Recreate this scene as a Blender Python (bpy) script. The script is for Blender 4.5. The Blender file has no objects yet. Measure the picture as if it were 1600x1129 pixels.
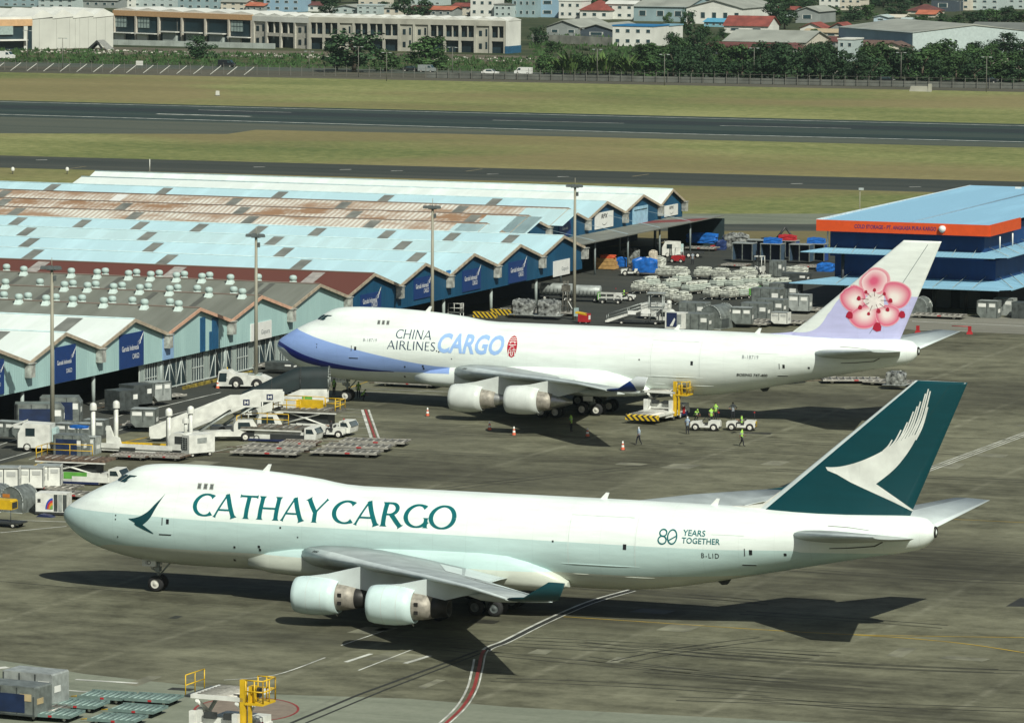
import bpy, bmesh, math, random
from mathutils import Vector, Matrix
R = math.radians
random.seed(7)
scene = bpy.context.scene
C = scene.collection

# ---------------------------------------------------------------- camera
F_PX, CAM_H, PITCH, ROLL = 7587.07, 55.398, 0.102497, 0.006163
cam_d = bpy.data.cameras.new('camera'); cam = bpy.data.objects.new('camera', cam_d); C.objects.link(cam)
cam_d.sensor_width = 36; cam_d.sensor_fit = 'HORIZONTAL'; cam_d.lens = F_PX / 1600 * 36
cam_d.clip_start = 1; cam_d.clip_end = 12000
_f = Vector((0, math.cos(PITCH), -math.sin(PITCH))); _u = Vector((0, math.sin(PITCH), math.cos(PITCH))); _r = Vector((1, 0, 0))
_r2 = _r * math.cos(ROLL) + _u * math.sin(ROLL); _u2 = _u * math.cos(ROLL) - _r * math.sin(ROLL)
cam.matrix_world = Matrix(((_r2.x, _u2.x, -_f.x, 0), (_r2.y, _u2.y, -_f.y, 0), (_r2.z, _u2.z, -_f.z, CAM_H), (0, 0, 0, 1)))
scene.camera = cam
# ---------------------------------------------------------------- sky, sun, exposure
SUN_EL, SUN_AZ = R(43), R(156)          # azimuth from +Y towards +X
w = bpy.data.worlds.new('World'); scene.world = w; w.use_nodes = True
wn = w.node_tree.nodes; wl = w.node_tree.links
sky = wn.new('ShaderNodeTexSky'); sky.sky_type = 'NISHITA'; sky.sun_disc = False
sky.sun_elevation = SUN_EL; sky.sun_rotation = SUN_AZ; sky.dust_density = 2.5; sky.air_density = 1.3
bg = wn['Background']; bg.inputs['Strength'].default_value = 0.05
wl.new(sky.outputs[0], bg.inputs['Color'])
sun_d = bpy.data.lights.new('sun', 'SUN'); sun_d.energy = 5.0; sun_d.angle = R(0.5); sun_d.color = (1.0, 0.985, 0.87)
sun = bpy.data.objects.new('sun', sun_d); C.objects.link(sun); sun.location = (200, -200, 300)
_sd = Vector((math.sin(SUN_AZ) * math.cos(SUN_EL), math.cos(SUN_AZ) * math.cos(SUN_EL), math.sin(SUN_EL)))
sun.rotation_euler = _sd.to_track_quat('Z', 'Y').to_euler()
vs = scene.view_settings; vs.view_transform = 'Standard'; vs.look = 'None'; vs.exposure = 0.0; vs.gamma = 1
scene.render.engine = 'CYCLES'

# ---------------------------------------------------------------- where things stand (survey of the place)
CAMP = Vector((0, 0, CAM_H))
def ray(px, py):
    r = (px - 800) / F_PX; u = (564.5 - py) / F_PX
    return _r2 * r + _u2 * u + _f
def U(px, py, z=0.0):
    d = ray(px, py); t = (z - CAM_H) / d.z
    return CAMP + d * t
AL = R(21); EV = Vector((math.cos(AL), -math.sin(AL))); NV = Vector((math.sin(AL), math.cos(AL)))
def W(e, n, z=0.0):
    return Vector((e * EV.x + n * NV.x, 460 + e * EV.y + n * NV.y, z))
def en(p):
    d = Vector((p[0], p[1] - 460)); return d.dot(EV), d.dot(NV)
def V(px, py, e0):
    d = ray(px, py); t = (e0 + 460 * EV.y) / (d.x * EV.x + d.y * EV.y); X = CAMP + d * t
    return en(X)[1], X.z
RZ = -AL                                   # rotation of things square to the sheds
def at_depth(px, py, Y):
    d = ray(px, py); return CAMP + d * (Y / d.y)

# ---------------------------------------------------------------- materials
MATS = {}
def _nodes(name):
    m = bpy.data.materials.new(name); m.use_nodes = True; nt = m.node_tree
    return m, nt, nt.nodes['Principled BSDF']
def N(nt, t, **kw):
    n = nt.nodes.new(t)
    for k, v in kw.items(): setattr(n, k, v)
    return n
def rgba(c): return (c[0], c[1], c[2], 1)
def mat(name, col, rough=0.6, metal=0.0, var=0.12, scale=1.5, dirt=None, spec=0.5, bump=0.0):
    """plain weathered surface: base colour broken up by two noises"""
    if name in MATS: return MATS[name]
    m, nt, b = _nodes(name)
    tc = N(nt, 'ShaderNodeTexCoord'); n1 = N(nt, 'ShaderNodeTexNoise'); n1.inputs['Scale'].default_value = scale; n1.inputs['Detail'].default_value = 5
    nt.links.new(tc.outputs['Object'], n1.inputs['Vector'])
    rp = N(nt, 'ShaderNodeValToRGB'); rp.color_ramp.elements[0].position = .3; rp.color_ramp.elements[1].position = .72
    d = dirt if dirt else tuple(max(0, c * (1 - 2 * var)) for c in col)
    rp.color_ramp.elements[0].color = rgba(d); rp.color_ramp.elements[1].color = rgba(tuple(min(1, c * (1 + var * .5)) for c in col))
    nt.links.new(n1.outputs['Fac'], rp.inputs['Fac']); nt.links.new(rp.outputs['Color'], b.inputs['Base Color'])
    b.inputs['Roughness'].default_value = rough; b.inputs['Metallic'].default_value = metal; b.inputs['Specular IOR Level'].default_value = spec
    if bump:
        bp = N(nt, 'ShaderNodeBump'); bp.inputs['Strength'].default_value = bump; bp.inputs['Distance'].default_value = .05
        nt.links.new(n1.outputs['Fac'], bp.inputs['Height']); nt.links.new(bp.outputs['Normal'], b.inputs['Normal'])
    MATS[name] = m; return m

def corrugated(name, col, col2, period=.3, dirt_amt=.4, scale=(.08, .6, .6), rough=.6, stripe=0.0, bump=.5):
    """sheet metal: ribs run along local Y, weathering streaked down the ribs"""
    if name in MATS: return MATS[name]
    m, nt, b = _nodes(name); L = nt.links
    tc = N(nt, 'ShaderNodeTexCoord'); mp = N(nt, 'ShaderNodeMapping'); mp.inputs['Scale'].default_value = scale
    L.new(tc.outputs['Object'], mp.inputs['Vector'])
    n1 = N(nt, 'ShaderNodeTexNoise'); n1.inputs['Scale'].default_value = 1; n1.inputs['Detail'].default_value = 7; n1.inputs['Roughness'].default_value = .68
    L.new(mp.outputs[0], n1.inputs['Vector'])
    rp = N(nt, 'ShaderNodeValToRGB'); rp.color_ramp.elements[0].position = .5 - dirt_amt * .35; rp.color_ramp.elements[1].position = .5 + (.2 if not stripe else .06)
    rp.color_ramp.elements[0].color = rgba(col2); rp.color_ramp.elements[1].color = rgba(col)
    L.new(n1.outputs['Fac'], rp.inputs['Fac'])
    out = rp.outputs['Color']
    wv = N(nt, 'ShaderNodeTexWave', wave_type='BANDS', bands_direction='X'); wv.inputs['Scale'].default_value = 1 / period * .314
    L.new(tc.outputs['Object'], wv.inputs['Vector'])
    if stripe:
        mx = N(nt, 'ShaderNodeMix', data_type='RGBA'); mx.inputs['Factor'].default_value = 1
        wv2 = N(nt, 'ShaderNodeTexWave', wave_type='BANDS', bands_direction='X'); wv2.inputs['Scale'].default_value = .314 / stripe; wv2.inputs['Distortion'].default_value = 2.2; wv2.inputs['Detail'].default_value = 4; wv2.inputs['Detail Scale'].default_value = .3
        L.new(tc.outputs['Object'], wv2.inputs['Vector'])
        r2 = N(nt, 'ShaderNodeValToRGB'); r2.color_ramp.elements[0].position = .35; r2.color_ramp.elements[1].position = .62; r2.color_ramp.elements[0].color = (.42, .42, .42, 1)
        L.new(wv2.outputs['Fac'], r2.inputs['Fac']); L.new(r2.outputs['Color'], mx.inputs['Factor'])
        mx.inputs[6].default_value = rgba(tuple(c * 1.05 for c in col2)); L.new(out, mx.inputs[7]); out = mx.outputs[2]
    L.new(out, b.inputs['Base Color']); b.inputs['Roughness'].default_value = rough; b.inputs['Specular IOR Level'].default_value = .3
    bp = N(nt, 'ShaderNodeBump'); bp.inputs['Strength'].default_value = bump; bp.inputs['Distance'].default_value = .03
    L.new(wv.outputs['Fac'], bp.inputs['Height']); L.new(bp.outputs['Normal'], b.inputs['Normal'])
    MATS[name] = m; return m

# ---------------------------------------------------------------- mesh helpers
class MB:
    def __init__(s): s.v = []; s.f = []; s.m = []; s.sm = []; s.mats = []
    def mi(s, m):
        if m not in s.mats: s.mats.append(m)
        return s.mats.index(m)
    def face(s, idx, m, smooth=False): s.f.append(tuple(idx)); s.m.append(s.mi(m)); s.sm.append(smooth)
    def poly(s, pts, m, smooth=False):
        k = len(s.v); s.v += [tuple(p) for p in pts]; s.face(range(k, k + len(pts)), m, smooth); return s
    def box(s, c, d, m, rz=0.0, top=1.0, topy=None):
        """box centred on c (x,y), standing on c.z; d = sizes; top scales the upper face"""
        k = len(s.v); cx, cy, cz = c; dx, dy, dz = d; topy = top if topy is None else topy
        ca, sa = math.cos(rz), math.sin(rz)
        for z, tx, ty in ((0, 1, 1), (dz, top, topy)):
            for a, b in ((-1, -1), (1, -1), (1, 1), (-1, 1)):
                x = a * dx / 2 * tx; y = b * dy / 2 * ty
                s.v.append((cx + x * ca - y * sa, cy + x * sa + y * ca, cz + z))
        for q in ((3, 2, 1, 0), (4, 5, 6, 7), (0, 1, 5, 4), (1, 2, 6, 5), (2, 3, 7, 6), (3, 0, 4, 7)): s.face([k + i for i in q], m)
        return s
    def prism(s, pts, a, b, m, axis='y', cap=None):
        """2-D outline extruded from a to b along axis; pts are (x,z) for y, (y,z) for x, (x,y) for z"""
        k = len(s.v); n = len(pts)
        fn = {'y': lambda p, t: (p[0], t, p[1]), 'x': lambda p, t: (t, p[0], p[1]), 'z': lambda p, t: (p[0], p[1], t)}[axis]
        for t in (a, b): s.v += [fn(p, t) for p in pts]
        s.face(range(k, k + n), cap or m); s.face(range(k + 2 * n - 1, k + n - 1, -1), cap or m)
        for i in range(n):
            j = (i + 1) % n; s.face((k + i, k + n + i, k + n + j, k + j), m)
        return s
    def tube(s, p0, p1, r0, m, r1=None, n=8, caps=True, smooth=True):
        p0, p1 = Vector(p0), Vector(p1); r1 = r0 if r1 is None else r1
        d = (p1 - p0).normalized(); a = d.orthogonal().normalized(); b = d.cross(a)
        k = len(s.v)
        for p, r in ((p0, r0), (p1, r1)):
            for i in range(n):
                t = 2 * math.pi * i / n; s.v.append(tuple(p + (a * math.cos(t) + b * math.sin(t)) * r))
        for i in range(n):
            j = (i + 1) % n; s.face((k + i, k + j, k + n + j, k + n + i), m, smooth)
        if caps: s.face(range(k + n - 1, k - 1, -1), m); s.face(range(k + n, k + 2 * n), m)
        return s
    def lathe(s, prof, m, c=(0, 0, 0), axis='z', n=16, smooth=True, sc=(1, 1), mfn=None):
        """profile of (r, t); t runs along axis"""
        k = len(s.v); c = Vector(c)
        for r, t in prof:
            for i in range(n):
                a = 2 * math.pi * i / n; x, y = r * math.cos(a) * sc[0], r * math.sin(a) * sc[1]
                s.v.append(tuple(c + Vector({'z': (x, y, t), 'x': (t, x, y), 'y': (x, t, y)}[axis])))
        for j in range(len(prof) - 1):
            for i in range(n):
                i2 = (i + 1) % n
                s.face((k + j * n + i, k + j * n + i2, k + (j + 1) * n + i2, k + (j + 1) * n + i), mfn(j) if mfn else m, smooth)
        return s
    def loft(s, rings, m, closed=True, smooth=True, caps=True, mfn=None):
        k = len(s.v); n = len(rings[0])
        for r in rings: s.v += [tuple(p) for p in r]
        for j in range(len(rings) - 1):
            for i in range(n if closed else n - 1):
                i2 = (i + 1) % n
                s.face((k + j * n + i, k + j * n + i2, k + (j + 1) * n + i2, k + (j + 1) * n + i), mfn(j, i) if mfn else m, smooth)
        if caps and closed:
            s.face(range(k + n - 1, k - 1, -1), mfn(0, 0) if mfn else m); e = k + (len(rings) - 1) * n; s.face(range(e, e + n), mfn(0, 0) if mfn else m)
        return s
    def wheel(s, c, r, wd, tyre, rim, axis='y', n=16):
        h = wd / 2
        s.lathe([(r * .55, -h), (r * .86, -h), (r, -h * .55), (r, h * .55), (r * .86, h), (r * .55, h)], tyre, c, axis, n)
        for sg in (-1, 1):
            s.lathe([(r * .56, h * .85 * sg), (r * .3, h * .6 * sg), (r * .2, h * .95 * sg), (0.001, h * .95 * sg)], rim, c, axis, n)
        return s
    def mesh(s, name):
        me = bpy.data.meshes.new(name); me.from_pydata(s.v, [], s.f)
        for m in s.mats: me.materials.append(m)
        me.polygons.foreach_set('material_index', s.m); me.polygons.foreach_set('use_smooth', s.sm)
        me.update(); return me
    def build(s, name, parent=None, loc=(0, 0, 0), rz=0.0, fix=True):
        me = s.mesh(name)
        if fix:
            bm = bmesh.new(); bm.from_mesh(me); bmesh.ops.recalc_face_normals(bm, faces=bm.faces); bm.to_mesh(me); bm.free()
        o = bpy.data.objects.new(name, me); C.objects.link(o); o.parent = parent; o.location = loc; o.rotation_euler = (0, 0, rz); return o
def tag(o, label=None, cat=None, group=None, kind=None):
    if label: o['label'] = label
    if cat: o['category'] = cat
    if group: o['group'] = group
    if kind: o['kind'] = kind
    return o
def thing(name, label, cat, loc=(0, 0, 0), rz=0.0, group=None):
    o = bpy.data.objects.new(name, None); C.objects.link(o); o.location = loc; o.rotation_euler = (0, 0, rz); o.empty_display_size = .5
    return tag(o, label, cat, group)
def dup(o, loc, rz, label, group=None, parent=None, scale=None):
    c = o.copy(); C.objects.link(c); c.parent = parent
    if parent is None:
        c.location = loc; c.rotation_euler = (0, 0, rz)
        if label: c['label'] = label
        if group: c['group'] = group
        if scale: c.scale = scale
    for ch in list(o.children): dup(ch, None, None, None, None, c)
    return c
_TX = {}
def glyphs(text, bold=0.0, shear=0.0, spacing=1.0):
    """outline of a line of lettering as 2-D vertices and faces, unit height capitals, left aligned"""
    key = (text, bold, shear, spacing)
    if key in _TX: return _TX[key]
    cu = bpy.data.curves.new('lettering', 'FONT'); cu.body = text; cu.size = 1; cu.offset = bold; cu.shear = shear; cu.space_character = spacing; cu.resolution_u = 3
    ob = bpy.data.objects.new('lettering', cu); C.objects.link(ob)
    dg = bpy.context.evaluated_depsgraph_get(); me = bpy.data.meshes.new_from_object(ob.evaluated_get(dg))
    vs_ = [(v.co.x / .69, v.co.y / .69) for v in me.vertices]; fs = [tuple(p.vertices) for p in me.polygons]
    bpy.data.objects.remove(ob); bpy.data.curves.remove(cu); bpy.data.meshes.remove(me)
    x0 = min(v[0] for v in vs_); vs_ = [(x - x0, y) for x, y in vs_]
    _TX[key] = (vs_, fs); return _TX[key]
def lettering(text, fn, width, height, m, name='lettering', parent=None, bold=0.0, shear=0.0, spacing=1.0, cut=None, split=False):
    """lettering fitted into width x height, mapped to 3-D by fn(u,v)"""
    vs_, fs = glyphs(text, bold, shear, spacing); wmax = max(v[0] for v in vs_)
    pts = [(x / wmax * width, y * height) for x, y in vs_]
    b = MB()
    if cut:
        bm = bmesh.new(); vv = [bm.verts.new((x, y, 0)) for x, y in pts]
        for f in fs:
            try: bm.faces.new([vv[i] for i in f])
            except ValueError: pass
        z = -.3
        while z < height * 1.1:
            bmesh.ops.bisect_plane(bm, geom=bm.verts[:] + bm.edges[:] + bm.faces[:], plane_co=(0, z, 0), plane_no=(0, 1, 0)); z += cut
        bm.verts.index_update(); pts = [(v.co.x, v.co.y) for v in bm.verts]; fs = [tuple(v.index for v in f.verts) for f in bm.faces]; bm.free()
    if split:
        par = list(range(len(pts)))
        def root(i):
            while par[i] != i: i = par[i]
            return i
        for f in fs:
            for i in f[1:]: par[root(i)] = root(f[0])
        gr = {}
        for f in fs: gr.setdefault(root(f[0]), []).append(f)
        for g in gr.values():
            ids = sorted({i for f in g for i in f}); b = MB(); b.v = [tuple(fn(*pts[i])) for i in ids]
            for f in g: b.face([ids.index(i) for i in f], m)
            o = b.build('letter', parent, fix=False)
        return o
    b.v = [tuple(fn(x, y)) for x, y in pts]
    for f in fs: b.face(f, m)
    return b.build(name, parent, fix=False)
def interp(x, tab):
    if x <= tab[0][0]: return tab[0][1]
    for (a, b), (c, d) in zip(tab, tab[1:]):
        if x <= c: return b + (d - b) * (x - a) / (c - a)
    return tab[-1][1]
def smooth_interp(x, tab):
    """monotone-ish cubic through a table"""
    n = len(tab)
    if x <= tab[0][0]: return tab[0][1]
    if x >= tab[-1][0]: return tab[-1][1]
    for i in range(n - 1):
        if x <= tab[i + 1][0]:
            x0, y0 = tab[i]; x1, y1 = tab[i + 1]; h = x1 - x0; s = (y1 - y0) / h
            def sl(j):
                if j <= 0: return (tab[1][1] - tab[0][1]) / (tab[1][0] - tab[0][0])
                if j >= n - 1: return (tab[-1][1] - tab[-2][1]) / (tab[-1][0] - tab[-2][0])
                a = (tab[j][1] - tab[j - 1][1]) / (tab[j][0] - tab[j - 1][0]); b = (tab[j + 1][1] - tab[j][1]) / (tab[j + 1][0] - tab[j][0])
                return 0 if a * b <= 0 else 2 * a * b / (a + b)
            m0, m1 = sl(i), sl(i + 1); t = (x - x0) / h
            return y0 * (1 + 2 * t) * (1 - t) ** 2 + h * m0 * t * (1 - t) ** 2 + y1 * t * t * (3 - 2 * t) + h * m1 * t * t * (t - 1)
# ================================================================= the ground
def ground_mat(name, c_dark, c_mid, c_lite, joints=0.0, s_big=.02, s_streak=(.03, .35), fine=1.2, streak_amt=.5, joint_col=None, rough=.85, patch=None, lo=.40, hi=.62, fine_amt=.26, jk=1.0, stains=()):
    m, nt, b = _nodes(name); L = nt.links
    tc = N(nt, 'ShaderNodeTexCoord'); mp = N(nt, 'ShaderNodeMapping'); mp.inputs['Rotation'].default_value = (0, 0, AL)
    L.new(tc.outputs['Object'], mp.inputs['Vector'])
    def noise(scale, vec, det=6, rg=.6):
        n = N(nt, 'ShaderNodeTexNoise'); n.inputs['Scale'].default_value = scale; n.inputs['Detail'].default_value = det; n.inputs['Roughness'].default_value = rg
        L.new(vec, n.inputs['Vector']); return n.outputs['Fac']
    st = N(nt, 'ShaderNodeMapping'); st.inputs['Scale'].default_value = (s_streak[0], s_streak[1], 1); L.new(mp.outputs[0], st.inputs['Vector'])
    big = noise(s_big, mp.outputs[0], 5, .55); stk = noise(1, st.outputs[0], 6, .65); fin = noise(fine, mp.outputs[0], 8, .76)
    def mix(f, a, c):
        x = N(nt, 'ShaderNodeMix', data_type='FLOAT')
        for i, s in ((0, f), (2, a), (3, c)):
            if hasattr(s, 'links'): L.new(s, x.inputs[i])
            else: x.inputs[i].default_value = s
        return x.outputs[0]
    v = mix(streak_amt, big, stk); v = mix(fine_amt, v, fin)
    rp = N(nt, 'ShaderNodeValToRGB'); cr = rp.color_ramp; cr.elements[0].position = lo; cr.elements[1].position = hi
    cr.elements[0].color = rgba(c_dark); cr.elements[1].color = rgba(c_lite); e = cr.elements.new(.5); e.color = rgba(c_mid)
    L.new(v, rp.inputs['Fac']); col = rp.outputs['Color']
    def cmix(f, a, c):
        x = N(nt, 'ShaderNodeMix', data_type='RGBA'); L.new(f, x.inputs[0]); L.new(a, x.inputs[6])
        if hasattr(c, 'links'): L.new(c, x.inputs[7])
        else: x.inputs[7].default_value = rgba(c)
        return x.outputs[2]
    def math_(op, a, c=None):
        x = N(nt, 'ShaderNodeMath', operation=op)
        for i, s in ((0, a), (1, c)):
            if s is None: continue
            if hasattr(s, 'links'): L.new(s, x.inputs[i])
            else: x.inputs[i].default_value = s
        return x.outputs[0]
    if joints:
        sx = N(nt, 'ShaderNodeSeparateXYZ'); L.new(mp.outputs[0], sx.inputs[0])
        brk = noise(.012, mp.outputs[0], 3, .5); fin2 = noise(.35, mp.outputs[0], 6, .7)
        for ax, per, wdt, k in ((0, joints, .022, .55), (1, joints * .8, .018, .28)):
            fr = math_('FRACT', math_('DIVIDE', math_('ADD', sx.outputs[ax], math_('MULTIPLY', brk, 6.0)), per))
            d = math_('ABSOLUTE', math_('SUBTRACT', fr, .5))
            sf = N(nt, 'ShaderNodeMapRange'); sf.inputs[1].default_value = wdt * 1.6; sf.inputs[2].default_value = 0; sf.inputs[3].default_value = 0; sf.inputs[4].default_value = 1; L.new(d, sf.inputs[0])
            s2 = N(nt, 'ShaderNodeMapRange'); s2.inputs[1].default_value = .40; s2.inputs[2].default_value = .68; L.new(fin2, s2.inputs[0])
            f = math_('MULTIPLY', math_('MULTIPLY', sf.outputs[0], k * jk), s2.outputs[0])
            col = cmix(f, col, joint_col or tuple(c * 1.5 for c in c_lite))
    if patch:
        pn = noise(patch[0], mp.outputs[0], 3, .5); r2 = N(nt, 'ShaderNodeValToRGB'); r2.color_ramp.elements[0].position = patch[1]; r2.color_ramp.elements[1].position = patch[1] + .1
        L.new(pn, r2.inputs['Fac'])
        pm = N(nt, 'ShaderNodeMapping'); pm.inputs['Scale'].default_value = (.06, .9, 1); pm.inputs['Rotation'].default_value = (0, 0, .06); L.new(mp.outputs[0], pm.inputs['Vector'])
        pn2 = noise(1, pm.outputs[0], 5, .7)
        f = math_('MULTIPLY', r2.outputs['Color'], math_('MULTIPLY', pn2, 1.15)); col = cmix(f, col, patch[2])
    if stains:
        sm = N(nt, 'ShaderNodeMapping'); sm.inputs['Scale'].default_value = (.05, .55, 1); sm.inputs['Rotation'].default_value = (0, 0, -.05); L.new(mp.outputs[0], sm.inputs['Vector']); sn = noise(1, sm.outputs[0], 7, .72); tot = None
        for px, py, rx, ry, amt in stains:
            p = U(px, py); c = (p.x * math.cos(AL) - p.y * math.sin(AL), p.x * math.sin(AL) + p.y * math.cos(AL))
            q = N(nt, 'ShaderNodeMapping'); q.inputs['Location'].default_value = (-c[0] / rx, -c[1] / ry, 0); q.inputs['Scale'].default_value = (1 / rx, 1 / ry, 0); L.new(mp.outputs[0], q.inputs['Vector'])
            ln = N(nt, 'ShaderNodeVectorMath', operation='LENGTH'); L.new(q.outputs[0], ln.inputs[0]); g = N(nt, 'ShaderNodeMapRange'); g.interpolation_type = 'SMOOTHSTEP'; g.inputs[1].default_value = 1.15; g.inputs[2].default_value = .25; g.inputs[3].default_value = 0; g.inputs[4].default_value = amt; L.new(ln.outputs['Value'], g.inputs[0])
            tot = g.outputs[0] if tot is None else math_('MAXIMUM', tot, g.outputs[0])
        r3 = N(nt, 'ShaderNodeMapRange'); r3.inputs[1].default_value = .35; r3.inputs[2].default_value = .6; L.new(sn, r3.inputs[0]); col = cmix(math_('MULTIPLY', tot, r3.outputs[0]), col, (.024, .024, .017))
    L.new(col, b.inputs['Base Color']); b.inputs['Roughness'].default_value = rough; b.inputs['Specular IOR Level'].default_value = .2
    bp = N(nt, 'ShaderNodeBump'); bp.inputs['Strength'].default_value = .25; bp.inputs['Distance'].default_value = .04; L.new(fin, bp.inputs['Height']); L.new(bp.outputs['Normal'], b.inputs['Normal'])
    MATS[name] = m; return m
grass_m = ground_mat('grass_ground', (.095, .125, .040), (.165, .182, .064), (.26, .265, .11), s_big=.012, s_streak=(.007, .03), fine=.4, streak_amt=.55, patch=(.008, .48, (.205, .155, .08)), fine_amt=.5, lo=.42, hi=.59)
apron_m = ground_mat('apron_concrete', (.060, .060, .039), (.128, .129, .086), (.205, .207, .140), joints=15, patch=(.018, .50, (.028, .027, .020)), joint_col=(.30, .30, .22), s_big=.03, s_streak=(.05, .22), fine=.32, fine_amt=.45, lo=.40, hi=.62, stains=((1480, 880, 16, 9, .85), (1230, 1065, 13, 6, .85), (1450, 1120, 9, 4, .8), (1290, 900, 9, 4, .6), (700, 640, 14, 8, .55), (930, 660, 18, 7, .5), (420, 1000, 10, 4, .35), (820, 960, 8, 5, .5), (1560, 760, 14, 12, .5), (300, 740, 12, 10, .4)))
pale_m = ground_mat('pale_concrete', (.13, .15, .112), (.185, .205, .155), (.25, .27, .21), joints=9, joint_col=(.12, .125, .10))
asphalt_m = ground_mat('asphalt_surface', (.030, .034, .030), (.042, .046, .040), (.062, .064, .054), s_streak=(.02, .2))
runway_m = ground_mat('runway_asphalt', (.018, .034, .033), (.030, .048, .044), (.050, .066, .054), s_streak=(.0015, .12), streak_amt=.85)
taxi_m = ground_mat('taxiway_asphalt', (.032, .040, .036), (.050, .058, .05), (.075, .08, .066), s_streak=(.002, .10), streak_amt=.8)
old_m = ground_mat('old_asphalt', (.055, .068, .055), (.075, .088, .07), (.10, .105, .078), s_streak=(.003, .1), streak_amt=.8)
earth_m = ground_mat('bare_earth', (.07, .065, .045), (.11, .10, .07), (.17, .155, .115), s_big=.03, s_streak=(.02, .08))
white_m = mat('marking_white', (.62, .64, .58), .7, var=.3, scale=.5)
yellow_m = mat('marking_yellow', (.50, .34, .03), .7, var=.25, scale=.5)
red_m = mat('marking_red', (.28, .035, .03), .7, var=.2, scale=.5)
tar_m = mat('joint_tar', (.02, .022, .018), .8)
def sheet(name, pts, z, m, parent=None):
    o = MB().poly([(p[0], p[1], z) for p in pts], m).build(name, parent)
    if o.data.polygons[0].normal.z < 0: o.data.flip_normals()
    return tag(o, kind='structure') if parent is None else o
sheet('ground', [(-6000, -800), (6000, -800), (6000, 9000), (-6000, 9000)], 0.0, grass_m)
def strip(name, far, near, z, m, ext=400):
    """band of ground between two sight lines, each given by two points seen on it"""
    q = []
    for a, b in (far, near):
        A, B = U(*a), U(*b); d = (B - A).normalized(); q += [(A - d * ext), (B + d * ext)]
    return sheet(name, [q[0], q[1], q[3], q[2]], z, m)
strip('runway', ((0, 157), (1600, 194)), ((0, 182), (1600, 224)), .008, runway_m)
sheet('runway_shoulder', [U(-300, 174), U(0, 182), U(1600, 224), U(1800, 229), U(1800, 236), U(1600, 231), U(700, 209), U(400, 203), U(355, 209.5), U(0, 208.5), U(-300, 204)], .004, old_m)
strip('taxiway', ((0, 243), (1600, 284)), ((0, 262), (1600, 304)), .008, taxi_m)
sheet('apron', [W(-500, -500), W(400, -500), W(400, 226), W(-20, 226), W(-20, 150), W(-500, 150)], .006, apron_m)
sheet('service_yard', [W(-400, -300), W(-38, -300), W(-38, 62), W(-33, 100), W(-18, 128), W(-18, 146), W(-12, 236), W(-400, 236)], .010, asphalt_m)
sheet('taxilane', [U(1010, 334), U(1420, 334), U(1420, 350), U(1010, 350)], .010, pale_m)
sheet('taxilane_shoulder', [U(1010, 350), U(1420, 350), U(1420, 361), U(1010, 361)], .010, taxi_m)
sheet('dry_verge', [U(900, 361), U(1500, 361), U(1500, 380), U(900, 386)], .012, ground_mat('dry_grass', (.11, .10, .045), (.16, .135, .065), (.22, .175, .09), s_streak=(.02, .1)))
sheet('foreground_slab', [U(-60, 1022), U(60, 1040), U(130, 1052), U(420, 1084), U(640, 1091), U(800, 1104), U(1290, 1129), U(1500, 1200), U(-100, 1200)], .010, pale_m)
sheet('stand_kerbside', [W(-18, 128), W(60, 128), W(60, 148), W(-18, 148)], .014, ground_mat('stand_concrete', (.13, .135, .11), (.17, .17, .14), (.22, .22, .185)))
# ---------------------------------------------------------------- painted lines
def line(name, pts, wd, m, z=.018, closed=False):
    P = [U(*p) if len(p) == 2 else Vector(p) for p in pts]; b = MB(); l, r = [], []
    for i, p in enumerate(P):
        a = P[max(i - 1, 0)]; c = P[min(i + 1, len(P) - 1)]; d = (c - a).normalized(); n = Vector((-d.y, d.x, 0)) * wd / 2
        l.append(p + n); r.append(p - n)
    for i in range(len(P) - 1): b.poly([(q.x, q.y, z) for q in (l[i], r[i], r[i + 1], l[i + 1])], m)
    o = b.build(name); return tag(o, kind='structure')
def spl(pts, k=6):
    out = []
    for i in range(len(pts) - 1):
        p0, p1, p2, p3 = pts[max(i - 1, 0)], pts[i], pts[i + 1], pts[min(i + 2, len(pts) - 1)]
        for j in range(k):
            t = j / k
            out.append(tuple(.5 * (2 * b + (c - a) * t + (2 * a - 5 * b + 4 * c - d) * t * t + (3 * b - a - 3 * c + d) * t ** 3) for a, b, c, d in zip(p0, p1, p2, p3)))
    return out + [tuple(pts[-1])]
line('runway_edge_line', [(-300, 152), (1900, 204)], .9, white_m)
line('runway_side_line', [(-300, 170.5), (540, 194), (1070, 209.5), (1900, 229)], 1.1, white_m)
line('runway_centre_dash', [(245, 178.2), (392, 182.2)], 1.6, white_m, z=.022)
line('runway_centre_dash', [(310, 172), (455, 176)], .6, white_m, z=.022)
line('runway_centre_dash', [(770, 188), (975, 193)], .6, white_m, z=.022)
line('runway_centre_dash', [(1125, 196.5), (1330, 201)], .6, white_m, z=.022)
line('runway_rubber', [(-200, 161.5), (1800, 210)], 14, mat('tyre_rubber', (.010, .020, .021), .8), z=.014)
for x, y in ((65, 250), (405, 261), (540, 265), (620, 267), (770, 272), (880, 276), (1245, 287), (1430, 292)):
    line('taxiway_dash', [(x - 9, y + .2), (x + 9, y - .1)], .7, white_m)
for x, y in ((120, 262), (855, 285), (1000, 274), (740, 266)):
    line('taxiway_chevron', [(x - 12, y + 1.8), (x + 14, y - 1.8)], .35, mat('marking_faded_yellow', (.36, .31, .16), .7, var=.3))
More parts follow.
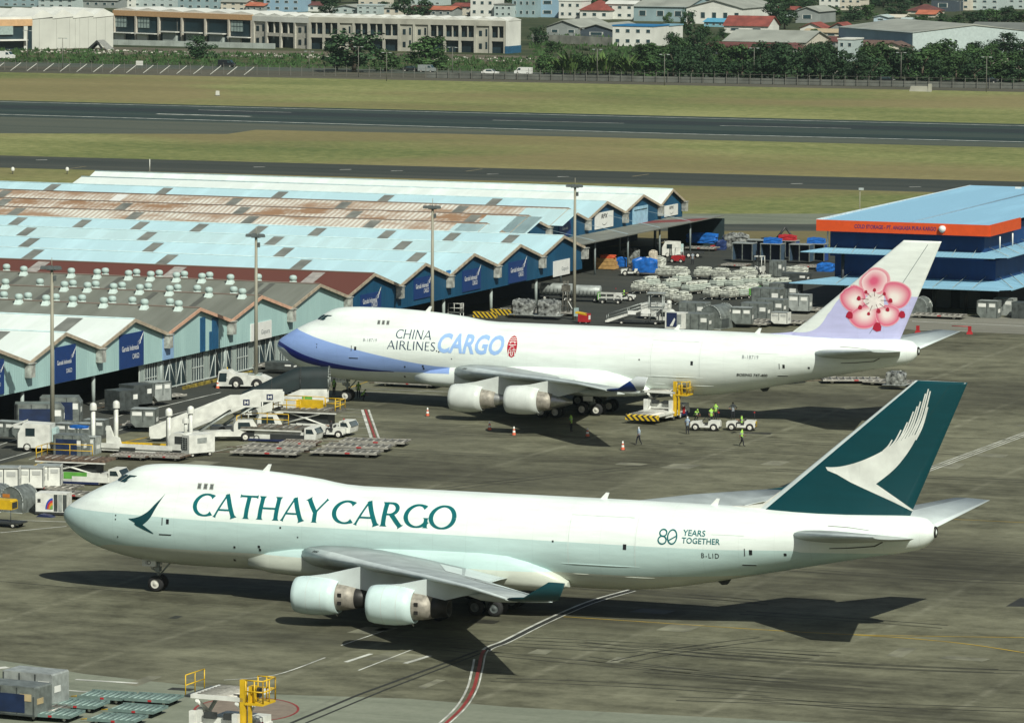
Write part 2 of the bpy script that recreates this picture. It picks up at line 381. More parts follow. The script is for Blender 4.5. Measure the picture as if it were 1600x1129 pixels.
# curved red and white stand line in the foreground
cv = spl([(690, 1135), (722, 1105), (740, 1075), (748, 1045), (757, 1015), (790, 1000), (850, 970), (920, 940), (985, 921)])
line('stand_line_red', cv[:25], .24, red_m, .022)
line('stand_line_white', [(x + 6, y) for x, y in cv[:25]], .11, white_m, .022)
line('stand_line_white', [(x - 10, y) for x, y in cv[:22]], .15, white_m, .022)
line('stand_line_white', [(x - 2.5, y) for x, y in cv[24:]], .22, white_m, .022)
line('stand_line_dark', [(x + 3.5, y + 1) for x, y in cv[24:]], .45, tar_m, .020)
line('stand_line_white', [(x + 8, y + 2) for x, y in cv[24:]], .12, white_m, .022)
line('lead_line_yellow', spl([(880, 963), (1020, 972), (1200, 984), (1335, 991), (1480, 994), (1640, 996)]), .17, yellow_m, .022)
line('lead_line_yellow', spl([(1335, 991.5), (1420, 997), (1520, 1007), (1640, 1026)]), .2, yellow_m, .026)
line('lead_line_yellow', [(1490, 811), (1640, 818)], .14, yellow_m, .022)
for k in (-3, 0, 3): line('stand_line_white', [(1452, 733 + k), (1640, 664 + k)], .14, white_m, .022)
line('slab_joint', [(455, 1129), (560, 1085), (748, 1016)], .28, tar_m, .020)
line('slab_joint', [(478, 1129), (600, 1078), (752, 1020)], .2, tar_m, .020)
line('slab_joint', [(1100, 673), (1580, 686)], .2, tar_m, .020)
line('slab_joint', [(-20, 906), (130, 919), (300, 930)], .12, tar_m, .020)
line('stand_line_white', spl([(350, 1062), (430, 1054), (508, 1027)]), .14, white_m, .022)
line('stand_line_white', [(540, 1034), (580, 1021)], .35, white_m, .022); line('stand_line_white', [(560, 1047), (645, 1014)], .14, white_m, .022)
line('stand_line_white', [(633, 1036), (672, 1024)], .38, white_m, .022); line('stand_line_white', [(533, 1008), (600, 985)], .12, white_m, .022)
line('stand_line_white', [(118, 1061), (215, 1067)], .4, white_m, .022); line('stand_line_white', [(-10, 1044), (12, 1042)], .7, white_m, .022); line('stand_line_white', [(95, 1077), (140, 1081)], .3, white_m, .022)
line('stand_line_white', [(0, 832), (104, 822)], .22, white_m, .022); line('stand_line_white', [(10, 812), (104, 815)], .18, white_m, .022)
# roadway edges by the sheds
line('road_line', [(-10, 698), (45, 680)], .16, white_m, .022); line('road_line', [(-10, 722), (50, 705)], .16, white_m, .022)
line('road_line', [(170, 654), (210, 643)], .16, white_m, .022); line('road_line', [(245, 637), (345, 613)], .18, white_m, .022); line('road_line', [(180, 674), (225, 660), (300, 640)], .16, white_m, .022)
line('road_line', [(64, 712), (45, 718)], .14, white_m, .022)
line('kerb_line_yellow', [(20, 741), (64, 723), (120, 706), (230, 683)], .3, yellow_m, .022)
# red and white hatch and comb of parking lines beside the loaders
line('hatch_white', [(566, 640), (582, 690)], .28, white_m, .022); line('hatch_red', [(571, 640), (588, 690)], .22, red_m, .022); line('hatch_white', [(576, 640), (594, 690)], .2, white_m, .022)
for i, y in enumerate((640, 645, 651.5, 660, 669, 680)): line('bay_line', [(528 + i * 2, y - 2), (562 + i * 4, y)], .12, white_m, .022)
line('bay_line', [(380, 690), (560, 688)], .12, white_m, .022); line('bay_line', [(440, 676), (470, 683), (560, 690)], .12, white_m, .022); line('bay_line', [(330, 707), (400, 690)], .12, white_m, .022); line('bay_line', [(497, 697), (550, 690)], .18, white_m, .022)
line('road_line', [(560, 607), (700, 612)], .2, white_m, .022); line('road_line', [(550, 611), (690, 617)], .14, white_m, .022); line('road_line', [(545, 606), (580, 594)], .2, yellow_m, .022)
line('stand_edge_white', [(1425, 502), (1640, 511)], .3, white_m, .022); line('stand_edge_white', [(1420, 515), (1520, 518)], .2, white_m, .022)
for x, y in ((1360, 668), (1460, 667)): line('manhole_ring', [(U(x, y).x + 1.1 * math.cos(t * .524), U(x, y).y + 1.1 * math.sin(t * .524), 0) for t in range(13)], .3, white_m, .022)
line('slab_patch', [(1460, 662), (1476, 655)], .2, white_m, .022)
# turning disc under the near loader
pc = U(385, 1108); disc = [(pc.x + 3.4 * math.cos(t * .1745), pc.y + 4.6 * math.sin(t * .1745)) for t in range(36)]
sheet('loader_pad', disc, .014, mat('pad_brown', (.22, .18, .14), .8))
line('pad_ring_red', [(x, y, 0) for x, y in disc] + [(disc[0][0], disc[0][1], 0)], .16, red_m, .024)

# tyre tracks and patched slabs on the stand
track_m = mat('tyre_track', (.060, .060, .040), .85, var=.5, scale=.25); patch_m = mat('slab_repair', (.21, .212, .15), .85, var=.3, scale=.5); oil_m = mat('oil_spot', (.030, .030, .022), .6, var=.3, scale=.6)
rt = random.Random(12)
for i in range(26):
    px, py = rt.choice(((rt.uniform(900, 1550), rt.uniform(860, 1110)), (rt.uniform(250, 1500), rt.uniform(1005, 1080)), (rt.uniform(620, 1500), rt.uniform(640, 760)))); c = U(px, py); a = -AL + rt.gauss(0, .07) + (rt.choice((0, 0, 1.2)) if i % 5 == 0 else 0); ln = rt.uniform(10, 34); bend = rt.uniform(-.012, .012)
    for off in (0, 1.4): line('tyre_track', [(c.x + (u - .5) * ln * math.cos(a) - (off + bend * (u - .5) ** 2 * ln * ln) * math.sin(a), c.y + (u - .5) * ln * math.sin(a) + (off + bend * (u - .5) ** 2 * ln * ln) * math.cos(a), 0) for u in [k / 10 for k in range(11)]], .22, track_m, .016)
for i in range(34):
    px, py = rt.uniform(-20, 1620), rt.choice((rt.uniform(850, 1120), rt.uniform(660, 780))); c = U(px, py); e_, n_ = en(c); a, b_ = rt.uniform(.3, 1.6), rt.uniform(.5, 2.2)
    sheet('slab_repair' if i % 3 else 'oil_spot', [W(e_ - a * (1 + rt.uniform(-.3, .3)), n_ - b_), W(e_ + a, n_ - b_ * (1 + rt.uniform(-.3, .3))), W(e_ + a * (1 + rt.uniform(-.3, .3)), n_ + b_), W(e_ - a, n_ + b_ * (1 + rt.uniform(-.3, .3)))], .014, patch_m if i % 3 else oil_m)
# ================================================================= the two freighters
Q_NEAR = (-34.1627, 368.9066, .336963); Q_FAR = (-24.2067, 500.4572, .354855)
def PL(q, px, py, y=0.0):
    """point seen at a pixel, on the aircraft's own lengthwise plane y metres left of its axis -> (x aft, z up)"""
    x0, y0, ps = q; fw = Vector((-math.cos(ps), math.sin(ps))); lf = Vector((-math.sin(ps), -math.cos(ps))); d = ray(px, py)
    t = (y + Vector((x0, y0)).dot(lf)) / Vector((d.x, d.y)).dot(lf); X = CAMP + d * t
    return -(Vector((X.x, X.y)) - Vector((x0, y0))).dot(fw), X.z
TOP = [(0, 5.45), (.02, 5.70), (.12, 5.93), (.35, 6.2), (.94, 6.6), (1.65, 7.04), (2.49, 7.5), (3.47, 7.97), (4.45, 8.4), (5.0, 8.82), (5.57, 9.15), (6.13, 9.43), (6.68, 9.60), (7.8, 9.74), (9.46, 9.81), (11.4, 9.81), (13, 9.78), (15.5, 9.68), (17, 9.59), (18.25, 9.49), (19.6, 9.36), (21, 9.2), (22.1, 9.01), (23.3, 8.87), (24.4, 8.82), (28, 8.82), (43, 8.83), (51, 8.80), (55, 8.76), (58, 8.70), (61.6, 8.66), (66.7, 8.74), (67.7, 8.66), (68.3, 8.3), (68.6, 7.85), (68.68, 7.6)]
MTOP = [(0, 5.45), (.02, 5.70), (.12, 5.93), (.35, 6.2), (.94, 6.6), (1.65, 7.04), (2.49, 7.5), (3.47, 7.97), (4.45, 8.3), (6, 8.55), (8, 8.7), (12, 8.8), (24.4, 8.82)]
BOT = [(0, 5.45), (.02, 5.25), (.16, 5.0), (.51, 4.63), (1.07, 4.14), (1.92, 3.62), (3.04, 3.16), (4.44, 2.78), (5.83, 2.5), (7.23, 2.34), (8.62, 2.22), (10, 2.15), (12, 2.13), (17, 2.13), (41, 2.16), (44, 2.16), (46.3, 2.26), (48.75, 2.55), (51.2, 2.98), (53.6, 3.47), (56, 3.98), (60, 4.81), (63.7, 5.57), (66.4, 6.08), (67.6, 6.4), (68.2, 6.85), (68.55, 7.3), (68.68, 7.6)]
WID = [(0, .0), (.02, .25), (.12, .55), (.35, .88), (1, 1.45), (2, 2.02), (3, 2.40), (4, 2.66), (6, 2.98), (8, 3.16), (10, 3.26), (13, 3.31), (44, 3.31), (48, 3.27), (51, 3.13), (54, 2.88), (58, 2.42), (62, 1.9), (66, 1.3), (67.6, 1.0), (68.2, .78), (68.55, .4), (68.68, .0)]
URAD = [(3, .9), (4.5, 1.35), (6, 1.9), (8, 2.2), (12, 2.35), (18, 2.45), (24, 2.6)]
def half(x, z):
    zt = smooth_interp(x, TOP); zb = smooth_interp(x, BOT); wm = smooth_interp(x, WID)
    if x < 24.4: zc, zm = 5.47, smooth_interp(x, MTOP)
    else: zc = (zt + zb) / 2 if x > 46 else 5.49; zm = zt
    h = (zm - zc) if z > zc else (zc - zb)
    y = wm * math.sqrt(max(0, 1 - ((z - zc) / h) ** 2)) if h > 1e-4 else 0
    if 3 < x < 24.4:
        ru = interp(x, URAD); zu = zt - ru; v = ru * ru - (z - zu) ** 2
        y2 = math.sqrt(v) if v > 0 and z > zu - .2 * ru else 0
        if y2 > 0:
            k = .25; hh = max(0, k - abs(y - y2)) / k; y = max(y, y2) + hh * hh * k * .25
    return y
def body_rings():
    xs = [0, .02, .06, .12, .22, .35, .6, .94, 1.3, 1.65, 2.1, 2.5, 3, 3.5, 4, 4.45, 4.8, 5.2, 5.6, 6.1, 6.7, 7.3, 8, 9, 10, 11, 12, 13.5, 15, 16.5, 18, 19.5, 21, 22, 23, 24.4, 27, 31, 36, 41, 44, 46, 48, 50, 52, 54, 56, 58, 60, 62, 64, 66, 66.8, 67.4, 67.9, 68.2, 68.45, 68.6, 68.68]
    n = 30; out = []
    for x in xs:
        zt = smooth_interp(x, TOP); zb = smooth_interp(x, BOT); L_, R_ = [], []
        for i in range(n + 1):
            z = (zt + zb) / 2 - (zt - zb) / 2 * math.cos(math.pi * i / n)
            y = 0 if i in (0, n) else half(x, z); L_.append((x, -y, z)); R_.append((x, y, z))
        out.append(L_ + R_[1:-1][::-1])
    return out
AF = [(0, 0), (.012, .17), (.05, .33), (.12, .44), (.25, .5), (.4, .49), (.6, .37), (.8, .2), (.92, .085), (1, .008)]
def foil(le, chord_vec, thick_vec, up=.55):
    """airfoil ring: upper nose-to-tail then lower tail-to-nose"""
    U_, D_ = [], []
    for f, t in AF:
        p = Vector(le) + Vector(chord_vec) * f; U_.append(p + Vector(thick_vec) * t * 2 * up); D_.append(p - Vector(thick_vec) * t * 2 * (1 - up))
    return U_ + D_[1:][::-1]
NAF = len(AF)
WING = [(2.6, 20.0, 37.0, 3.74, .125, .8), (7, 24.2, 37.9, 4.28, .11, .8), (12, 28.9, 38.9, 4.76, .092, .75), (21, 37.3, 44.4, 5.5, .08, .6), (26, 42.0, 47.3, 5.82, .08, .35), (30.7, 46.55, 50.0, 5.9, .078, .05)]
def fin_sec(z):
    le = 55.44 + (z - 8.79) * (66.86 - 55.44) / (18.51 - 8.79); te = 66.7 + (z - 8.79) * (70.74 - 66.7) / 9.72
    return le, te - le
def fin_y(x, z):
    le, ch = fin_sec(z); f = (x - le) / ch
    return interp(f, AF) * ch * .095 if 0 < f < 1 else 0.02
# ---- paint
def zcurve(nt, xsock, tab):
    mr = N(nt, 'ShaderNodeMath', operation='DIVIDE'); mr.inputs[1].default_value = 70; nt.links.new(xsock, mr.inputs[0])
    fc = N(nt, 'ShaderNodeFloatCurve'); cu = fc.mapping.curves[0]
    pts = [(x / 70, z / 10) for x, z in tab]
    cu.points[0].location = pts[0]; cu.points[1].location = pts[-1]
    for p in pts[1:-1]: cu.points.new(*p)
    for p in cu.points: p.handle_type = 'VECTOR' if len(tab) < 4 else 'AUTO_CLAMPED'
    fc.mapping.use_clip = False; fc.mapping.update(); nt.links.new(mr.outputs[0], fc.inputs['Value'])
    ml = N(nt, 'ShaderNodeMath', operation='MULTIPLY'); ml.inputs[1].default_value = 10; nt.links.new(fc.outputs[0], ml.inputs[0]); return ml.outputs[0]
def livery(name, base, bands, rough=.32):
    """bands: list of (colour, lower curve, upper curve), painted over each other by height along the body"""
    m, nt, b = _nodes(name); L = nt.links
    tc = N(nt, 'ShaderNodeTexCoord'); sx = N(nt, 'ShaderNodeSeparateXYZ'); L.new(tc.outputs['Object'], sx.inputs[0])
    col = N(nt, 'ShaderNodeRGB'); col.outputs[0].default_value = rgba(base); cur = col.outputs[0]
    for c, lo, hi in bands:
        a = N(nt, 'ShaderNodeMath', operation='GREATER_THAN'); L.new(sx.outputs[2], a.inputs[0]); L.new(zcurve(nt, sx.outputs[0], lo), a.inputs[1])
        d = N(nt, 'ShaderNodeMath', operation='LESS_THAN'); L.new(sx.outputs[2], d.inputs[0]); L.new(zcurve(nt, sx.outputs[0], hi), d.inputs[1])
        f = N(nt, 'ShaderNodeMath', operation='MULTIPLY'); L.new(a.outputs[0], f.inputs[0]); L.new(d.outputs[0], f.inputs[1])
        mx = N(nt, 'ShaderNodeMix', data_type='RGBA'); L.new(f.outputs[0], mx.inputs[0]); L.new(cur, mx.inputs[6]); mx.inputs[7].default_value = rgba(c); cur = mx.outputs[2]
    # skin joints and grime
    mp = N(nt, 'ShaderNodeMapping'); mp.inputs['Scale'].default_value = (.25, 1.2, 1.6); L.new(tc.outputs['Object'], mp.inputs['Vector'])
    nz = N(nt, 'ShaderNodeTexNoise'); nz.inputs['Scale'].default_value = 1; nz.inputs['Detail'].default_value = 6; nz.inputs['Roughness'].default_value = .65; L.new(mp.outputs[0], nz.inputs['Vector'])
    gr = N(nt, 'ShaderNodeMapRange'); gr.inputs[1].default_value = .3; gr.inputs[2].default_value = .75; gr.inputs[3].default_value = .82; gr.inputs[4].default_value = 1.02; L.new(nz.outputs['Fac'], gr.inputs[0])
    fr = N(nt, 'ShaderNodeMath', operation='FRACT'); dv = N(nt, 'ShaderNodeMath', operation='DIVIDE'); dv.inputs[1].default_value = 2.6; L.new(sx.outputs[0], dv.inputs[0]); L.new(dv.outputs[0], fr.inputs[0])
    ls = N(nt, 'ShaderNodeMath', operation='LESS_THAN'); ls.inputs[1].default_value = .012; L.new(fr.outputs[0], ls.inputs[0])
    l2 = N(nt, 'ShaderNodeMath', operation='MULTIPLY_ADD'); l2.inputs[1].default_value = -.10; l2.inputs[2].default_value = 1; L.new(ls.outputs[0], l2.inputs[0])
    pr = N(nt, 'ShaderNodeMath', operation='MULTIPLY'); L.new(gr.outputs[0], pr.inputs[0]); L.new(l2.outputs[0], pr.inputs[1])
    vm = N(nt, 'ShaderNodeVectorMath', operation='SCALE'); L.new(cur, vm.inputs[0]); L.new(pr.outputs[0], vm.inputs['Scale'])
    L.new(vm.outputs[0], b.inputs['Base Color']); b.inputs['Roughness'].default_value = rough; b.inputs['Specular IOR Level'].default_value = .45
    MATS[name] = m; return m
dark_m = mat('dark_detail', (.012, .016, .018), .45); glass_m = mat('cockpit_glass', (.015, .05, .055), .08, var=.3, scale=3)
tyre_m = mat('tyre_black', (.014, .015, .016), .85); rim_m = mat('wheel_rim', (.62, .62, .56), .5); strut_m = mat('gear_steel', (.30, .34, .33), .45, .3)
wingtop_m = mat('wing_grey', (.35, .40, .40), .45, var=.16, scale=.5); wingedge_m = mat('wing_edge_pale', (.60, .68, .67), .35, var=.1, scale=.6); wingbot_m = mat('wing_underside', (.50, .55, .53), .5, var=.15, scale=.4)
nozzle_m = mat('nozzle_metal', (.36, .34, .29), .6, .4, var=.2, scale=3); plug_m = mat('exhaust_dark', (.03, .03, .028), .5, .4); steel_m = mat('bright_steel', (.42, .43, .41), .35, .8, var=.15, scale=4)
def skew(verts, fn): return [fn(*v) for v in verts]
# ---- drawn lettering with flared strokes
def ribbon(pts, ws):
    out = []; n = len(pts)
    for i, (x, y) in enumerate(pts):
        a = pts[max(0, i - 1)]; c = pts[min(n - 1, i + 1)]; dx, dy = c[0] - a[0], c[1] - a[1]; l = math.hypot(dx, dy) or 1
        out.append(((x - dy / l * ws[i] / 2, y + dx / l * ws[i] / 2), (x + dy / l * ws[i] / 2, y - dx / l * ws[i] / 2)))
    return [(out[i][0], out[i][1], out[i + 1][1], out[i + 1][0]) for i in range(n - 1)]
def bar(p, q, w0, fl=1.8, k=12, ends=(1, 1)):
    pts, ws = [], []
    for i in range(k + 1):
        t = i / k; f = 1 + (fl - 1) * (max(0, 1 - t / .1) ** 1.5 * ends[0] + max(0, 1 - (1 - t) / .1) ** 1.5 * ends[1])
        pts.append((p[0] + (q[0] - p[0]) * t, p[1] + (q[1] - p[1]) * t)); ws.append(w0 * f)
    pts.insert(1, (p[0] + (q[0] - p[0]) * .03, p[1] + (q[1] - p[1]) * .03)); ws.insert(1, w0 * (1 + (fl - 1) * .45 * ends[0]))
    return ribbon(pts, ws)
def arc(cx, cy, rx, ry, a0, a1, thick, thin, k=28, flare=0.0):
    pts, ws = [], []
    for i in range(k + 1):
        t = i / k; a = R(a0 + (a1 - a0) * t); pts.append((cx + rx * math.cos(a), cy + ry * math.sin(a)))
        wd = thin + (thick - thin) * abs(math.cos(a)) ** 1.3
        ws.append(wd + flare * (max(0, 1 - t / .07) + max(0, 1 - (1 - t) / .07)))
    return ribbon(pts, ws)
def glyph(ch, T, t, fl):
    if ch == 'C': return .86, arc(.52, .5, .44, .45, 48, 312, T, t, flare=.07)
    if ch == 'G': return .94, arc(.52, .5, .44, .45, 50, 335, T, t, flare=.05) + bar((.88, .02), (.88, .45), T * .85, fl)
    if ch == 'O': return 1.04, arc(.53, .5, .45, .455, 0, 360, T, t)
    if ch == 'A': return .96, bar((.06, 0), (.47, 1), t, fl, ends=(1.3, 0)) + bar((.46, 1), (.88, 0), T, fl, ends=(0, 1)) + bar((.22, .33), (.72, .33), t, 1)
    if ch == 'T': return .80, bar((.40, 0), (.40, .97), T, fl, ends=(1, .2)) + bar((.02, .955), (.78, .955), t * 1.1, 2.0)
    if ch == 'H': return .98, bar((.14, 0), (.14, 1), T, fl) + bar((.82, 0), (.82, 1), T, fl) + bar((.16, .5), (.8, .5), t, 1)
    if ch == 'Y': return .84, bar((.42, 0), (.42, .46), T, fl, ends=(1, 0)) + bar((.04, 1), (.43, .42), T, fl, ends=(1, 0)) + bar((.82, 1), (.42, .42), t, fl, ends=(1.2, 0))
    if ch == 'R': return .88, bar((.16, 0), (.16, 1), T, fl) + arc(.34, .74, .28, .225, -95, 95, T * .9, t) + bar((.16, .965), (.36, .965), t, 1) + bar((.18, .515), (.36, .515), t, 1) + bar((.42, .53), (.84, 0), T, fl, ends=(0, 1))
    if ch == 'N': return .98, bar((.13, 0), (.13, 1), t * 1.1, fl) + bar((.12, 1), (.82, 0), T, 1.0) + bar((.82, 0), (.82, 1), t * 1.1, fl)
    if ch == 'I': return .34, bar((.16, 0), (.16, 1), T, fl)
    if ch == 'L': return .62, bar((.14, 0), (.14, 1), T, fl) + bar((.14, .04), (.56, .04), t, 1.6, ends=(0, 1))
    if ch == 'E': return .66, bar((.14, 0), (.14, 1), T, fl) + bar((.14, .04), (.58, .04), t, 1.6, ends=(0, 1)) + bar((.14, .96), (.56, .96), t, 1.6, ends=(0, 1)) + bar((.14, .51), (.5, .51), t, 1.5, ends=(0, 1))
    if ch == 'S': return .62, ribbon(spl([(.52, .87), (.40, .955), (.24, .95), (.12, .85), (.12, .70), (.25, .58), (.40, .46), (.50, .33), (.49, .15), (.36, .045), (.20, .045), (.06, .14)], 3), [t * 1.2] + [t + (T - t) * abs(math.sin(i / 32 * math.pi)) for i in range(32)] + [t * 1.2])
    return .35, []
def drawn_word(word, x0, x1, z0, h, fn, m, T=.15, t=.06, fl=1.8, name='lettering', parent=None):
    tot = sum(glyph(ch, T, t, fl)[0] + .04 for ch in word); k = (x1 - x0) / tot; x = 0
    for ch in word:
        adv, g = glyph(ch, T, t, fl); b = MB()
        for i, q in enumerate(g): b.poly([fn(x0 + (p[0] + x) * k, z0 + p[1] * h, .012 + (i % 7) * .0015) for p in q], m)
        b.build('letter', parent, fix=False); x += adv + .04

def freighter(q, kind, label):
    a = thing('cargo_aircraft', label, 'aircraft', (q[0], q[1], 0), -q[2]); near = kind == 'teal'
    if near:
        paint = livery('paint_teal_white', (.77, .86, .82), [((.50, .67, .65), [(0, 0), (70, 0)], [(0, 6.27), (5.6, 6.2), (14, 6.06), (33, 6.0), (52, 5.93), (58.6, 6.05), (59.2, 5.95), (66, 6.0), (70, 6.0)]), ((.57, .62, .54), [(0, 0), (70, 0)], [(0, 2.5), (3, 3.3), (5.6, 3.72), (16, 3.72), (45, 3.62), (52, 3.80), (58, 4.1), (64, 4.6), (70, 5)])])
        fin_m = livery('paint_fin_teal', (.002, .050, .062), []); ink = mat('ink_teal', (.0, .12, .13), .4, var=.05); trim = mat('ink_dark_teal', (.003, .045, .055), .4, var=.05); cowl_m = mat('cowl_pale', (.56, .71, .70), .3, var=.06, scale=1)
    else:
        T_ = [PL(q, 420 + x / 4, 450 + y / 4, 3.1) for x, y in ((140, 268), (300, 316), (500, 371), (700, 421), (900, 464), (1050, 489), (1130, 497))]
        D1 = [PL(q, 420 + x / 4, 450 + y / 4, 2.6) for x, y in ((62, 352), (150, 388), (250, 427), (400, 467), (550, 494), (700, 512), (785, 521))]
        D0 = [PL(q, 420 + x / 4, 450 + y / 4, 2.4) for x, y in ((70, 376), (130, 424), (200, 456), (300, 484), (430, 504), (600, 517), (785, 523))]
        G0 = D0[:1] + D0[1:-1] + [PL(q, 420 + x / 4, 450 + y / 4, 2.8) for x, y in ((800, 524), (1000, 530), (1130, 532))]
        e = [(20.8, T_[-1][1] - .1), (21.5, 0), (70, 0)]
        paint = livery('paint_blue_white', (.77, .85, .81), [((.27, .41, .76), [(0, G0[0][1])] + G0 + [(22, G0[-1][1]), (70, 5)], [(0, T_[0][1] + .35)] + T_ + [(20.9, 0), (70, 0)]), ((.012, .022, .20), [(0, D0[0][1] + .3)] + D0 + [(70, 0)], [(0, D1[0][1] + .25)] + D1 + [(D1[-1][0] + .5, 0), (70, 0)])])
        fin_m = livery('paint_fin_lavender', (.74, .80, .76), [((.50, .51, .77), [(0, 0), (70, 0)], [(0, 0), (54, 9.0), (57, 9.1), (59.5, 11.2), (62, 13), (70, 13)])]); ink = mat('ink_navy', (.005, .03, .08), .4, var=.05); trim = ink; cowl_m = mat('cowl_grey_white', (.60, .65, .62), .35, var=.07, scale=1)
    # body
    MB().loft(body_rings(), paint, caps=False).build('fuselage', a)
    fr = []
    for x, wd, zt, zb in ((16.2, 2.6, 3.5, 2.5), (18, 3.2, 4.25, 2.12), (20, 3.5, 4.62, 2.0), (24, 3.72, 4.95, 1.88), (30, 3.82, 5.15, 1.82), (35, 3.8, 5.2, 1.84), (37, 3.74, 5.08, 1.88), (38.6, 3.62, 4.62, 1.95), (40, 3.4, 4.05, 2.05), (40.9, 3.05, 3.5, 2.2), (41.5, 2.6, 2.95, 2.4)):
        zc = (zt + zb) / 2; h = (zt - zb) / 2; fr.append([(x, wd * abs(math.cos(t)) ** (2 / 3.2) * (1 if math.cos(t) >= 0 else -1), zc + h * abs(math.sin(t)) ** (2 / 3.2) * (1 if math.sin(t) >= 0 else -1)) for t in [2 * math.pi * i / 36 for i in range(36)]])
    MB().loft(fr, paint).build('wing_fairing', a)
    L_ = lambda x, z, o=.02: (x, -(half(x, z) + o), z)
    def patch(name, pts, m, off=.02, parent=a):
        return MB().poly([L_(x, z, off) for x, z in pts], m).build(name, parent, fix=False)
    def dot(x, z, s, name='vent_port'): return patch(name, [(x - s, z - s), (x + s, z - s), (x + s, z + s), (x - s, z + s)], dark_m)
    # cockpit glazing
    def xs(y, z):
        lo, hi = 0.0, 9.5
        for _ in range(40):
            mid = (lo + hi) / 2
            if half(mid, z) < y: lo = mid
            else: hi = mid
        return hi
    for sg in (-1, 1):
        for y0, y1, za, zb_ in ((.08, .62, 8.47, 8.83), (.68, 1.12, 8.43, 8.9), (1.17, 1.50, 8.40, 8.93)):
            g = []
            for i in range(4):
                y = y0 + (y1 - y0) * i / 3; g.append(((xs(y, za) - .03, sg * y * 1.005, za + .02), (xs(y, zb_) - .03, sg * y * 1.005, zb_ + .02)))
            b = MB()
            for i in range(3): b.poly([g[i][0], g[i + 1][0], g[i + 1][1], g[i][1]], glass_m)
            b.build('cockpit_window', a)
    for wx in (12.05, 12.55, 13.05):
        o = patch('cabin_window', [(wx - .12, 8.34), (wx + .12, 8.34), (wx + .12, 8.66), (wx - .12, 8.66)], mat('window_shade', (.12, .14, .13), .3)); patch('window_frame', [(wx - .17, 8.28), (wx + .17, 8.28), (wx + .17, 8.72), (wx - .17, 8.72)], mat('window_surround', (.42, .43, .41), .4), .012, o)
    # doors: sill, handle slot, little window, seam
    seam_m = mat('panel_seam', (.58, .65, .62), .5)
    for dx in (9.75, 55.35):
        d = patch('door', [(dx - .55, 4.92), (dx + .5, 4.92), (dx + .5, 6.8), (dx - .55, 6.8)], paint, .006)
        patch('door_window', [(dx + .05, 5.65), (dx + .28, 5.65), (dx + .28, 6.02), (dx + .05, 6.02)], dark_m, .02, d)
        patch('door_handle', [(dx - .32, 5.55), (dx - .24, 5.55), (dx - .24, 6.1), (dx - .32, 6.1)], mat('handle_grey', (.09, .11, .11)), .02, d)
        patch('door_sill', [(dx - .55, 4.78), (dx + .45, 4.78), (dx + .45, 4.86), (dx - .55, 4.86)], dark_m, .02, d)
        for u in (dx - .57, dx + .5): patch('door_seam', [(u, 4.9), (u + .03, 4.9), (u + .03, 6.8), (u, 6.8)], seam_m, .014, d)
    for u0, u1, v0, v1 in ((41.8, 46.6, 4.3, 4.34), (41.8, 46.6, 7.85, 7.9), (46.9, 46.94, 4.3, 7.9), (41.76, 41.8, 4.3, 7.9), (52.6, 55.0, 7.0, 7.03)): 
        b = MB(); k = 8
        for i in range(k):
            if u1 - u0 > v1 - v0: p = [(u0 + (u1 - u0) * i / k, v0), (u0 + (u1 - u0) * (i + 1) / k, v0), (u0 + (u1 - u0) * (i + 1) / k, v1), (u0 + (u1 - u0) * i / k, v1)]
            else: p = [(u0, v0 + (v1 - v0) * i / k), (u1, v0 + (v1 - v0) * i / k), (u1, v0 + (v1 - v0) * (i + 1) / k), (u0, v0 + (v1 - v0) * (i + 1) / k)]
            b.poly([L_(x, z, .012) for x, z in p], seam_m)
        b.build('cargo_door_seam', a, fix=False)
    patch('cargo_door_window', [(46.0, 5.62), (46.26, 5.62), (46.26, 6.02), (46.0, 6.02)], dark_m)
    for x, z, s in ((5.5, 6.05, .05), (5.5, 5.75, .05), (5.6, 4.4, .05), (19.1, 5.85, .07), (20.5, 5.2, .05), (15.3, 4.15, .08), (15.0, 3.05, .09), (17.3, 4.3, .09), (17.35, 4.05, .09), (40.6, 5.95, .07), (58.0, 5.75, .1)): dot(x, z, s)
    for u0, u1, z in ((41.2, 47.2, 4.35), (42, 43.2, 3.55), (46, 48.2, 3.5)):
        MB().loft([[L_(u, z - .05, 0), L_(u, z, .05 if 0 < i < 6 else .0), L_(u, z + .04, 0)] for i, u in enumerate([u0 + (u1 - u0) * i / 6 for i in range(7)])], paint, closed=False, caps=False).build('strake', a)
    for x, z in ((16.5, 9.64), (43.3, 8.8), (51.8, 8.78)): MB().prism([(x - .25, z - .1), (x + .35, z - .1), (x + .55, z + .5), (x + .3, z + .5)], -.03, .03, mat('aerial_white', (.8, .83, .8))).build('blade_aerial', a)
    MB().prism([(52.2, 3.3), (53.3, 3.45), (53.0, 3.0), (52.6, 2.95)], -.15, .15, dark_m).build('drain_mast', a)
    MB().lathe([(.42, 0), (.4, .12), (.3, .16), (.27, -.2)], plug_m, (68.5, 0, 7.65), 'x', 14).build('apu_exhaust', a)
    # wings
    for sg in (-1, 1):
        rings = [foil((xl, sg * y, z), (xt - xl, 0, -dr), (0, 0, (xt - xl) * tc)) for y, xl, xt, z, tc, dr in WING]
        nn = len(rings[0])
        def wm(j, i):
            if i < 2 or i >= nn - 2: return wingedge_m
            if i < 7: return wingtop_m
            return wingedge_m if i < NAF - 1 else wingbot_m
        wing = MB().loft(rings, wingtop_m, mfn=wm).build('wing', a)
        y, xl, xt, z = 30.7, 46.55, 50.0, 5.9
        wl_m = trim if near else (MATS.get('winglet_white_blue') or livery('winglet_white_blue', (.60, .66, .68), [((.012, .045, .24), [(0, 0), (70, 0)], [(0, 6.05), (46.4, 6.05), (47.6, 6.5), (49.3, 7.0), (49.9, 6.1), (50.4, 5.6), (70, 5.6)])]))
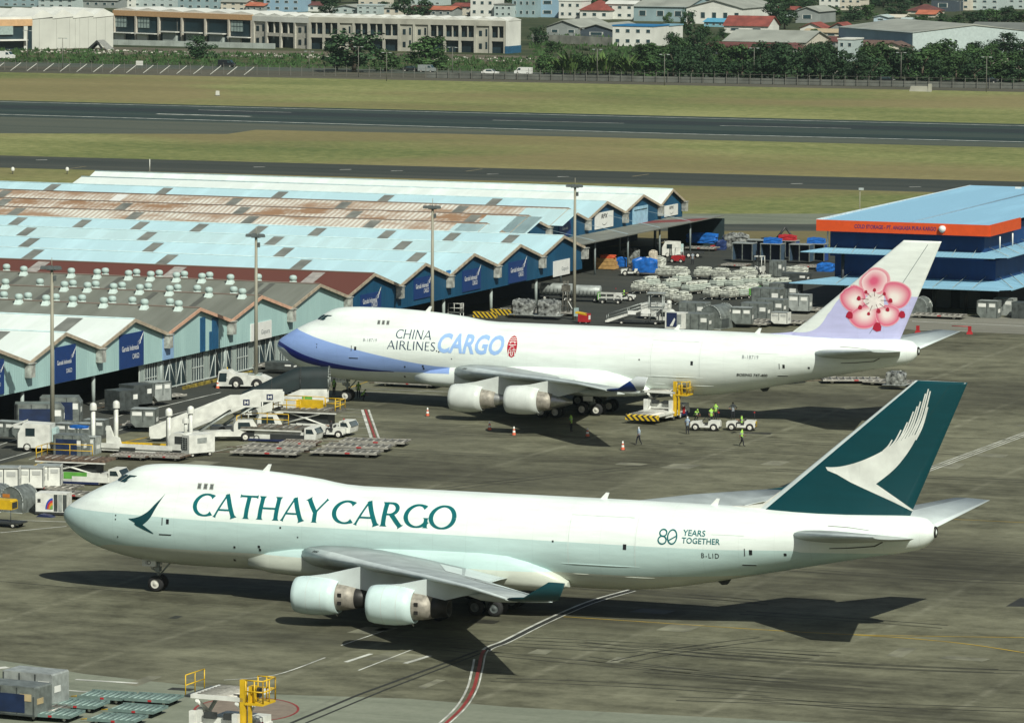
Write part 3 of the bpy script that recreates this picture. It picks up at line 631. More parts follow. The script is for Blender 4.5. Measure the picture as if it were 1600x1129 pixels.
        b = MB().loft([foil((xl + .15, sg * y, z), (xt - xl - .15, 0, .03), (0, 0, .3)), foil((48.0, sg * 31.25, 6.12), (2.6, 0, .02), (0, sg * -.2, .16)), foil((50.15, sg * 32.2, 7.45), (1.2, 0, 0), (0, sg * -.1, .02))], wl_m)
        wlo = b.build('winglet', wing)
        # slats, flaps and spoilers as raised panels on the upper skin
        def wp(y, f, o):
            y0 = [k for k in range(len(WING) - 1) if WING[k][0] <= y][-1]; A, B = WING[y0], WING[y0 + 1]; t = (y - A[0]) / (B[0] - A[0])
            xl, xt, z, tc, dr = [A[i] + (B[i] - A[i]) * t for i in range(1, 6)]
            return (xl + (xt - xl) * f, sg * y, z - dr * f + interp(f, AF) * 1.1 * tc * (xt - xl) + o)
        for y0, y1, f0, f1, m, nm in ((5, 12, .80, .985, wingedge_m, 'flap'), (12.5, 15.2, .8, .985, wingtop_m, 'aileron'), (15.5, 23, .78, .985, wingedge_m, 'flap'), (23.3, 29.5, .78, .985, wingtop_m, 'aileron'), (6, 11.5, .66, .78, wingedge_m, 'spoiler'), (15.8, 22.5, .63, .75, wingbot_m, 'spoiler')):
            b = MB(); k = 6
            for i in range(k):
                ya, yb = y0 + (y1 - y0) * i / k, y0 + (y1 - y0) * (i + 1) / k
                b.poly([wp(ya, f0, .03), wp(yb, f0, .03), wp(yb, f1, .02), wp(ya, f1, .02)], m)
            b.build(nm, wing)
        for y in (8.4, 16.5, 21.5):
            p = wp(y, .72, -.75); MB().lathe([(.02, -2.2), (.3, -1.2), (.38, 0), (.3, 1.4), (.05, 2.6)], wingbot_m, p, 'x', 10).build('flap_track_fairing', wing)
        for k in range(3): MB().poly([wp(4.6 + k * .25, f, .03) for f in (.03,)] + [wp(4.75 + k * .25, .03, .03), wp(4.75 + k * .25, .015, .02), wp(4.6 + k * .25, .015, .02)], dark_m).build('wing_vent', wing)
        # engines
        for ye, x0, zc, py in ((11.7, 23.75, 2.28, [(.5, 1.30), (2.4, 1.62), (5.3, 2.38), (9.5, 2.2), (10.5, 1.5), (8, 1.1), (5.6, .5), (3.3, .8)]), (20.8, 33.05, 3.42, [(.5, 1.30), (2.2, 1.5), (4.7, 2.1), (8, 1.6), (9, 1.25), (7, .95), (5.2, .45), (3.3, .8)])):
            ly = sg * ye
            cw = MB().lathe([(1.16, .0), (1.27, .06), (1.36, .4), (1.42, 1.2), (1.42, 1.9), (1.35, 2.7), (1.2, 3.4), (1.13, 3.4), (1.08, 2.9)], cowl_m, (x0, ly, zc), 'x', 36, mfn=lambda j: cowl_m)
            cw.lathe([(1.16, 0), (1.10, .1), (1.12, .9), (.35, .95), (.02, .5)], dark_m, (x0, ly, zc), 'x', 36, mfn=lambda j: steel_m if j == 0 else dark_m)
            e_ = cw.build('engine', a)
            for t in (1.25, 2.35): MB().lathe([(1.424 if t < 2 else 1.392, t), (1.426 if t < 2 else 1.386, t + .035)], seam_m, (x0, ly, zc), 'x', 36).build('cowl_seam', e_)
            MB().lathe([(1.06, 2.9), (1.0, 3.3), (.93, 4.0), (.80, 4.75), (.72, 4.75)], nozzle_m, (x0, ly, zc), 'x', 28).build('core_nozzle', e_)
            MB().lathe([(.84, 4.0), (.76, 4.9), (.60, 5.9), (.52, 5.9), (.3, 5.6)] if near else [(.74, 4.6), (.68, 4.9), (.45, 5.9), (.16, 6.7), (.01, 6.75)], plug_m if near else steel_m, (x0, ly, zc), 'x', 24).build('exhaust_cone', e_)
            if near:
                for ang in (150, 205): MB().box((x0 + 3.75, ly - .98 * .999 if sg < 0 else ly - .98, zc + (.15 if ang == 150 else -.45)), (.3, .02, .26), plug_m).build('nozzle_vent', e_)
            MB().tube((x0 + 3.1, ly, zc - 1.2), (x0 + 3.25, ly, zc - 1.42), .05, steel_m, n=6).build('drain_pipe', e_)
            MB().prism([(x0 + u, zc + v) for u, v in py], ly - .24, ly + .24, wingedge_m if near else cowl_m).build('pylon', e_)
        # tailplane
        MB().loft([foil((57.3, sg * .9, 7.0), (9.6, 0, .05), (0, 0, .95), .5), foil((66.9, sg * 11.07, 8.62), (2.95, 0, .05), (0, 0, .26), .5)], wingedge_m, mfn=lambda j, i: wingedge_m if i < 2 or i >= nn - 2 else (wingtop_m if i < 5 else (wingedge_m if i < NAF - 1 else wingbot_m))).build('tailplane', a)
    # stab slot seals on the side of the tail
    patch('trim_seal', [(61.2, 6.35), (62.6, 6.43), (64.4, 6.62), (65.0, 6.95), (65.05, 6.9), (64.45, 6.55), (62.6, 6.36), (61.2, 6.29)], dark_m)
    patch('trim_seal', [(61.0, 7.95), (62.5, 7.9), (64, 7.75), (64, 7.72), (62.5, 7.86), (61, 7.91)], mat('seal_grey', (.2, .2, .18)))
    # fin
    b = MB(); rings = []
    for z in (8.0, 8.79, 10, 12, 14, 16, 18.35, 18.55):
        le, ch = fin_sec(z); k = 1 if z < 18.5 else .5; rings.append(foil((le, 0, z), (ch, 0, 0), (0, ch * .095 * k, 0), .5))
    lem = wingedge_m if near else fin_m
    fin = b.loft(rings, fin_m, mfn=lambda j, i: lem if i < 2 or i >= len(rings[0]) - 2 else fin_m).build('tail_fin', a)
    MB().prism([(52.3, 8.7), (55.8, 8.6), (57.0, 10.1), (55.6, 9.05), (54.2, 8.85)], -.16, .16, mat('dorsal_grey', (.62, .63, .58)) if near else fin_m).build('dorsal_fairing', a)
    Fn = lambda x, z, o=.015: (x, -(fin_y(x, z) + o), z)
    def finpoly(name, pts, m, off=.015, parent=fin):
        """polygon on the fin side, cut into strips so that it follows the curve of the skin"""
        bm = bmesh.new(); bm.faces.new([bm.verts.new((x, 0, z)) for x, z in pts]); bm.normal_update(); bmesh.ops.triangulate(bm, faces=bm.faces)
        for k in range(56, 71): bmesh.ops.bisect_plane(bm, geom=bm.verts[:] + bm.edges[:] + bm.faces[:], plane_co=(k, 0, 0), plane_no=(1, 0, 0))
        bm.verts.index_update(); b = MB(); b.v = [Fn(v.co.x, v.co.z, off) for v in bm.verts]
        for f in bm.faces: b.face([v.index for v in f.verts], m)
        bm.free(); return b.build(name, parent, fix=False)
    ml = mat('rudder_line', (.006, .05, .055) if near else (.5, .5, .52), .5)
    for f0, za, zb_ in ((.70, 9.2, 13.2), (.70, 13.3, 18.2)):
        pa = fin_sec(za); pb = fin_sec(zb_); finpoly('rudder_hinge', [(pa[0] + pa[1] * f0, za), (pa[0] + pa[1] * f0 + .05, za), (pb[0] + pb[1] * f0 + .05, zb_), (pb[0] + pb[1] * f0, zb_)], ml)
    if near:
        t = lambda x, y: PL(q, 1160 + x / 3.527, 580 + y / 3.527, .4); wm_ = mat('fin_emblem_white', (.70, .73, .68), .4, var=.12, scale=.7)
        body = spl([(458, 526), (500, 527), (560, 520), (640, 498), (720, 465), (790, 428)], 3) + [(840, 400), (890, 372), (935, 350), (962, 352)] + spl([(962, 352), (935, 405), (900, 460), (850, 523), (800, 570), (735, 620)], 3)[1:] + [(838, 695), (937, 768), (925, 772), (830, 722), (700, 660), (600, 612), (520, 565), (470, 545)]
        i_ = [k for k, p in enumerate(body) if abs(p[0] - 735) < .5][0]; finpoly('emblem', [t(*p) for p in body[:i_ + 1] + body[-4:]], wm_, .02); finpoly('emblem', [t(*p) for p in body[i_:-3]], wm_, .02)
        for k, (bx, by, tx, ty) in enumerate(((775, 440, 824, 377), (800, 430, 872, 323), (826, 418, 907, 281), (848, 405, 940, 222), (872, 392, 961, 194), (892, 385, 979, 167), (912, 375, 1006, 124), (930, 368, 1022, 98), (944, 372, 1032, 110), (950, 378, 1018, 198))):
            pts = spl([(bx, by), (bx + (tx - bx) * .55, by + (ty - by) * .42), (tx, ty)], 4); ws = [10.5 - 3.5 * i / (len(pts) - 1) for i in range(len(pts))]
            for qd in ribbon(pts, ws): finpoly('emblem_streak', [t(*p) for p in qd], wm_, .024)
    else:
        t = lambda x, y: PL(q, 1240 + x / 4.444, 280 + y / 4.444, .4)
        def petal_mat(nm, inner, outer, pos):
            m, nt, bs = _nodes(nm); at_ = N(nt, 'ShaderNodeAttribute', attribute_name='t'); rp = N(nt, 'ShaderNodeValToRGB'); rp.color_ramp.elements[0].color = rgba(inner); rp.color_ramp.elements[1].color = rgba(outer)
            rp.color_ramp.elements[0].position = pos[0]; rp.color_ramp.elements[1].position = pos[1]; el = rp.color_ramp.elements.new(min(.99, pos[1] + .03)); el.color = rgba((.62, .22, .28)) ; e2 = rp.color_ramp.elements.new(1.0); e2.color = rgba((.74, .42, .45))
            nt.links.new(at_.outputs['Fac'], rp.inputs['Fac']); nt.links.new(rp.outputs['Color'], bs.inputs['Base Color']); bs.inputs['Roughness'].default_value = .4; return m
        pk = (.60, .10, .19); wh = (.76, .70, .66)
        pm1 = petal_mat('petal_pink_rimmed', wh, pk, (.25, .9)); pm2 = petal_mat('petal_pink_heart', pk, (.76, .60, .60), (.2, .8))
        for k, (outline, c, m) in enumerate((
            ([(470, 740), (462, 690), (500, 640), (545, 610), (600, 612), (645, 640), (660, 690), (640, 745), (600, 780), (550, 790), (500, 780)], (555, 705), pm2),
            ([(640, 770), (660, 725), (700, 712), (760, 720), (810, 755), (822, 800), (800, 850), (765, 880), (720, 885), (680, 860)], (690, 830), pm1),
            ([(460, 760), (400, 740), (345, 765), (310, 805), (325, 860), (370, 905), (430, 925), (465, 900), (480, 850), (475, 800)], (440, 850), pm1),
            ([(560, 880), (500, 890), (450, 905), (390, 950), (395, 995), (440, 1035), (500, 1042), (550, 1020), (580, 970), (585, 915)], (500, 930), pm1),
            ([(590, 900), (640, 890), (700, 900), (735, 930), (730, 985), (690, 1020), (640, 1028), (600, 1005), (582, 955)], (640, 930), pm1))):
            cx_ = sum(p[0] for p in outline) / len(outline); cy_ = sum(p[1] for p in outline) / len(outline); outline = [(cx_ + (p[0] - cx_) * 1.1 + (562 - cx_) * .10, cy_ + (p[1] - cy_) * 1.1 + (840 - cy_) * .10) for p in outline]
            ol = spl(outline + outline[:1], 3)[:-1]; b = MB(); n = len(ol); vals = []
            for r in (0, .3, .55, .75, .9, 1.0):
                for p in ol: b.v.append(Fn(*t(c[0] + (p[0] - c[0]) * r, c[1] + (p[1] - c[1]) * r), .018 + k * .003)); vals.append(r)
            for r in range(5):
                for i in range(n): j = (i + 1) % n; b.face((r * n + i, r * n + j, (r + 1) * n + j, (r + 1) * n + i), m)
            o = b.build('petal', fin, fix=False); at_ = o.data.attributes.new('t', 'FLOAT', 'POINT'); at_.data.foreach_set('value', vals)
        sm = mat('stamen_red', (.36, .008, .035), .4, var=.05); lm = mat('stamen_line', (.14, .03, .04), .4)
        finpoly('flower_heart', [t(562 + 80 * math.cos(i * .628) * (1 if i % 2 else .8), 845 + 66 * math.sin(i * .628) * (1 if i % 2 else .8)) for i in range(10)], mat('heart_white', (.76, .72, .68), .4), .036)
        for sx, sy, r in ((503, 782, 13), (562, 768, 13), (629, 795, 13), (671, 843, 17), (650, 905, 16), (589, 915, 17), (521, 933, 13), (463, 888, 17), (454, 826, 17), (391, 942, 28), (580, 1025, 34), (748, 940, 27)):
            finpoly('stamen', [t(sx + r * math.cos(i * .898) * (.8 + .3 * (i % 2)), sy + r * math.sin(i * .898)) for i in range(7)], sm, .04)
            if r < 20:
                v = Vector((sx - 562, sy - 840)); l = v.length; v /= l; n_ = Vector((-v.y, v.x)) * 2.2
                A = Vector((562, 840)) + v * l * .38; B = Vector((562, 840)) + v * l * .86; finpoly('stamen_line', [t(*(A + n_)), t(*(A - n_)), t(*(B - n_ * .5)), t(*(B + n_ * .5))], lm, .042)
    # lettering and badges on the port side
    if near:
        fn = lambda x, z, o: (x, -(half(x, z) + o), z)
        drawn_word('CATHAY', 11.85, 22.62, 6.36, 1.66, fn, ink, .175, .08, 1.7, parent=a); drawn_word('CARGO', 23.08, 32.95, 6.36, 1.68, fn, ink, .175, .08, 1.7, parent=a)
        s = lambda x, y: PL(q, 80 + x / 3.81, 700 + y / 3.81, 3.05)
        for pts, m in (([(460, 418), (490, 414), (530, 403), (570, 380), (600, 358)], None),):
            up = spl([(460, 417), (490, 415), (530, 403), (575, 375), (610, 335), (640, 300), (656, 276)], 4); lo = spl([(460, 420), (490, 437), (520, 452), (545, 455), (590, 415), (618, 360), (656, 278)], 4)
            b = MB()
            for i in range(len(up) - 1):
                for j in range(6):
                    mixp = lambda a, c, f: (a[0] + (c[0] - a[0]) * f, a[1] + (c[1] - a[1]) * f)
                    b.poly([L_(*s(*p), .02) for p in (mixp(up[i], lo[i], j / 6), mixp(up[i + 1], lo[i + 1], j / 6), mixp(up[i + 1], lo[i + 1], (j + 1) / 6), mixp(up[i], lo[i], (j + 1) / 6))], trim)
            for qd in ribbon(spl([(500, 441), (530, 457), (565, 478), (612, 506)], 4), [16, 22, 26, 26, 25, 24, 22, 20, 17, 14, 11, 7, 2]): b.poly([L_(*s(*p), .024) for p in qd], trim)
            b.build('emblem', a, fix=False)
        yr = [PL(q, *p, 3.2) for p in ((1028, 846), (1053, 846), (1065, 836), (1100, 836), (1064, 848), (1123, 849), (1095, 871), (1122, 871))]
        z8 = 6.45
        for cx, rx, ry, cz in ((48.98, .26, .24, 6.98), (48.95, .30, .28, 6.47), (49.68, .34, .50, 6.72)):
            b = MB()
            for qd in arc(cx, cz, rx, ry, 0, 360, .10, .10): b.poly([fn(x, z, .02) for x, z in qd], ink)
            b.build('numeral_stroke', a, fix=False)
        MB().poly([fn(*p, .024) for p in ((49.45, 6.42), (49.45, 6.52), (50.0, 6.85), (50.0, 6.75))], ink).build('numeral_stroke', a, fix=False)
        T2 = lambda x0, z0: (lambda u, v: fn(x0 + u, z0 + v, .02))
        lettering('YEARS', T2(50.45, 6.86), 1.68, .40, ink, parent=a, bold=.012, cut=.2, split=True); lettering('TOGETHER', T2(50.42, 6.32), 2.85, .40, ink, parent=a, bold=.012, cut=.2, split=True)
        lettering('B-LID', T2(51.9, 5.3), 1.3, .36, dark_m, parent=a, spacing=1.25, split=True)
    else:
        fn = lambda x, z, o: (x, -(half(x, z) + o), z)
        P = lambda px, py, y=3.15: PL(q, px, py, y)
        a0, a1 = P(616, 534), P(670, 533); drawn_word('CHINA', a0[0], a1[0] + .2, 7.02, .88, fn, ink, .12, .08, 1.25, parent=a)
        a0, a1 = P(605, 549.5), P(678.5, 548); drawn_word('AIRLINES', a0[0], a1[0] + .2, 5.92, .86, fn, ink, .12, .08, 1.25, parent=a)
        a0, a1 = P(684, 549), P(787, 552); z0 = 5.86
        lettering('CARGO', lambda u, v: fn(a0[0] + u, z0 + v, .02), a1[0] - a0[0], 1.8, mat('ink_sky_blue', (.30, .48, .80), .4, var=.05), parent=a, bold=.03, shear=.2, cut=.2, split=True)
        c = P(800, 541.5); sealm = mat('seal_red', (.42, .01, .03), .4, var=.06); b = MB()
        for i in range(-9, 9):
            za, zb_ = i / 9, (i + 1) / 9; wa, wb = math.sqrt(1 - za * za), math.sqrt(max(0, 1 - zb_ * zb_)); b.poly([fn(c[0] - .52 * wa, c[1] + 1.08 * za, .02), fn(c[0] + .52 * wa, c[1] + 1.08 * za, .02), fn(c[0] + .52 * wb, c[1] + 1.08 * zb_, .02), fn(c[0] - .52 * wb, c[1] + 1.08 * zb_, .02)], sealm)
        seal = b.build('seal_badge', a, fix=False); sw = mat('seal_white', (.76, .74, .70), .4)
        strokes = [[(-.25, .85), (.28, .85)], [(-.35, .68), (.36, .68)], [(0, .98), (0, .1)], [(-.38, .48), (.38, .48)], [(-.28, .3), (-.1, .55)], [(.28, .3), (.1, .55)], [(-.40, .18), (.40, .18)], [(-.2, .02), (.2, .02)],
                   [(-.3, -.2), (-.1, -.12)], [(-.34, -.3), (-.34, -.8), (-.42, -.95)], [(-.34, -.32), (-.08, -.32), (-.08, -.9)], [(-.4, -.58), (0, -.58)], [(.05, -.28), (.42, -.28)], [(.22, -.12), (.22, -.28)], [(.12, -.45), (.12, -.75), (.0, -.95)], [(.12, -.45), (.34, -.45), (.34, -.85), (.44, -.85)]]
        b = MB()
        for k, st in enumerate(strokes):
            for qd in ribbon(st, [.075] * len(st)): b.poly([fn(c[0] + x, c[1] + z, .026 + k * .001) for x, z in qd], sw)
        b.build('seal_characters', seal, fix=False)
        T2 = lambda x0, z0: (lambda u, v: fn(x0 + u, z0 + v, .02))
        a0 = P(567, 533); lettering('B-18719', T2(a0[0], a0[1]), 1.5, .30, mat('ink_grey', (.15, .17, .19)), parent=a, spacing=1.15, split=True)
        a0 = P(1159, 560); lettering('B-18719', T2(a0[0], a0[1]), 1.65, .34, mat('ink_grey', (.15, .17, .19)), parent=a, spacing=1.15, split=True)
        a0 = P(1151, 587, 2.9); lettering('BOEING 747-400', T2(a0[0], a0[1]), 3.1, .26, dark_m, parent=a, bold=.02, shear=.25)
        dot(P(683, 548)[0], P(683, 548)[1], .06)
    # landing gear
    g = MB().tube((7.75, 0, .62), (7.75, 0, 2.6), .13, strut_m).tube((7.75, -.5, .62), (7.75, .5, .62), .1, strut_m).tube((7.75, 0, 1.1), (8.9, 0, 2.4), .07, strut_m).tube((7.75, 0, 1.5), (7.2, 0, 1.7), .06, strut_m).box((7.75, 0, 1.5), (.35, .5, .35), strut_m).box((7.35, 0, 1.75), (.2, .6, .2), mat('gear_lamp', (.5, .52, .5))).build('nose_gear', a)
    for y in (-.46, .46): MB().wheel((7.75, y, .62), .62, .42, tyre_m, rim_m, n=20).build('wheel', g)
    for y in (-.62, .62):
        d = MB().box((7.25, y, 1.95), (1.1, .05, .55), mat('gear_door_white', (.72, .75, .71))).build('gear_door', g)
        if y < 0: lettering(split=True, text='ID' if near else 'B-18719', fn=lambda u, v: (7.0 + u if near else 6.8 + u, y - .03, 2.08 + v if near else 2.14 + v), width=.42 if near else .9, height=.3 if near else .18, m=dark_m, parent=d)
    for gx, gy in ((32.0, 5.5), (32.0, -5.5), (35.1, 1.95), (35.1, -1.95)):
        g = MB().tube((gx, gy, .65), (gx, gy, 2.6), .2, strut_m).tube((gx - .75, gy, .62), (gx + .75, gy, .62), .13, strut_m).tube((gx, gy, 1.0), (gx - 1.5, gy, 2.3), .1, strut_m).box((gx + .1, gy, 1.2), (.5, .35, .4), strut_m).build('main_gear', a)
        for dx in (-.76, .76):
            for dy in (-.56, .56): MB().wheel((gx + dx, gy + dy, .62), .62, .44, tyre_m, mat('rim_grimy', (.10, .12, .12)) if near else rim_m, n=20).build('wheel', g)
        MB().box((gx - .2, gy + (-.85 if gy < 0 else .85) * .6, 1.45), (1.0, .05, .5), mat('gear_door_white', (.72, .75, .71))).build('gear_door', g)
    return a
plane_near = freighter(Q_NEAR, 'teal', 'white and pale teal four-engined freighter with dark green fin, nearest the camera')
plane_far = freighter(Q_FAR, 'blossom', 'white freighter with blue nose band and pink blossom fin, parked behind the nearer one')
# ================================================================= cargo sheds
def wallsheet(name, col, col2, period=.35, **k):
    m = corrugated(name, col, col2, period, **k)
    for n in m.node_tree.nodes:
        if n.type == 'TEX_WAVE': n.bands_direction = 'Y'
    return m
rf_white = corrugated('roof_white', (.74, .82, .79), (.62, .69, .66), dirt_amt=.1, scale=(.3, .05, .1))
rf_blue = corrugated('roof_pale_blue', (.47, .69, .75), (.40, .59, .64), dirt_amt=.0, scale=(.35, .04, .1))
rf_blue2 = corrugated('roof_faded_blue', (.49, .69, .73), (.41, .57, .59), dirt_amt=.2, scale=(.5, .05, .1))
rf_grey = corrugated('roof_grey', (.20, .215, .185), (.14, .15, .125), dirt_amt=.3, scale=(.6, .05, .1))
rf_red = corrugated('roof_rust_red', (.052, .015, .013), (.12, .045, .033), dirt_amt=-.6, scale=(1.2, .08, .2))
rf_rust = corrugated('roof_rust_striped', (.62, .63, .57), (.30, .20, .13), dirt_amt=.35, scale=(.13, .3, .1), stripe=.75)
rf_rust2 = corrugated('roof_rust_heavy', (.60, .59, .53), (.27, .165, .095), dirt_amt=.2, scale=(.13, .3, .1), stripe=.75)
trim_m = mat('roof_trim', (.42, .36, .27), .6, var=.2); trim_p = mat('roof_trim_peach', (.58, .36, .25), .6)
wl_pale = wallsheet('wall_pale_teal', (.37, .55, .53), (.31, .47, .46), .5, dirt_amt=.1, scale=(.3, .4, .08))
wl_blue = wallsheet('wall_deep_blue', (.010, .082, .165), (.007, .060, .125), .5, dirt_amt=.1, scale=(.3, .3, .08))
navy_m = mat('sign_navy', (.006, .035, .15), .5, var=.06); signw_m = mat('sign_white', (.68, .70, .67), .5, var=.05); signt_m = mat('sign_text_white', (.72, .75, .74), .5, var=.03)
inside_m = mat('interior_shade', (.015, .018, .03), .9); column_m = mat('column_grey', (.34, .40, .38), .6); skylight_m = mat('skylight_sheet', (.20, .21, .185), .5, var=.2, scale=.6); vent_m = mat('vent_grey_green', (.40, .52, .49), .65, 0.0, var=.12, scale=2); hopper_m = mat('hopper_metal', (.52, .54, .49), .5, .2, var=.35, scale=1.5)  # interior tone is near-black: shade painted into the colour
E0, EL, EC = -50.5, -230.0, -67.0
ZV, ZP, ZU = 6.1, 8.05, 3.25
VA = [-34.2, -18.1, -2.0, 14.0, 30.1, 46.2, 62.3, 78.4]; VB = [78.4, 94.0, 109.8, 125.5, 141.1, 156.6]; VC = [156.6, 172.0, 187.4, 202.8, 218.2, 233.4, 244.0]
def P3(e, n, z): return (e, n, z)               # shed frame: x = east along the runway, y = north, z up
def shed(name, label, e0, valleys, roofs, wall_m, lefts=None, trims=None, zu=ZU):
    t = thing(name, label, 'warehouse', W(0, 0), RZ)
    for k in range(len(valleys) - 1):
        n0, n2 = valleys[k], valleys[k + 1]; n1 = (n0 + n2) / 2; el = (lefts or {}).get(k, EL); eo = e0 + .35
        zp = ZP + (.2 if valleys is VA and k < 4 else 0)
        for (na, za), (nb, zb), nm in (((n0, ZV), (n1, zp), roofs[k]), ((n1, zp), (n2, ZV), roofs[k])):
            b = MB(); top = [(el, na, za), (eo, na, za), (eo, nb, zb), (el, nb, zb)]
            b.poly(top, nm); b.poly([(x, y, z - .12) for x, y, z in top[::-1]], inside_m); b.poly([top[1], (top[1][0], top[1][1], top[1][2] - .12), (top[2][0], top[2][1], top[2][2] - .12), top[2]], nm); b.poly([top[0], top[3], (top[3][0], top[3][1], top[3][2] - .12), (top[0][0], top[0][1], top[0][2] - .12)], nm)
            s = b.build('roof_slope', t)
            if na == n0: shed_slopes[(name, k)] = (s, n0, ZV, n1, zp)
            tm = (trims or {}).get(k, trim_m); b = MB()
            b.prism([(na, za + .06), (nb, zb + .06), (nb, zb - .3), (na, za - .3)], eo + .003, eo + .10, tm, 'x').build('barge_board', t)
        b = MB(); b.prism([(n0 + .01, zu), (n2 - .01, zu), (n2 - .01, ZV - .13), (n1, zp - .14), (n0 + .01, ZV - .13)], e0 - .25, e0, wall_m, 'x').build('gable_wall', t)
        MB().lathe([(.16, 0), (.14, .08)], trim_m, (0, 0, 0), 'x', 8)
        b = MB().tube((el, n1, zp + .06), (eo, n1, zp + .06), .08, mat('ridge_cap_pale', (.42, .56, .58), .6) if roofs[k] in (rf_blue, rf_blue2, rf_white) else mat('ridge_cap', (.13, .10, .08), .6), n=6).build('ridge_cap', t)
        h = MB().box((e0 + .38, n2, ZV - 1.55), (.7, .95, 1.35), hopper_m).box((e0 + .38, n2, ZV - .2), (.9, 1.15, .1), hopper_m).build('rain_hopper', t)
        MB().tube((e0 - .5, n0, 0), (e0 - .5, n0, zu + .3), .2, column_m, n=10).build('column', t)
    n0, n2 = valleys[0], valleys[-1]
    MB().box((e0 - 7, (n0 + n2) / 2, 0), (.3, n2 - n0 - .5, 5.9), inside_m).build('shade_backing', t)  # added near-black sheet that keeps the open bays dark, not a real partition
    return t
shed_slopes = {}
A_ = shed('cargo_shed', 'long pale teal cargo shed with white and grey gabled roofs at left', E0, VA, [rf_white, rf_white, rf_white, rf_white, rf_grey, rf_grey, rf_grey], wl_pale, trims={0: trim_m, 4: trim_p, 5: trim_p, 6: trim_m})
B_ = shed('cargo_shed', 'deep blue cargo shed with one red and four pale blue gabled roofs', E0, VB, [rf_red, rf_blue, rf_blue, rf_blue2, rf_blue], wl_blue)
C_ = shed('cargo_shed', 'far blue cargo shed with rusty striped roofs and a grey canopy', EC, VC, [rf_rust, rf_rust2, rf_rust, rf_blue, rf_white, rf_white], wl_blue, lefts={4: -156.0, 5: -160.0}, zu=3.6)
SL = {}
for (nm, k), v in shed_slopes.items(): pass
def slope_hit(px, py, n0, z0, n1, z1):
    """where a sight line meets a roof slope -> east, north, z"""
    a = (z1 - z0) / (n1 - n0); d = ray(px, py); dn = d.x * NV.x + d.y * NV.y; on = -460 * NV.y
    t = (z0 + a * (on - n0) - CAM_H) / (d.z - a * dn); X = CAMP + d * t; e, n = en(X); return e, n, X.z
def skylight(t, val, k, px, py, wd=.75, m=skylight_m, zp=ZP):
    n0, n1 = val[k], (val[k] + val[k + 1]) / 2; e, n, z = slope_hit(px, py, n0, ZV, n1, zp); f = lambda u, s: (e + u, n0 + (n1 - n0) * s, ZV + (zp - ZV) * s + .035)
    b = MB().poly([f(-wd, .04), f(wd, .04), f(wd, .95), f(-wd, .95)], m); MB.poly(b, [f(-wd, .04), f(-wd, .95), tuple(Vector(f(-wd, .95)) - Vector((0, 0, .03))), tuple(Vector(f(-wd, .04)) - Vector((0, 0, .03)))], m)
    b.build('skylight', t)
Z4 = lambda x, y: (x * .3375, 260 + y * .3375); ZB = lambda x, y: (530 + x * .3375, 260 + y * .3375)
for k, l in ((4, ((85, 252), (385, 262), (652, 272), (925, 283), (1200, 292), (1470, 302), (1790, 316), (2090, 328), (2365, 334))), (3, ((130, 298), (685, 320), (1273, 342), (1870, 362))), (2, ((145, 346), (715, 370), (1322, 391), (1935, 415))), (1, ((165, 398), (785, 422), (1405, 446)))):
    for x, y in l: skylight(B_, VB, k, *Z4(x, y))
pale_sky = mat('skylight_pale', (.38, .36, .33), .5, var=.2)
for x, y in ((180, 460), (810, 487), (1455, 510)): skylight(B_, VB, 0, *Z4(x, y), .8, pale_sky)
for k, l in ((3, ((248, 93), (765, 112), (1298, 130), (1788, 147), (2290, 163))), (2, ((20, 124), (1085, 163), (1590, 180), (2130, 200))), (1, ((20, 163), (575, 184), (1120, 204), (1640, 222), (2190, 240))), (0, ((80, 207), (625, 228), (1160, 246), (1725, 265)))):
    for x, y in l: skylight(C_, VC, k, *Z4(x, y), .8)
skylight(C_, VC, 2, *Z4(550, 145), .9, signw_m)
for x, y, k in ((320, 725, 3), (10, 765, 2)): skylight(A_, VA, k, *Z4(x, y), .9, zp=ZP + .2)
for x, y, k in ((520, 545, 6), (60, 535, 6), (1160, 580, 6), (900, 640, 5), (250, 560, 5), (700, 600, 5), (1240, 560, 6)): skylight(A_, VA, k, *Z4(x, y), .35, mat('roof_stain_sheet', (.10, .105, .09), .6))
# patched new sheets at the right-hand ends of the rusty roofs
for k, px, py, wd in ((0, 655, 285, 3.2), (0, 590, 285, 2.0), (1, 785, 255, 4.0), (2, 960, 225, 4.0), (1, 870, 250, 2.)):
    skylight(C_, VC, k, *ZB(px, py), wd, rf_blue2)
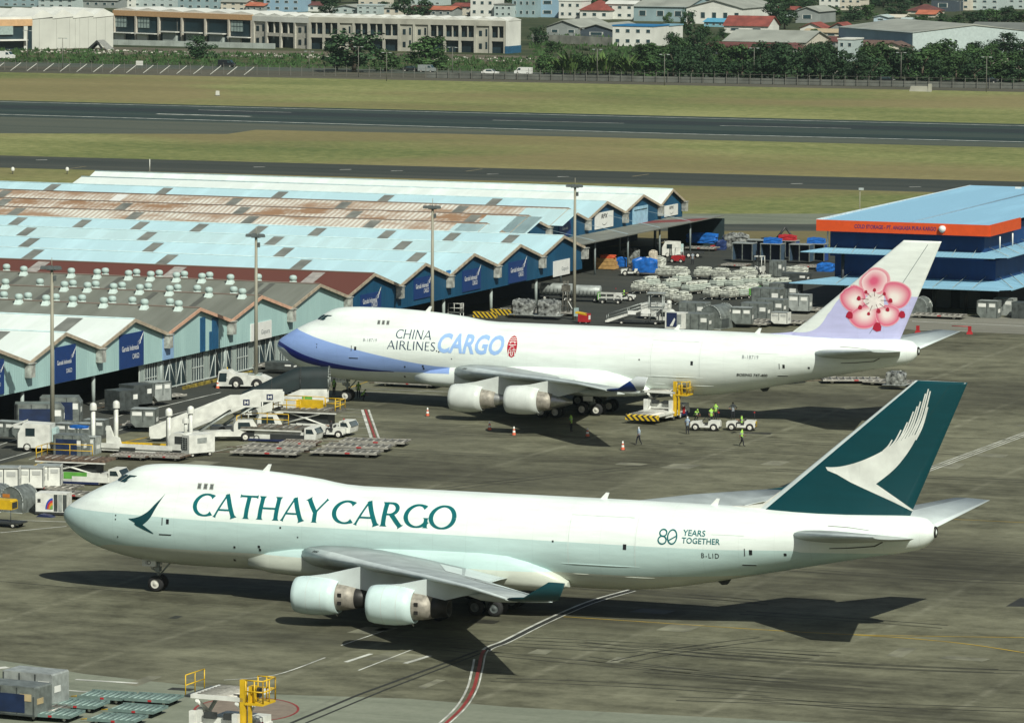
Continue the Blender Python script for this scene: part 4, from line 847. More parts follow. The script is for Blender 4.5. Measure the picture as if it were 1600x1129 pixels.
# spinning roof vents
def make_vent(parent, e, n, z, first=[None]):
    if first[0] is None:
        base = MB().box((0, 0, -.35), (1.0, 1.0, .7), mat('vent_base', (.56, .68, .64), .5), top=.55).build('roof_vent', parent)
        b = MB().lathe([(.26, .25), (.26, .36), (.40, .45), (.45, .62), (.42, .82), (.28, .95), (.02, 1.0)], vent_m, n=18); head = b.build('vent_head', base); first[0] = base
        b = MB()
        for i in range(12): a = i * math.pi / 6; b.poly([(math.cos(a) * .41, math.sin(a) * .41, .42), (math.cos(a + .1) * .475, math.sin(a + .1) * .475, .62), (math.cos(a) * .44, math.sin(a) * .44, .82)], vent_m)
        o = base
    else:
        o = first[0].copy(); C.objects.link(o); o.parent = parent
        c = first[0].children[0].copy(); C.objects.link(c); c.parent = o
    o.location = (e, n, z); return o
for k, row in ((6, ((30, 470), (110, 488), (330, 497), (450, 500), (487, 488), (595, 507), (632, 493), (698, 510), (737, 497), (817, 517), (853, 505), (935, 520), (970, 508), (1067, 527), (1195, 518), (1357, 522))), (5, ((25, 545), (185, 537), (298, 557), (337, 543), (405, 562), (443, 547), (525, 567), (565, 553), (647, 572), (686, 558), (785, 577), (822, 564), (913, 567), (967, 583), (1082, 573), (1122, 590))), (4, ((18, 595), (87, 613), (130, 600), (213, 620), (258, 605), (337, 624), (380, 610), (480, 630), (520, 617), (613, 620), (669, 640), (787, 627), (827, 643)))):
    n1 = (VA[k] + VA[k + 1]) / 2
    for i, (x, y) in enumerate(row):
        front = y > min(q[1] for q in row[max(0, i - 1):i + 2]) + 6
        n = n1 - .9 if front else n1 + .9
        d = ray(*Z4(x, y)); dn = d.x * NV.x + d.y * NV.y; tt = (n + 460 * NV.y) / dn; X = CAMP + d * tt; make_vent(A_, en(X)[0], n, ZP - .15)
MB().box((-57, 73.6, 7.3), (1.6, .9, .5), signw_m).build('roof_hatch', A_)
# signs
def sign(t, e0, n, z, wd, h, m, name='sign_board'):
    return MB().box((e0 + .06, n, z), (.12, wd, h), m).build(name, t)
def bird(b, e, n, z, s):
    for i in range(3): b.poly([(e, n - .5 * s, z + .1 * s * i), (e, n + (.1 + .25 * i) * s, z + (.1 + .32 * i) * s), (e, n + (.3 + .25 * i) * s, z + (.5 + .3 * i) * s), (e, n - .1 * s, z + (.1 + .12 * i) * s)], signt_m)
def airline_sign(t, n, z, wd, h):
    o = sign(t, E0, n, z, wd, h, navy_m)
    s = wd / 4.2
    lettering('Garuda Indonesia', lambda u, v: (E0 + .135, n - wd * .42 + u, z + h * .50 + v), wd * .70, .40 * s, signt_m, parent=o, bold=.005); lettering('CARGO', lambda u, v: (E0 + .135, n + wd * .02 + u, z + h * .24 + v), wd * .28, .38 * s, signt_m, parent=o)
    b = MB(); bird(b, E0 + .135, n + wd * .33, z + h * .62, .9 * s); b.build('bird_emblem', o, fix=False)
for nlo, nhi, zb_, zt_ in ((L_[0], L_[1], L_[2], L_[3]) for L_ in [(V(85, 580, E0)[0], V(117, 575, E0)[0], V(100, 598, E0)[1], V(100, 540, E0)[1]), (V(186, 560, E0)[0], V(223, 555, E0)[0], V(205, 576, E0)[1], V(205, 520, E0)[1]), (V(-24, 590, E0)[0], V(5, 600, E0)[0], V(-10, 618, E0)[1], V(-10, 563, E0)[1])]):
    airline_sign(A_, (nlo + nhi) / 2, max(zb_, ZU + .05), nhi - nlo, zt_ - max(zb_, ZU + .05))
for (x0, x1, y0, y1) in ((565, 592, 490, 455), (648, 672, 468, 430), (724, 748, 456, 418), (796, 820, 445, 405)):
    n0_, n1_ = V(x0, y0, E0)[0], V(x1, y0, E0)[0]; za, zb_ = V(x0, y0, E0)[1], V(x1, y1, E0)[1]
    airline_sign(B_, (n0_ + n1_) / 2, max(za, 3.4), n1_ - n0_ + .8, min(zb_, 6.9) - max(za, 3.4))
gp = lambda t, x0, x1, y0, y1, txt: None
for t, x0, x1, y0, y1 in ((A_, 391, 423, 530, 503), (B_, 864, 889, 430, 406)):
    n0_, n1_ = V(x0, y0, E0)[0], V(x1, y0, E0)[0]; za, zb_ = V((x0 + x1) / 2, y0, E0)[1], V((x0 + x1) / 2, y1, E0)[1]; o = sign(t, E0, (n0_ + n1_) / 2, za, n1_ - n0_, zb_ - za, signw_m)
    lettering('Gapura', lambda u, v: (E0 + .13, (n0_ + n1_) / 2 - .1 + u, za + (zb_ - za) * .3 + v), (n1_ - n0_) * .42, .5, mat('ink_slate', (.12, .15, .17)), parent=o)
for i, (x, y, wd) in enumerate(((312, 500, .0),)): pass
nb0 = V(316, 500, E0)[0]
for dn, wd, z0_, z1_ in ((0, 1.2, ZU, 6.9), (2.0, .5, ZU, 5.2), (3.2, 1.5, ZU, 6.6)): sign(A_, E0 - .02, nb0 + dn, z0_ + .05, wd, z1_ - z0_, mat('panel_blue', (.012, .085, .19), .5), 'wall_panel')
sign(A_, E0 - .02, V(262, 545, E0)[0], ZU + .05, 2.6, 2.7, mat('panel_periwinkle', (.24, .40, .62), .5), 'wall_panel')
sign(B_, E0 - .02, VB[2] + .2, 5.0, 1.2, 1.6, mat('panel_bright_blue', (.02, .16, .40), .5), 'wall_panel')
# shutters and braced doors under the pale teal wall
door_m = wallsheet('door_sheet', (.36, .43, .40), (.24, .29, .27), .6, dirt_amt=.3, scale=(.3, .4, .1)); frame_m = mat('door_frame_pale', (.52, .58, .55), .5); dglass_m = mat('door_dark', (.02, .04, .05), .3)
nst, nen = V(224, 600, E0)[0], 78.0; nn_ = nst; i = 0
while nn_ < nen - 2:
    wd = (1.3, 3.0, 1.5, 3.2, 2.6)[i % 5]; kind = (0, 1, 0, 2, 2)[i % 5]; m = (door_m, dglass_m, dglass_m)[kind]
    o = MB().box((E0 - .55, nn_ + wd / 2, 0), (.12, wd - .12, ZU - .02), m).build('shutter', A_)
    b = MB()
    for u in (0, wd): b.box((E0 - .46, nn_ + u, .01), (.12, .12, ZU - .04), frame_m)
    b.box((E0 - .46, nn_ + wd / 2, .12), (.13, wd, .12), frame_m)
    if kind == 1:
        for u in range(1, 5): b.box((E0 - .47, nn_ + wd * u / 5, .2), (.09, .06, ZU - .3), frame_m)
        b.box((E0 - .465, nn_ + wd / 2, 1.6), (.09, wd, .08), frame_m)
    if kind == 2: b.tube((E0 - .46, nn_, .2), (E0 - .46, nn_ + wd / 2, ZU - .2), .05, frame_m, n=5).tube((E0 - .46, nn_ + wd, .2), (E0 - .46, nn_ + wd / 2, ZU - .2), .05, frame_m, n=5).box((E0 - .46, nn_ + wd / 2, .2), (.08, .08, ZU - .3), frame_m)
    b.build('shutter_frame', o); nn_ += wd; i += 1
kerb_y = mat('kerb_yellow_black', (.32, .25, .04), .7, var=.5, scale=1.5)
for k in range(9): MB().box((E0 + 1.2, nst + 8 + k * 2.0, 0), (.25, 1.6, .35), kerb_y).build('guard_rail', A_)
# far shed: canopy, signs, window bay
def canopy_pt(e, n): return (e, n, 4.0 + (e - EC) * .075)
for k in range(12):
    na, nb = 158 + k * 6.6, 158 + (k + 1) * 6.6 - .03; m = mat('canopy_grey', (.22, .235, .20), .6, var=.2, scale=.4) if k < 9 else (mat('canopy_red', (.22, .05, .045), .6) if k == 10 else mat('canopy_grey', (.2, .2, .2)))
    q = [canopy_pt(EC + .05, na), canopy_pt(-58.2, na), canopy_pt(-58.2, nb), canopy_pt(EC + .05, nb)]
    b = MB().poly(q, m).poly([(x, y, z - .14) for x, y, z in q[::-1]], inside_m).poly([q[1], (q[1][0], q[1][1], q[1][2] - .14), (q[2][0], q[2][1], q[2][2] - .14), q[2]], mat('canopy_edge', (.16, .17, .15)))
    b.build('canopy_panel', C_)
    if k % 2 == 0: MB().tube((-59, na + .3, 0), (-59, na + .3, 4.5), .14, mat('canopy_post', (.18, .22, .22)), n=8).build('canopy_post', C_); MB().tube(canopy_pt(-59, na + .3), (EC + .1, na + 1, 6.0), .03, mat('tie_rod', (.30, .42, .48), .5), n=5).build('tie_rod', C_)
MB().box((-62.6, 237.4, 0), (8.6, .25, 4.15), mat('end_screen', (.012, .03, .035), .7)).build('end_screen', C_)
MB().box((-66.5, 190, 0), (.3, 5, 3.6), mat('grey_partition', (.13, .16, .16), .7)).build('partition', C_)
for (x0, x1, y0, y1) in ((929, 957, 356, 331), (1038, 1058, 337, 320)):
    n0_, n1_ = V(x0, y0, EC)[0], V(x1, y0, EC)[0]; za, zb_ = V((x0 + x1) / 2, y0, EC)[1], V((x0 + x1) / 2, y1, EC)[1]; o = sign(C_, EC, (n0_ + n1_) / 2, za, n1_ - n0_, zb_ - za, signw_m); wd = n1_ - n0_; h = zb_ - za
    lettering('RPX', lambda u, v: (EC + .13, n0_ + wd * .32 + u, za + h * .62 + v), wd * .36, h * .26, mat('ink_black', (.015, .015, .02)), parent=o, bold=.03, shear=.2)
    b = MB()
    for i in range(8): 
        a0_, a1_ = math.pi + i * math.pi / 8, math.pi + (i + 1) * math.pi / 8; c_ = (n0_ + wd * .5, za + h * .45)
        b.poly([(EC + .13, c_[0] + wd * .16 * math.cos(a), c_[1] + h * r * math.sin(a)) for a, r in ((a0_, .28), (a1_, .28), (a1_, .24), (a0_, .24))], mat('ink_black', (.015, .015, .02)))
    b.build('smile_mark', o, fix=False)
n0_, n1_ = V(988, 350, EC)[0], V(1011, 350, EC)[0]; za, zb_ = 4.0, V(1000, 322, EC)[1]
wb = sign(C_, EC, (n0_ + n1_) / 2, za, n1_ - n0_, zb_ - za, mat('bay_frame_blue', (.30, .52, .66), .5), 'window_bay'); MB().box((EC + .13, (n0_ + n1_) / 2, za + 1.9), (.05, n1_ - n0_ - .8, zb_ - za - 2.3), mat('bay_glass', (.02, .06, .10), .15)).build('window_pane', wb)
o = sign(C_, EC, V(882, 358, EC)[0], 4.3, 4.6, 2.0, navy_m); lettering('Garuda', lambda u, v: (EC + .14, V(882, 358, EC)[0] - 1.2 + u, 5.2 + v), 2.2, .4, signt_m, parent=o)
# ================================================================= cold store
cs = thing('cold_store', 'blue three-tier cold store with pale blue roof and orange fascia at right', 'building', W(0, 0), RZ)
orange_m = mat('fascia_orange', (.62, .075, .012), .5, var=.06); cblue = wallsheet('cold_wall_blue', (.006, .05, .17), (.004, .036, .13), .6, dirt_amt=.1, scale=(.3, .3, .1)); croof = corrugated('cold_roof_blue', (.30, .56, .74), (.25, .47, .63), .6, dirt_amt=.0, scale=(.2, .02, .1)); ccan = corrugated('cold_canopy_blue', (.28, .52, .68), (.22, .42, .55), .5, dirt_amt=.0)
fe0, fe1, fn0, fn1, zt = -17.2, 5.2, 151.0, 222.0, 11.0
MB().box((fe0 / 2 + fe1 / 2, (153 + fn1) / 2, 6.4), (fe1 - fe0 - 2.4, fn1 - 153, 3.8), cblue).build('wall', cs)
MB().box((fe0 / 2 + fe1 / 2 + .8, (154 + fn1) / 2, 3.1), (fe1 - fe0 - 1.5, fn1 - 154, 3.3), cblue).build('wall', cs)
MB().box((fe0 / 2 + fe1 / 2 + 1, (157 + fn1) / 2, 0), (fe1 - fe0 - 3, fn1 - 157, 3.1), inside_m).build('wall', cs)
MB().poly([(fe0 + .1, fn0 + .1, zt - .12), (fe1 - .1, fn0 + .1, zt - .12), (fe1 - .1, fn1, zt + .1), (fe0 + .1, fn1, zt + .1)], croof).poly([(fe0 + .1, fn1, zt - 1), (fe1 - .1, fn1, zt - 1), (fe1 - .1, fn1, zt + .1), (fe0 + .1, fn1, zt + .1)], croof).build('roof', cs)
MB().tube((-5.5, fn0 + .2, zt - .08), (-5.5 + 0.0, fn1, zt + .13), .12, mat('roof_seam_grey', (.20, .30, .38)), n=4).build('roof_seam', cs)
for nm_, c_, d_ in (('fascia', (fe0 / 2 + fe1 / 2, fn0, zt - 1.35), (fe1 - fe0, .2, 1.4)), ('fascia', (fe1, fn0 + 7.3, zt - 1.35), (.2, 14.4, 1.4))): MB().box(c_, d_, orange_m).build(nm_, cs)
MB().box((fe0, (fn0 + fn1) / 2 + .1, zt - .5), (.18, fn1 - fn0 - .1, .62), mat('parapet_pale', (.6, .68, .7))).build('parapet', cs)
lettering('COLD STORAGE - PT. ANGKASA PURA KARGO', lambda u, v: (fe0 + 5.0 + u, fn0 - .13, zt - .85 + v), 10.6, .46, mat('ink_violet', (.12, .03, .14), .5), parent=cs, bold=.02)
MB().lathe([(.01, .45), (.28, .38), (.44, .18), (.46, 0), (.4, -.2), (.2, -.4), (.01, -.45)], signw_m, (fe0 + 16.4, fn0 - .25, zt - .6), 'z', 14).build('globe_lamp', cs)
def skirt(z0, z1, e0_, e1_, n0_, ie0, ie1, inn, name='canopy'):
    b = MB(); B = 225
    b.poly([(e0_, n0_, z0), (e1_ - 1.2, n0_, z0), (ie1, inn, z1), (ie0, inn, z1)], ccan); b.poly([(e1_ - 1.2, n0_, z0), (e1_, n0_ + 1.2, z0), (ie1, inn, z1)], ccan); b.poly([(e1_, n0_ + 1.2, z0), (e1_, B, z0), (ie1, B, z1), (ie1, inn, z1)], ccan)
    for q in ([(e0_, n0_, z0 - .1), (e1_ - 1.2, n0_, z0 - .1), (e1_ - 1.2, n0_, z0), (e0_, n0_, z0)], [(e0_, n0_, z0 - .1), (ie0, inn, z0 - .1), (ie1, inn, z0 - .1), (e1_ - 1.2, n0_, z0 - .1)], [(e1_, n0_ + 1.2, z0 - .1), (e1_, B, z0 - .1), (e1_, B, z0), (e1_, n0_ + 1.2, z0)]): b.poly(q, ccan)
    o = b.build(name, cs, fix=False)
    for i in range(8):
        e = ie0 + 1 + (ie1 - ie0 - 2) * i / 7; MB().tube((e, n0_ + .4, z0 + .06), (e, inn, z1 + .5), .035, column_m, n=4).build('canopy_stay', o)
    for i in range(6): MB().tube((e1_ - .3, n0_ + 3 + i * 5, z0 + .06), (ie1, inn + 2 + i * 5, z1 + .5), .05, column_m, n=4).build('canopy_stay', o)
skirt(7.05, 7.5, -19.0, 7.4, 150.2, -16.0, 4.1, 152.98); skirt(3.35, 3.9, -19.5, 8.8, 147.2, -14.5, 5.0, 153.98)
for e in (-18.4, -14, -10, -6, -2, 2): MB().tube((e, 152 if e > -15 else 176, 0), (e, 152 if e > -15 else 176, 6.9 if e < -12 else 3.3), .22, dark_m, n=8).build('column', cs)
for i in range(5): MB().tube((fe1 + .25, fn0 + 4 + i * 6, zt - 3.3), (fe1 + .25, fn0 + 4 + i * 6, zt - 1.6), .1, signw_m, n=6).build('downpipe', cs)
MB().tube((fe0 + .9, 152.9, zt - 4), (fe0 + .9, 152.9, zt - 1.3), .1, signw_m, n=6).build('downpipe', cs)
for e, wd in ((-7, 3), (-2.5, 2.4), (1.2, 2.6)): MB().box((e, 156.9, .1), (wd, .15, 2.6), mat('dock_door', (.04, .06, .07), .4)).build('dock_door', cs)
# ================================================================= light masts
pole_m = mat('mast_galvanised', (.27, .265, .205), .6, 0.0, var=.12, scale=.4); lamp_m = mat('flood_housing', (.10, .12, .12), .5); lampg_m = mat('flood_glass', (.45, .52, .52), .15)
def mast(px, py, top, label, group='tall floodlight masts along the sheds'):
    p = U(px, py); h = at_depth(px, top, p.y).z
    t = thing('light_mast', label, 'light mast', (p.x, p.y, 0), RZ, group)
    MB().tube((0, 0, 0), (0, 0, h - .4), .24, pole_m, .14, n=14).build('pole', t); MB().box((.28, 0, .5), (.45, .5, 1.0), mat('mast_box', (.36, .48, .47), .5)).build('control_box', t)
    MB().box((0, 0, h - .5), (.9, .5, .12), lamp_m).tube((0, 0, h - .4), (0, 0, h + .7), .035, pole_m, n=5).build('head_frame', t)
    for dx, dy in ((-.75, -.2), (.75, -.2), (-.35, .35), (.4, .3), (0, -.45)):
        f = MB().box((dx, dy, h - .38), (.6, .5, .28), lamp_m, top=.8).build('floodlight', t); MB().box((dx, dy, h - .42), (.5, .42, .04), lampg_m).build('lamp_glass', f)
    MB().box((.3, 0, h - 1.5), (.22, .25, .5), lamp_m).build('camera_box', t)
    return t
mast(82, 690, 414, 'tall grey floodlight mast beside the parked white truck at left'); mast(400, 607, 364, 'tall grey floodlight mast beside the big white pushback tractor')
_pm = W(*[E0 + 9.5, 118.0]); mast(675, 541, 320, 'tall grey floodlight mast rising behind the blue-banded aircraft, in front of navy signs'); mast(897, 500, 287, 'tall grey floodlight mast by the yard, between the blue shed and the carts')
def small_post(px, py, top, label):
    p = U(px, py); h = at_depth(px, top, p.y).z; t = thing('lamp_post', label, 'lamp post', (p.x, p.y, 0), RZ)
    MB().tube((0, 0, 0), (0, 0, h), .09, pole_m, .06, n=8).build('pole', t); MB().box((.2, 0, h), (.7, .4, .35), lampg_m).build('lamp', t); return t
small_post(1343, 352, 297, 'thin lamp post on the grass left of the cold store roof')
pr = W(-8, 215, zt); o = thing('roof_lamp', 'small white floodlight standing on the cold store roof', 'lamp', tuple(at_depth(1591, 300, W(-8, 219).y)), RZ)
MB().tube((0, 0, -1.6), (0, 0, .4), .06, pole_m, n=6).build('pole', o); MB().box((0, 0, .3), (.8, .5, .4), signw_m).build('lamp', o)
# ================================================================= ground equipment
alu_m = mat('container_alu', (.22, .25, .235), .45, .35, var=.25, scale=2); alu_d = mat('container_dark', (.085, .10, .098), .5, .3, var=.25, scale=2); alu_l = mat('container_pale', (.40, .44, .42), .45, .3, var=.2, scale=2)
cnavy_m = mat('container_navy', (.010, .025, .075), .5, var=.2); cwhite_m = mat('container_white', (.68, .70, .65), .5, var=.14, scale=1.5); label_m = mat('label_paper', (.70, .72, .68), .6, var=.06); labelb_m = mat('label_blue', (.03, .16, .38), .6)
bed_m = mat('dolly_bed', (.15, .145, .12), .6, var=.35, scale=2); rust_m = mat('dolly_rust', (.16, .11, .075), .8, var=.4, scale=3); roller_m = mat('dolly_roller', (.48, .47, .42), .45, .4, var=.2, scale=3); dteal_m = mat('dolly_teal', (.16, .24, .22), .5, var=.2, scale=2)
eqw_m = mat('equipment_white', (.66, .68, .63), .45, var=.14, scale=1.2); eqy_m = mat('equipment_yellow', (.62, .40, .012), .45, var=.12, scale=2); eqd_m = mat('equipment_dark', (.03, .035, .035), .6, var=.2); eqnavy_m = mat('equipment_navy', (.012, .022, .075), .5); eqr_m = mat('equipment_red', (.40, .02, .025), .5); hiv_m = mat('hi_vis_green', (.34, .62, .10), .7, var=.1); glassd_m = mat('cab_glass', (.02, .035, .04), .1)
wrap_m = mat('plastic_wrap', (.34, .36, .34), .22, .15, var=.5, scale=2.2, bump=.8); bag_m = mat('white_sacking', (.54, .57, .50), .75, var=.32, scale=2.5, bump=.6); cover_g = mat('cover_green', (.10, .34, .05), .7, var=.15); cover_t = mat('cover_pale_green', (.50, .57, .50), .7, var=.18, scale=2)
tarp_m = mat('tarpaulin_blue', (.012, .13, .48), .45, var=.2, scale=1.6, bump=.6); crate_m = mat('crate_wood', (.46, .28, .10), .7, var=.2, scale=2)
hazard_m = None
def _haz():
    m, nt, b = _nodes('hazard_stripe'); tc = N(nt, 'ShaderNodeTexCoord'); mp = N(nt, 'ShaderNodeMapping'); mp.inputs['Rotation'].default_value = (0, R(45), R(45)); nt.links.new(tc.outputs['Object'], mp.inputs[0]); wv = N(nt, 'ShaderNodeTexWave', wave_type='BANDS'); wv.inputs['Scale'].default_value = 1.1; nt.links.new(mp.outputs[0], wv.inputs['Vector'])
    rp = N(nt, 'ShaderNodeValToRGB'); rp.color_ramp.interpolation = 'CONSTANT'; rp.color_ramp.elements[0].color = (.02, .02, .02, 1); rp.color_ramp.elements[1].color = (.6, .42, .02, 1); rp.color_ramp.elements[1].position = .5; nt.links.new(wv.outputs['Fac'], rp.inputs[0]); nt.links.new(rp.outputs[0], b.inputs['Base Color']); b.inputs['Roughness'].default_value = .6; return m
hazard_m = _haz()
def place(px, py, z=0.0):
    p = U(px, py, z); return (p.x, p.y, z)
PROTO = {}
def put(kind, make, px, py, label, cat, rz=None, group=None, z=0.0, scale=None):
    """first of a kind is built, later ones are copies of it with all their parts"""
    loc = place(px, py, z); rz = RZ if rz is None else rz
    if kind in PROTO: return dup(PROTO[kind], loc, rz, label, group, scale=scale)
    n, parts = make
    t = thing(n, label, cat, loc, rz, group); parts(t); PROTO[kind] = t
    if scale: t.scale = scale
    return t
# ---- containers
def ld_container(m, lm=label_m, blue=False):
    def f(t):
        pts = [(-1.0, .45), (-.6, .0), (1.0, .0), (1.0, 1.6), (-1.0, 1.6)]
        b = MB().prism([(x, z + .02) for x, z in pts], -.77, .77, m); b.build('shell', t)
        for y in (-.785, .785):
            for x0, x1, z in ((-.85, -.1, 1.05), (.2, .8, 1.05)): MB().box(((x0 + x1) / 2, y, z), (x1 - x0, .015, .33), lm).build('label_panel', t)
            b = MB()
            for x in (-.98, .0, .98): b.box((x, y, .1 if x > 0 else .5), (.05, .035, 1.5 if x > 0 else 1.1), alu_d)
            b.box((0, y, 1.55), (2.0, .035, .06), alu_d); b.build('edge_rail', t)
        MB().box((1.01, 0, .5), (.015, .8, .35), lm).build('label_panel', t)
        MB().box((0, 0, 1.62), (1.9, 1.45, .015), alu_l).build('roof_sheet', t)
    return ('uld_container', f)
def box_container(m, lx=3.1, ly=2.4, h=2.35, lm=label_m, door=None, chamfer=.55):
    def f(t):
        pts = [(-lx / 2, 0), (lx / 2, 0), (lx / 2, h - chamfer), (lx / 2 - chamfer * .55, h), (-lx / 2, h)]
        MB().prism(pts, -ly / 2, ly / 2, m).build('shell', t)
        for y in (-ly / 2 - .012, ly / 2 + .012):
            b = MB()
            for k in range(4): b.box((-lx / 2 + .06 + (lx - .12) * k / 3, y, .05), (.07, .03, h - .6 if k == 3 else h - .12), alu_d)
            b.box((0, y, .02), (lx, .04, .1), alu_d); b.build('edge_rail', t)
            if door: MB().box((-.15, y * 1.002, .2), (lx * .72, .03, h - .65), door).build('door_curtain', t)
            MB().box((lx * .33, y * 1.006, h * .52), (lx * .22, .02, h * .24), lm).build('label_panel', t)
        MB().box((-lx / 2 - .012, 0, .4), (.02, ly * .8, h - .8), door or m).build('door_curtain', t)
        MB().box((lx / 2 + .012, -.4, h * .4), (.02, ly * .35, h * .2), lm).build('label_panel', t)
    return ('main_deck_container', f)
def igloo(m):
    def f(t):
        pts = [(-1.12, 0), (1.12, 0), (1.12, .95)] + [(1.12 * math.cos(a), .95 + 1.3 * math.sin(a)) for a in [math.pi * i / 14 for i in range(1, 14)]] + [(-1.12, .95)]
        b = MB(); b.prism([(y, z) for y, z in pts], -1.55, 1.55, m, 'x', cap=alu_m); b.build('shell', t)
        for x in (-1.57, 1.57):
            rib = MB(); rr = [(x, p[0] * 1.01, p[1] * 1.01) for p in pts]
            for i in range(len(rr) - 1): rib.tube(rr[i], rr[i + 1], .045, alu_l, n=4)
            rib.build('edge_rib', t)
        MB().box((-.6, -1.135, .15), (1.6, .02, .85), alu_d).build('side_door', t); MB().box((1.565, -.5, 1.3), (.02, .7, .3), mat('label_orange', (.55, .2, .03))).build('label_panel', t); MB().box((.9, -1.0, 1.55), (.6, .06, .22), label_m).build('label_panel', t); MB().box((1.57, -.4, .5), (.02, .3, .25), label_m).build('label_panel', t)
    return ('dome_container', f)
def lumps(seed, lx, ly, h, m, n=22, base=None, jag=.16):
    """heap of wrapped goods: a rounded block pushed about"""
    rnd = random.Random(seed); b = MB(); rows = []
    nz, na = 6, n
    for j in range(nz + 1):
        v = j / nz; ring = []
        for i in range(na):
            a = 2 * math.pi * i / na; c, s = math.cos(a), math.sin(a); k = 1 / max(abs(c), abs(s)) ** .8
            sh = (1 - .06 * (1 - v)) * (1 if v < .75 else math.sqrt(max(.02, 1 - ((v - .75) / .27) ** 2)))
            d = 1 + rnd.uniform(-jag, jag) * (.5 if j else .2); ring.append((c * k * lx / 2 * sh * d * .94, s * k * ly / 2 * sh * d * .94, h * v + (rnd.uniform(-.08, .08) * h if 0 < j else 0)))
        rows.append(ring)
    b.loft(rows, m, smooth=False); return b
def wrapped(seed, lx=2.9, ly=2.2, h=1.6, m=None, jag=.1):
    def f(t):
        lumps(seed, lx, ly, h, m or wrap_m, jag=jag).build('wrapped_load', t)
        b = MB()
        for x in (-.25, .25): b.box((x * lx, 0, h * .98), (.05, ly * .7, .03), alu_d)
        for y in (-.3, .3): b.box((0, y * ly, h * .99), (lx * .7, .05, .03), alu_d)
        b.build('net_strap', t); MB().box((0, 0, -.04), (lx + .15, ly + .15, .05), alu_l).build('pallet_sheet', t)
    return ('wrapped_pallet', f)
# ---- dollies and carts
def dolly(lx=3.4, ly=2.5, m=bed_m, rm=roller_m, side=None, nroll=9):
    def f(t):
        MB().box((0, 0, .34), (lx, ly, .12), m).box((0, 0, .24), (lx * .8, .3, .1), eqd_m).build('bed', t)
        for k in range(nroll):
            MB().tube((-lx / 2 + lx * (k + .5) / nroll, -ly / 2 + .12, .49), (-lx / 2 + lx * (k + .5) / nroll, ly / 2 - .12, .49), .045, rm, n=6).build('roller', t)
        for y in (-1, 1): MB().box((0, y * (ly / 2 + .02), .33), (lx, .06, .2), side or rm).build('side_rail', t)
        for x in (-lx * .34, lx * .34):
            for y in (-ly * .38, ly * .38): MB().wheel((x, y, .2), .2, .14, tyre_m, rim_m, n=10).build('wheel', t)
        MB().tube((-lx / 2, 0, .3), (-lx / 2 - 1.0, 0, .18), .04, eqy_m if side else rust_m, n=5).build('drawbar', t)
        MB().box((.2, -ly / 2 - .06, .36), (.25, .03, .12), eqr_m).build('stop_lever', t)
    return ('cargo_dolly', f)
def cart(seed, cover=None):
    def f(t):
        MB().box((0, 0, .42), (2.5, 1.4, .12), bed_m).build('bed', t)
        MB().box((0, 0, .54), (2.45, 1.36, .45), cover_t if cover != 'w' else bag_m, top=1.08).box((0, 0, .99), (2.646, 1.47, .4), cover_t if cover != 'w' else bag_m, top=.9).build('side_sheet', t)
        b = MB()
        for z in (.66, .98, 1.2):
            b.box((0, -.74, z), (2.5, .03, .03), alu_d).box((0, .71, z), (2.5, .03, .03), alu_d).box((-1.26, 0, z), (.03, 1.4, .03), alu_d).box((1.26, 0, z), (.03, 1.4, .03), alu_d)
        b.build('mesh_rail', t)
        o = lumps(seed, 2.3, 1.25, .55, bag_m, 18, jag=.3).build('sack_heap', t); o.location.z = 1.3
        if cover == 'g': MB().box((1.28, 0, .5), (.04, 1.38, .9), cover_g).box((.9, -.73, .5), (.7, .03, .9), cover_g).build('end_cover', t)
        for x in (-.8, .8):
            for y in (-.5, .5): MB().wheel((x, y, .2), .2, .12, tyre_m, rim_m, n=10).build('wheel', t)
        MB().tube((-1.25, 0, .35), (-2.0, 0, .15), .035, alu_l, n=5).build('drawbar', t)
    return ('cargo_cart', f)
# ---- vehicles
def wheels4(t, xs_, y, r, wd=.26, n=14):
    for x in xs_:
        for s in (-1, 1): MB().wheel((x, s * y, r), r, wd, tyre_m, rim_m, n=n).build('wheel', t)
def tug(rear_haz=False):
    def f(t):       # open tow tractor, front towards -x
        MB().prism([(-1.5, .35), (1.35, .35), (1.4, 1.0), (.35, 1.0), (.25, .55), (-.35, .55), (-.45, .95), (-1.45, .85)], -.62, .62, eqw_m).build('body', t)
        MB().prism([(-1.52, .3), (-1.52, .5), (1.45, .5), (1.45, .3)], -.55, .55, eqd_m).build('bumper', t)
        MB().box((.15, 0, .55), (.4, 1.0, .2), eqd_m).box((.38, 0, .6), (.12, 1.0, .6), eqd_m).build('seat', t)
        MB().tube((-.4, .15, .85), (-.15, .15, 1.15), .03, eqd_m, n=5).lathe([(.17, -.02), (.19, 0), (.17, .02)], eqd_m, (-.13, .15, 1.17), 'x', 10).build('steering_wheel', t)
        for y in (-.4, .4): MB().box((-1.5, y, .62), (.06, .18, .14), label_m).build('headlight', t)
        MB().tube((1.2, .4, 1.0), (1.2, .4, 1.75), .02, eqd_m, n=4).box((1.2, .4, 1.7), (.12, .12, .12), eqr_m).build('beacon', t)
        MB().box((1.42, 0, .42), (.08, 1.1, .5), hazard_m if rear_haz else eqw_m).build('rear_plate', t); wheels4(t, (-.95, .85), .6, .38, .24)
    return ('tow_tractor', f)
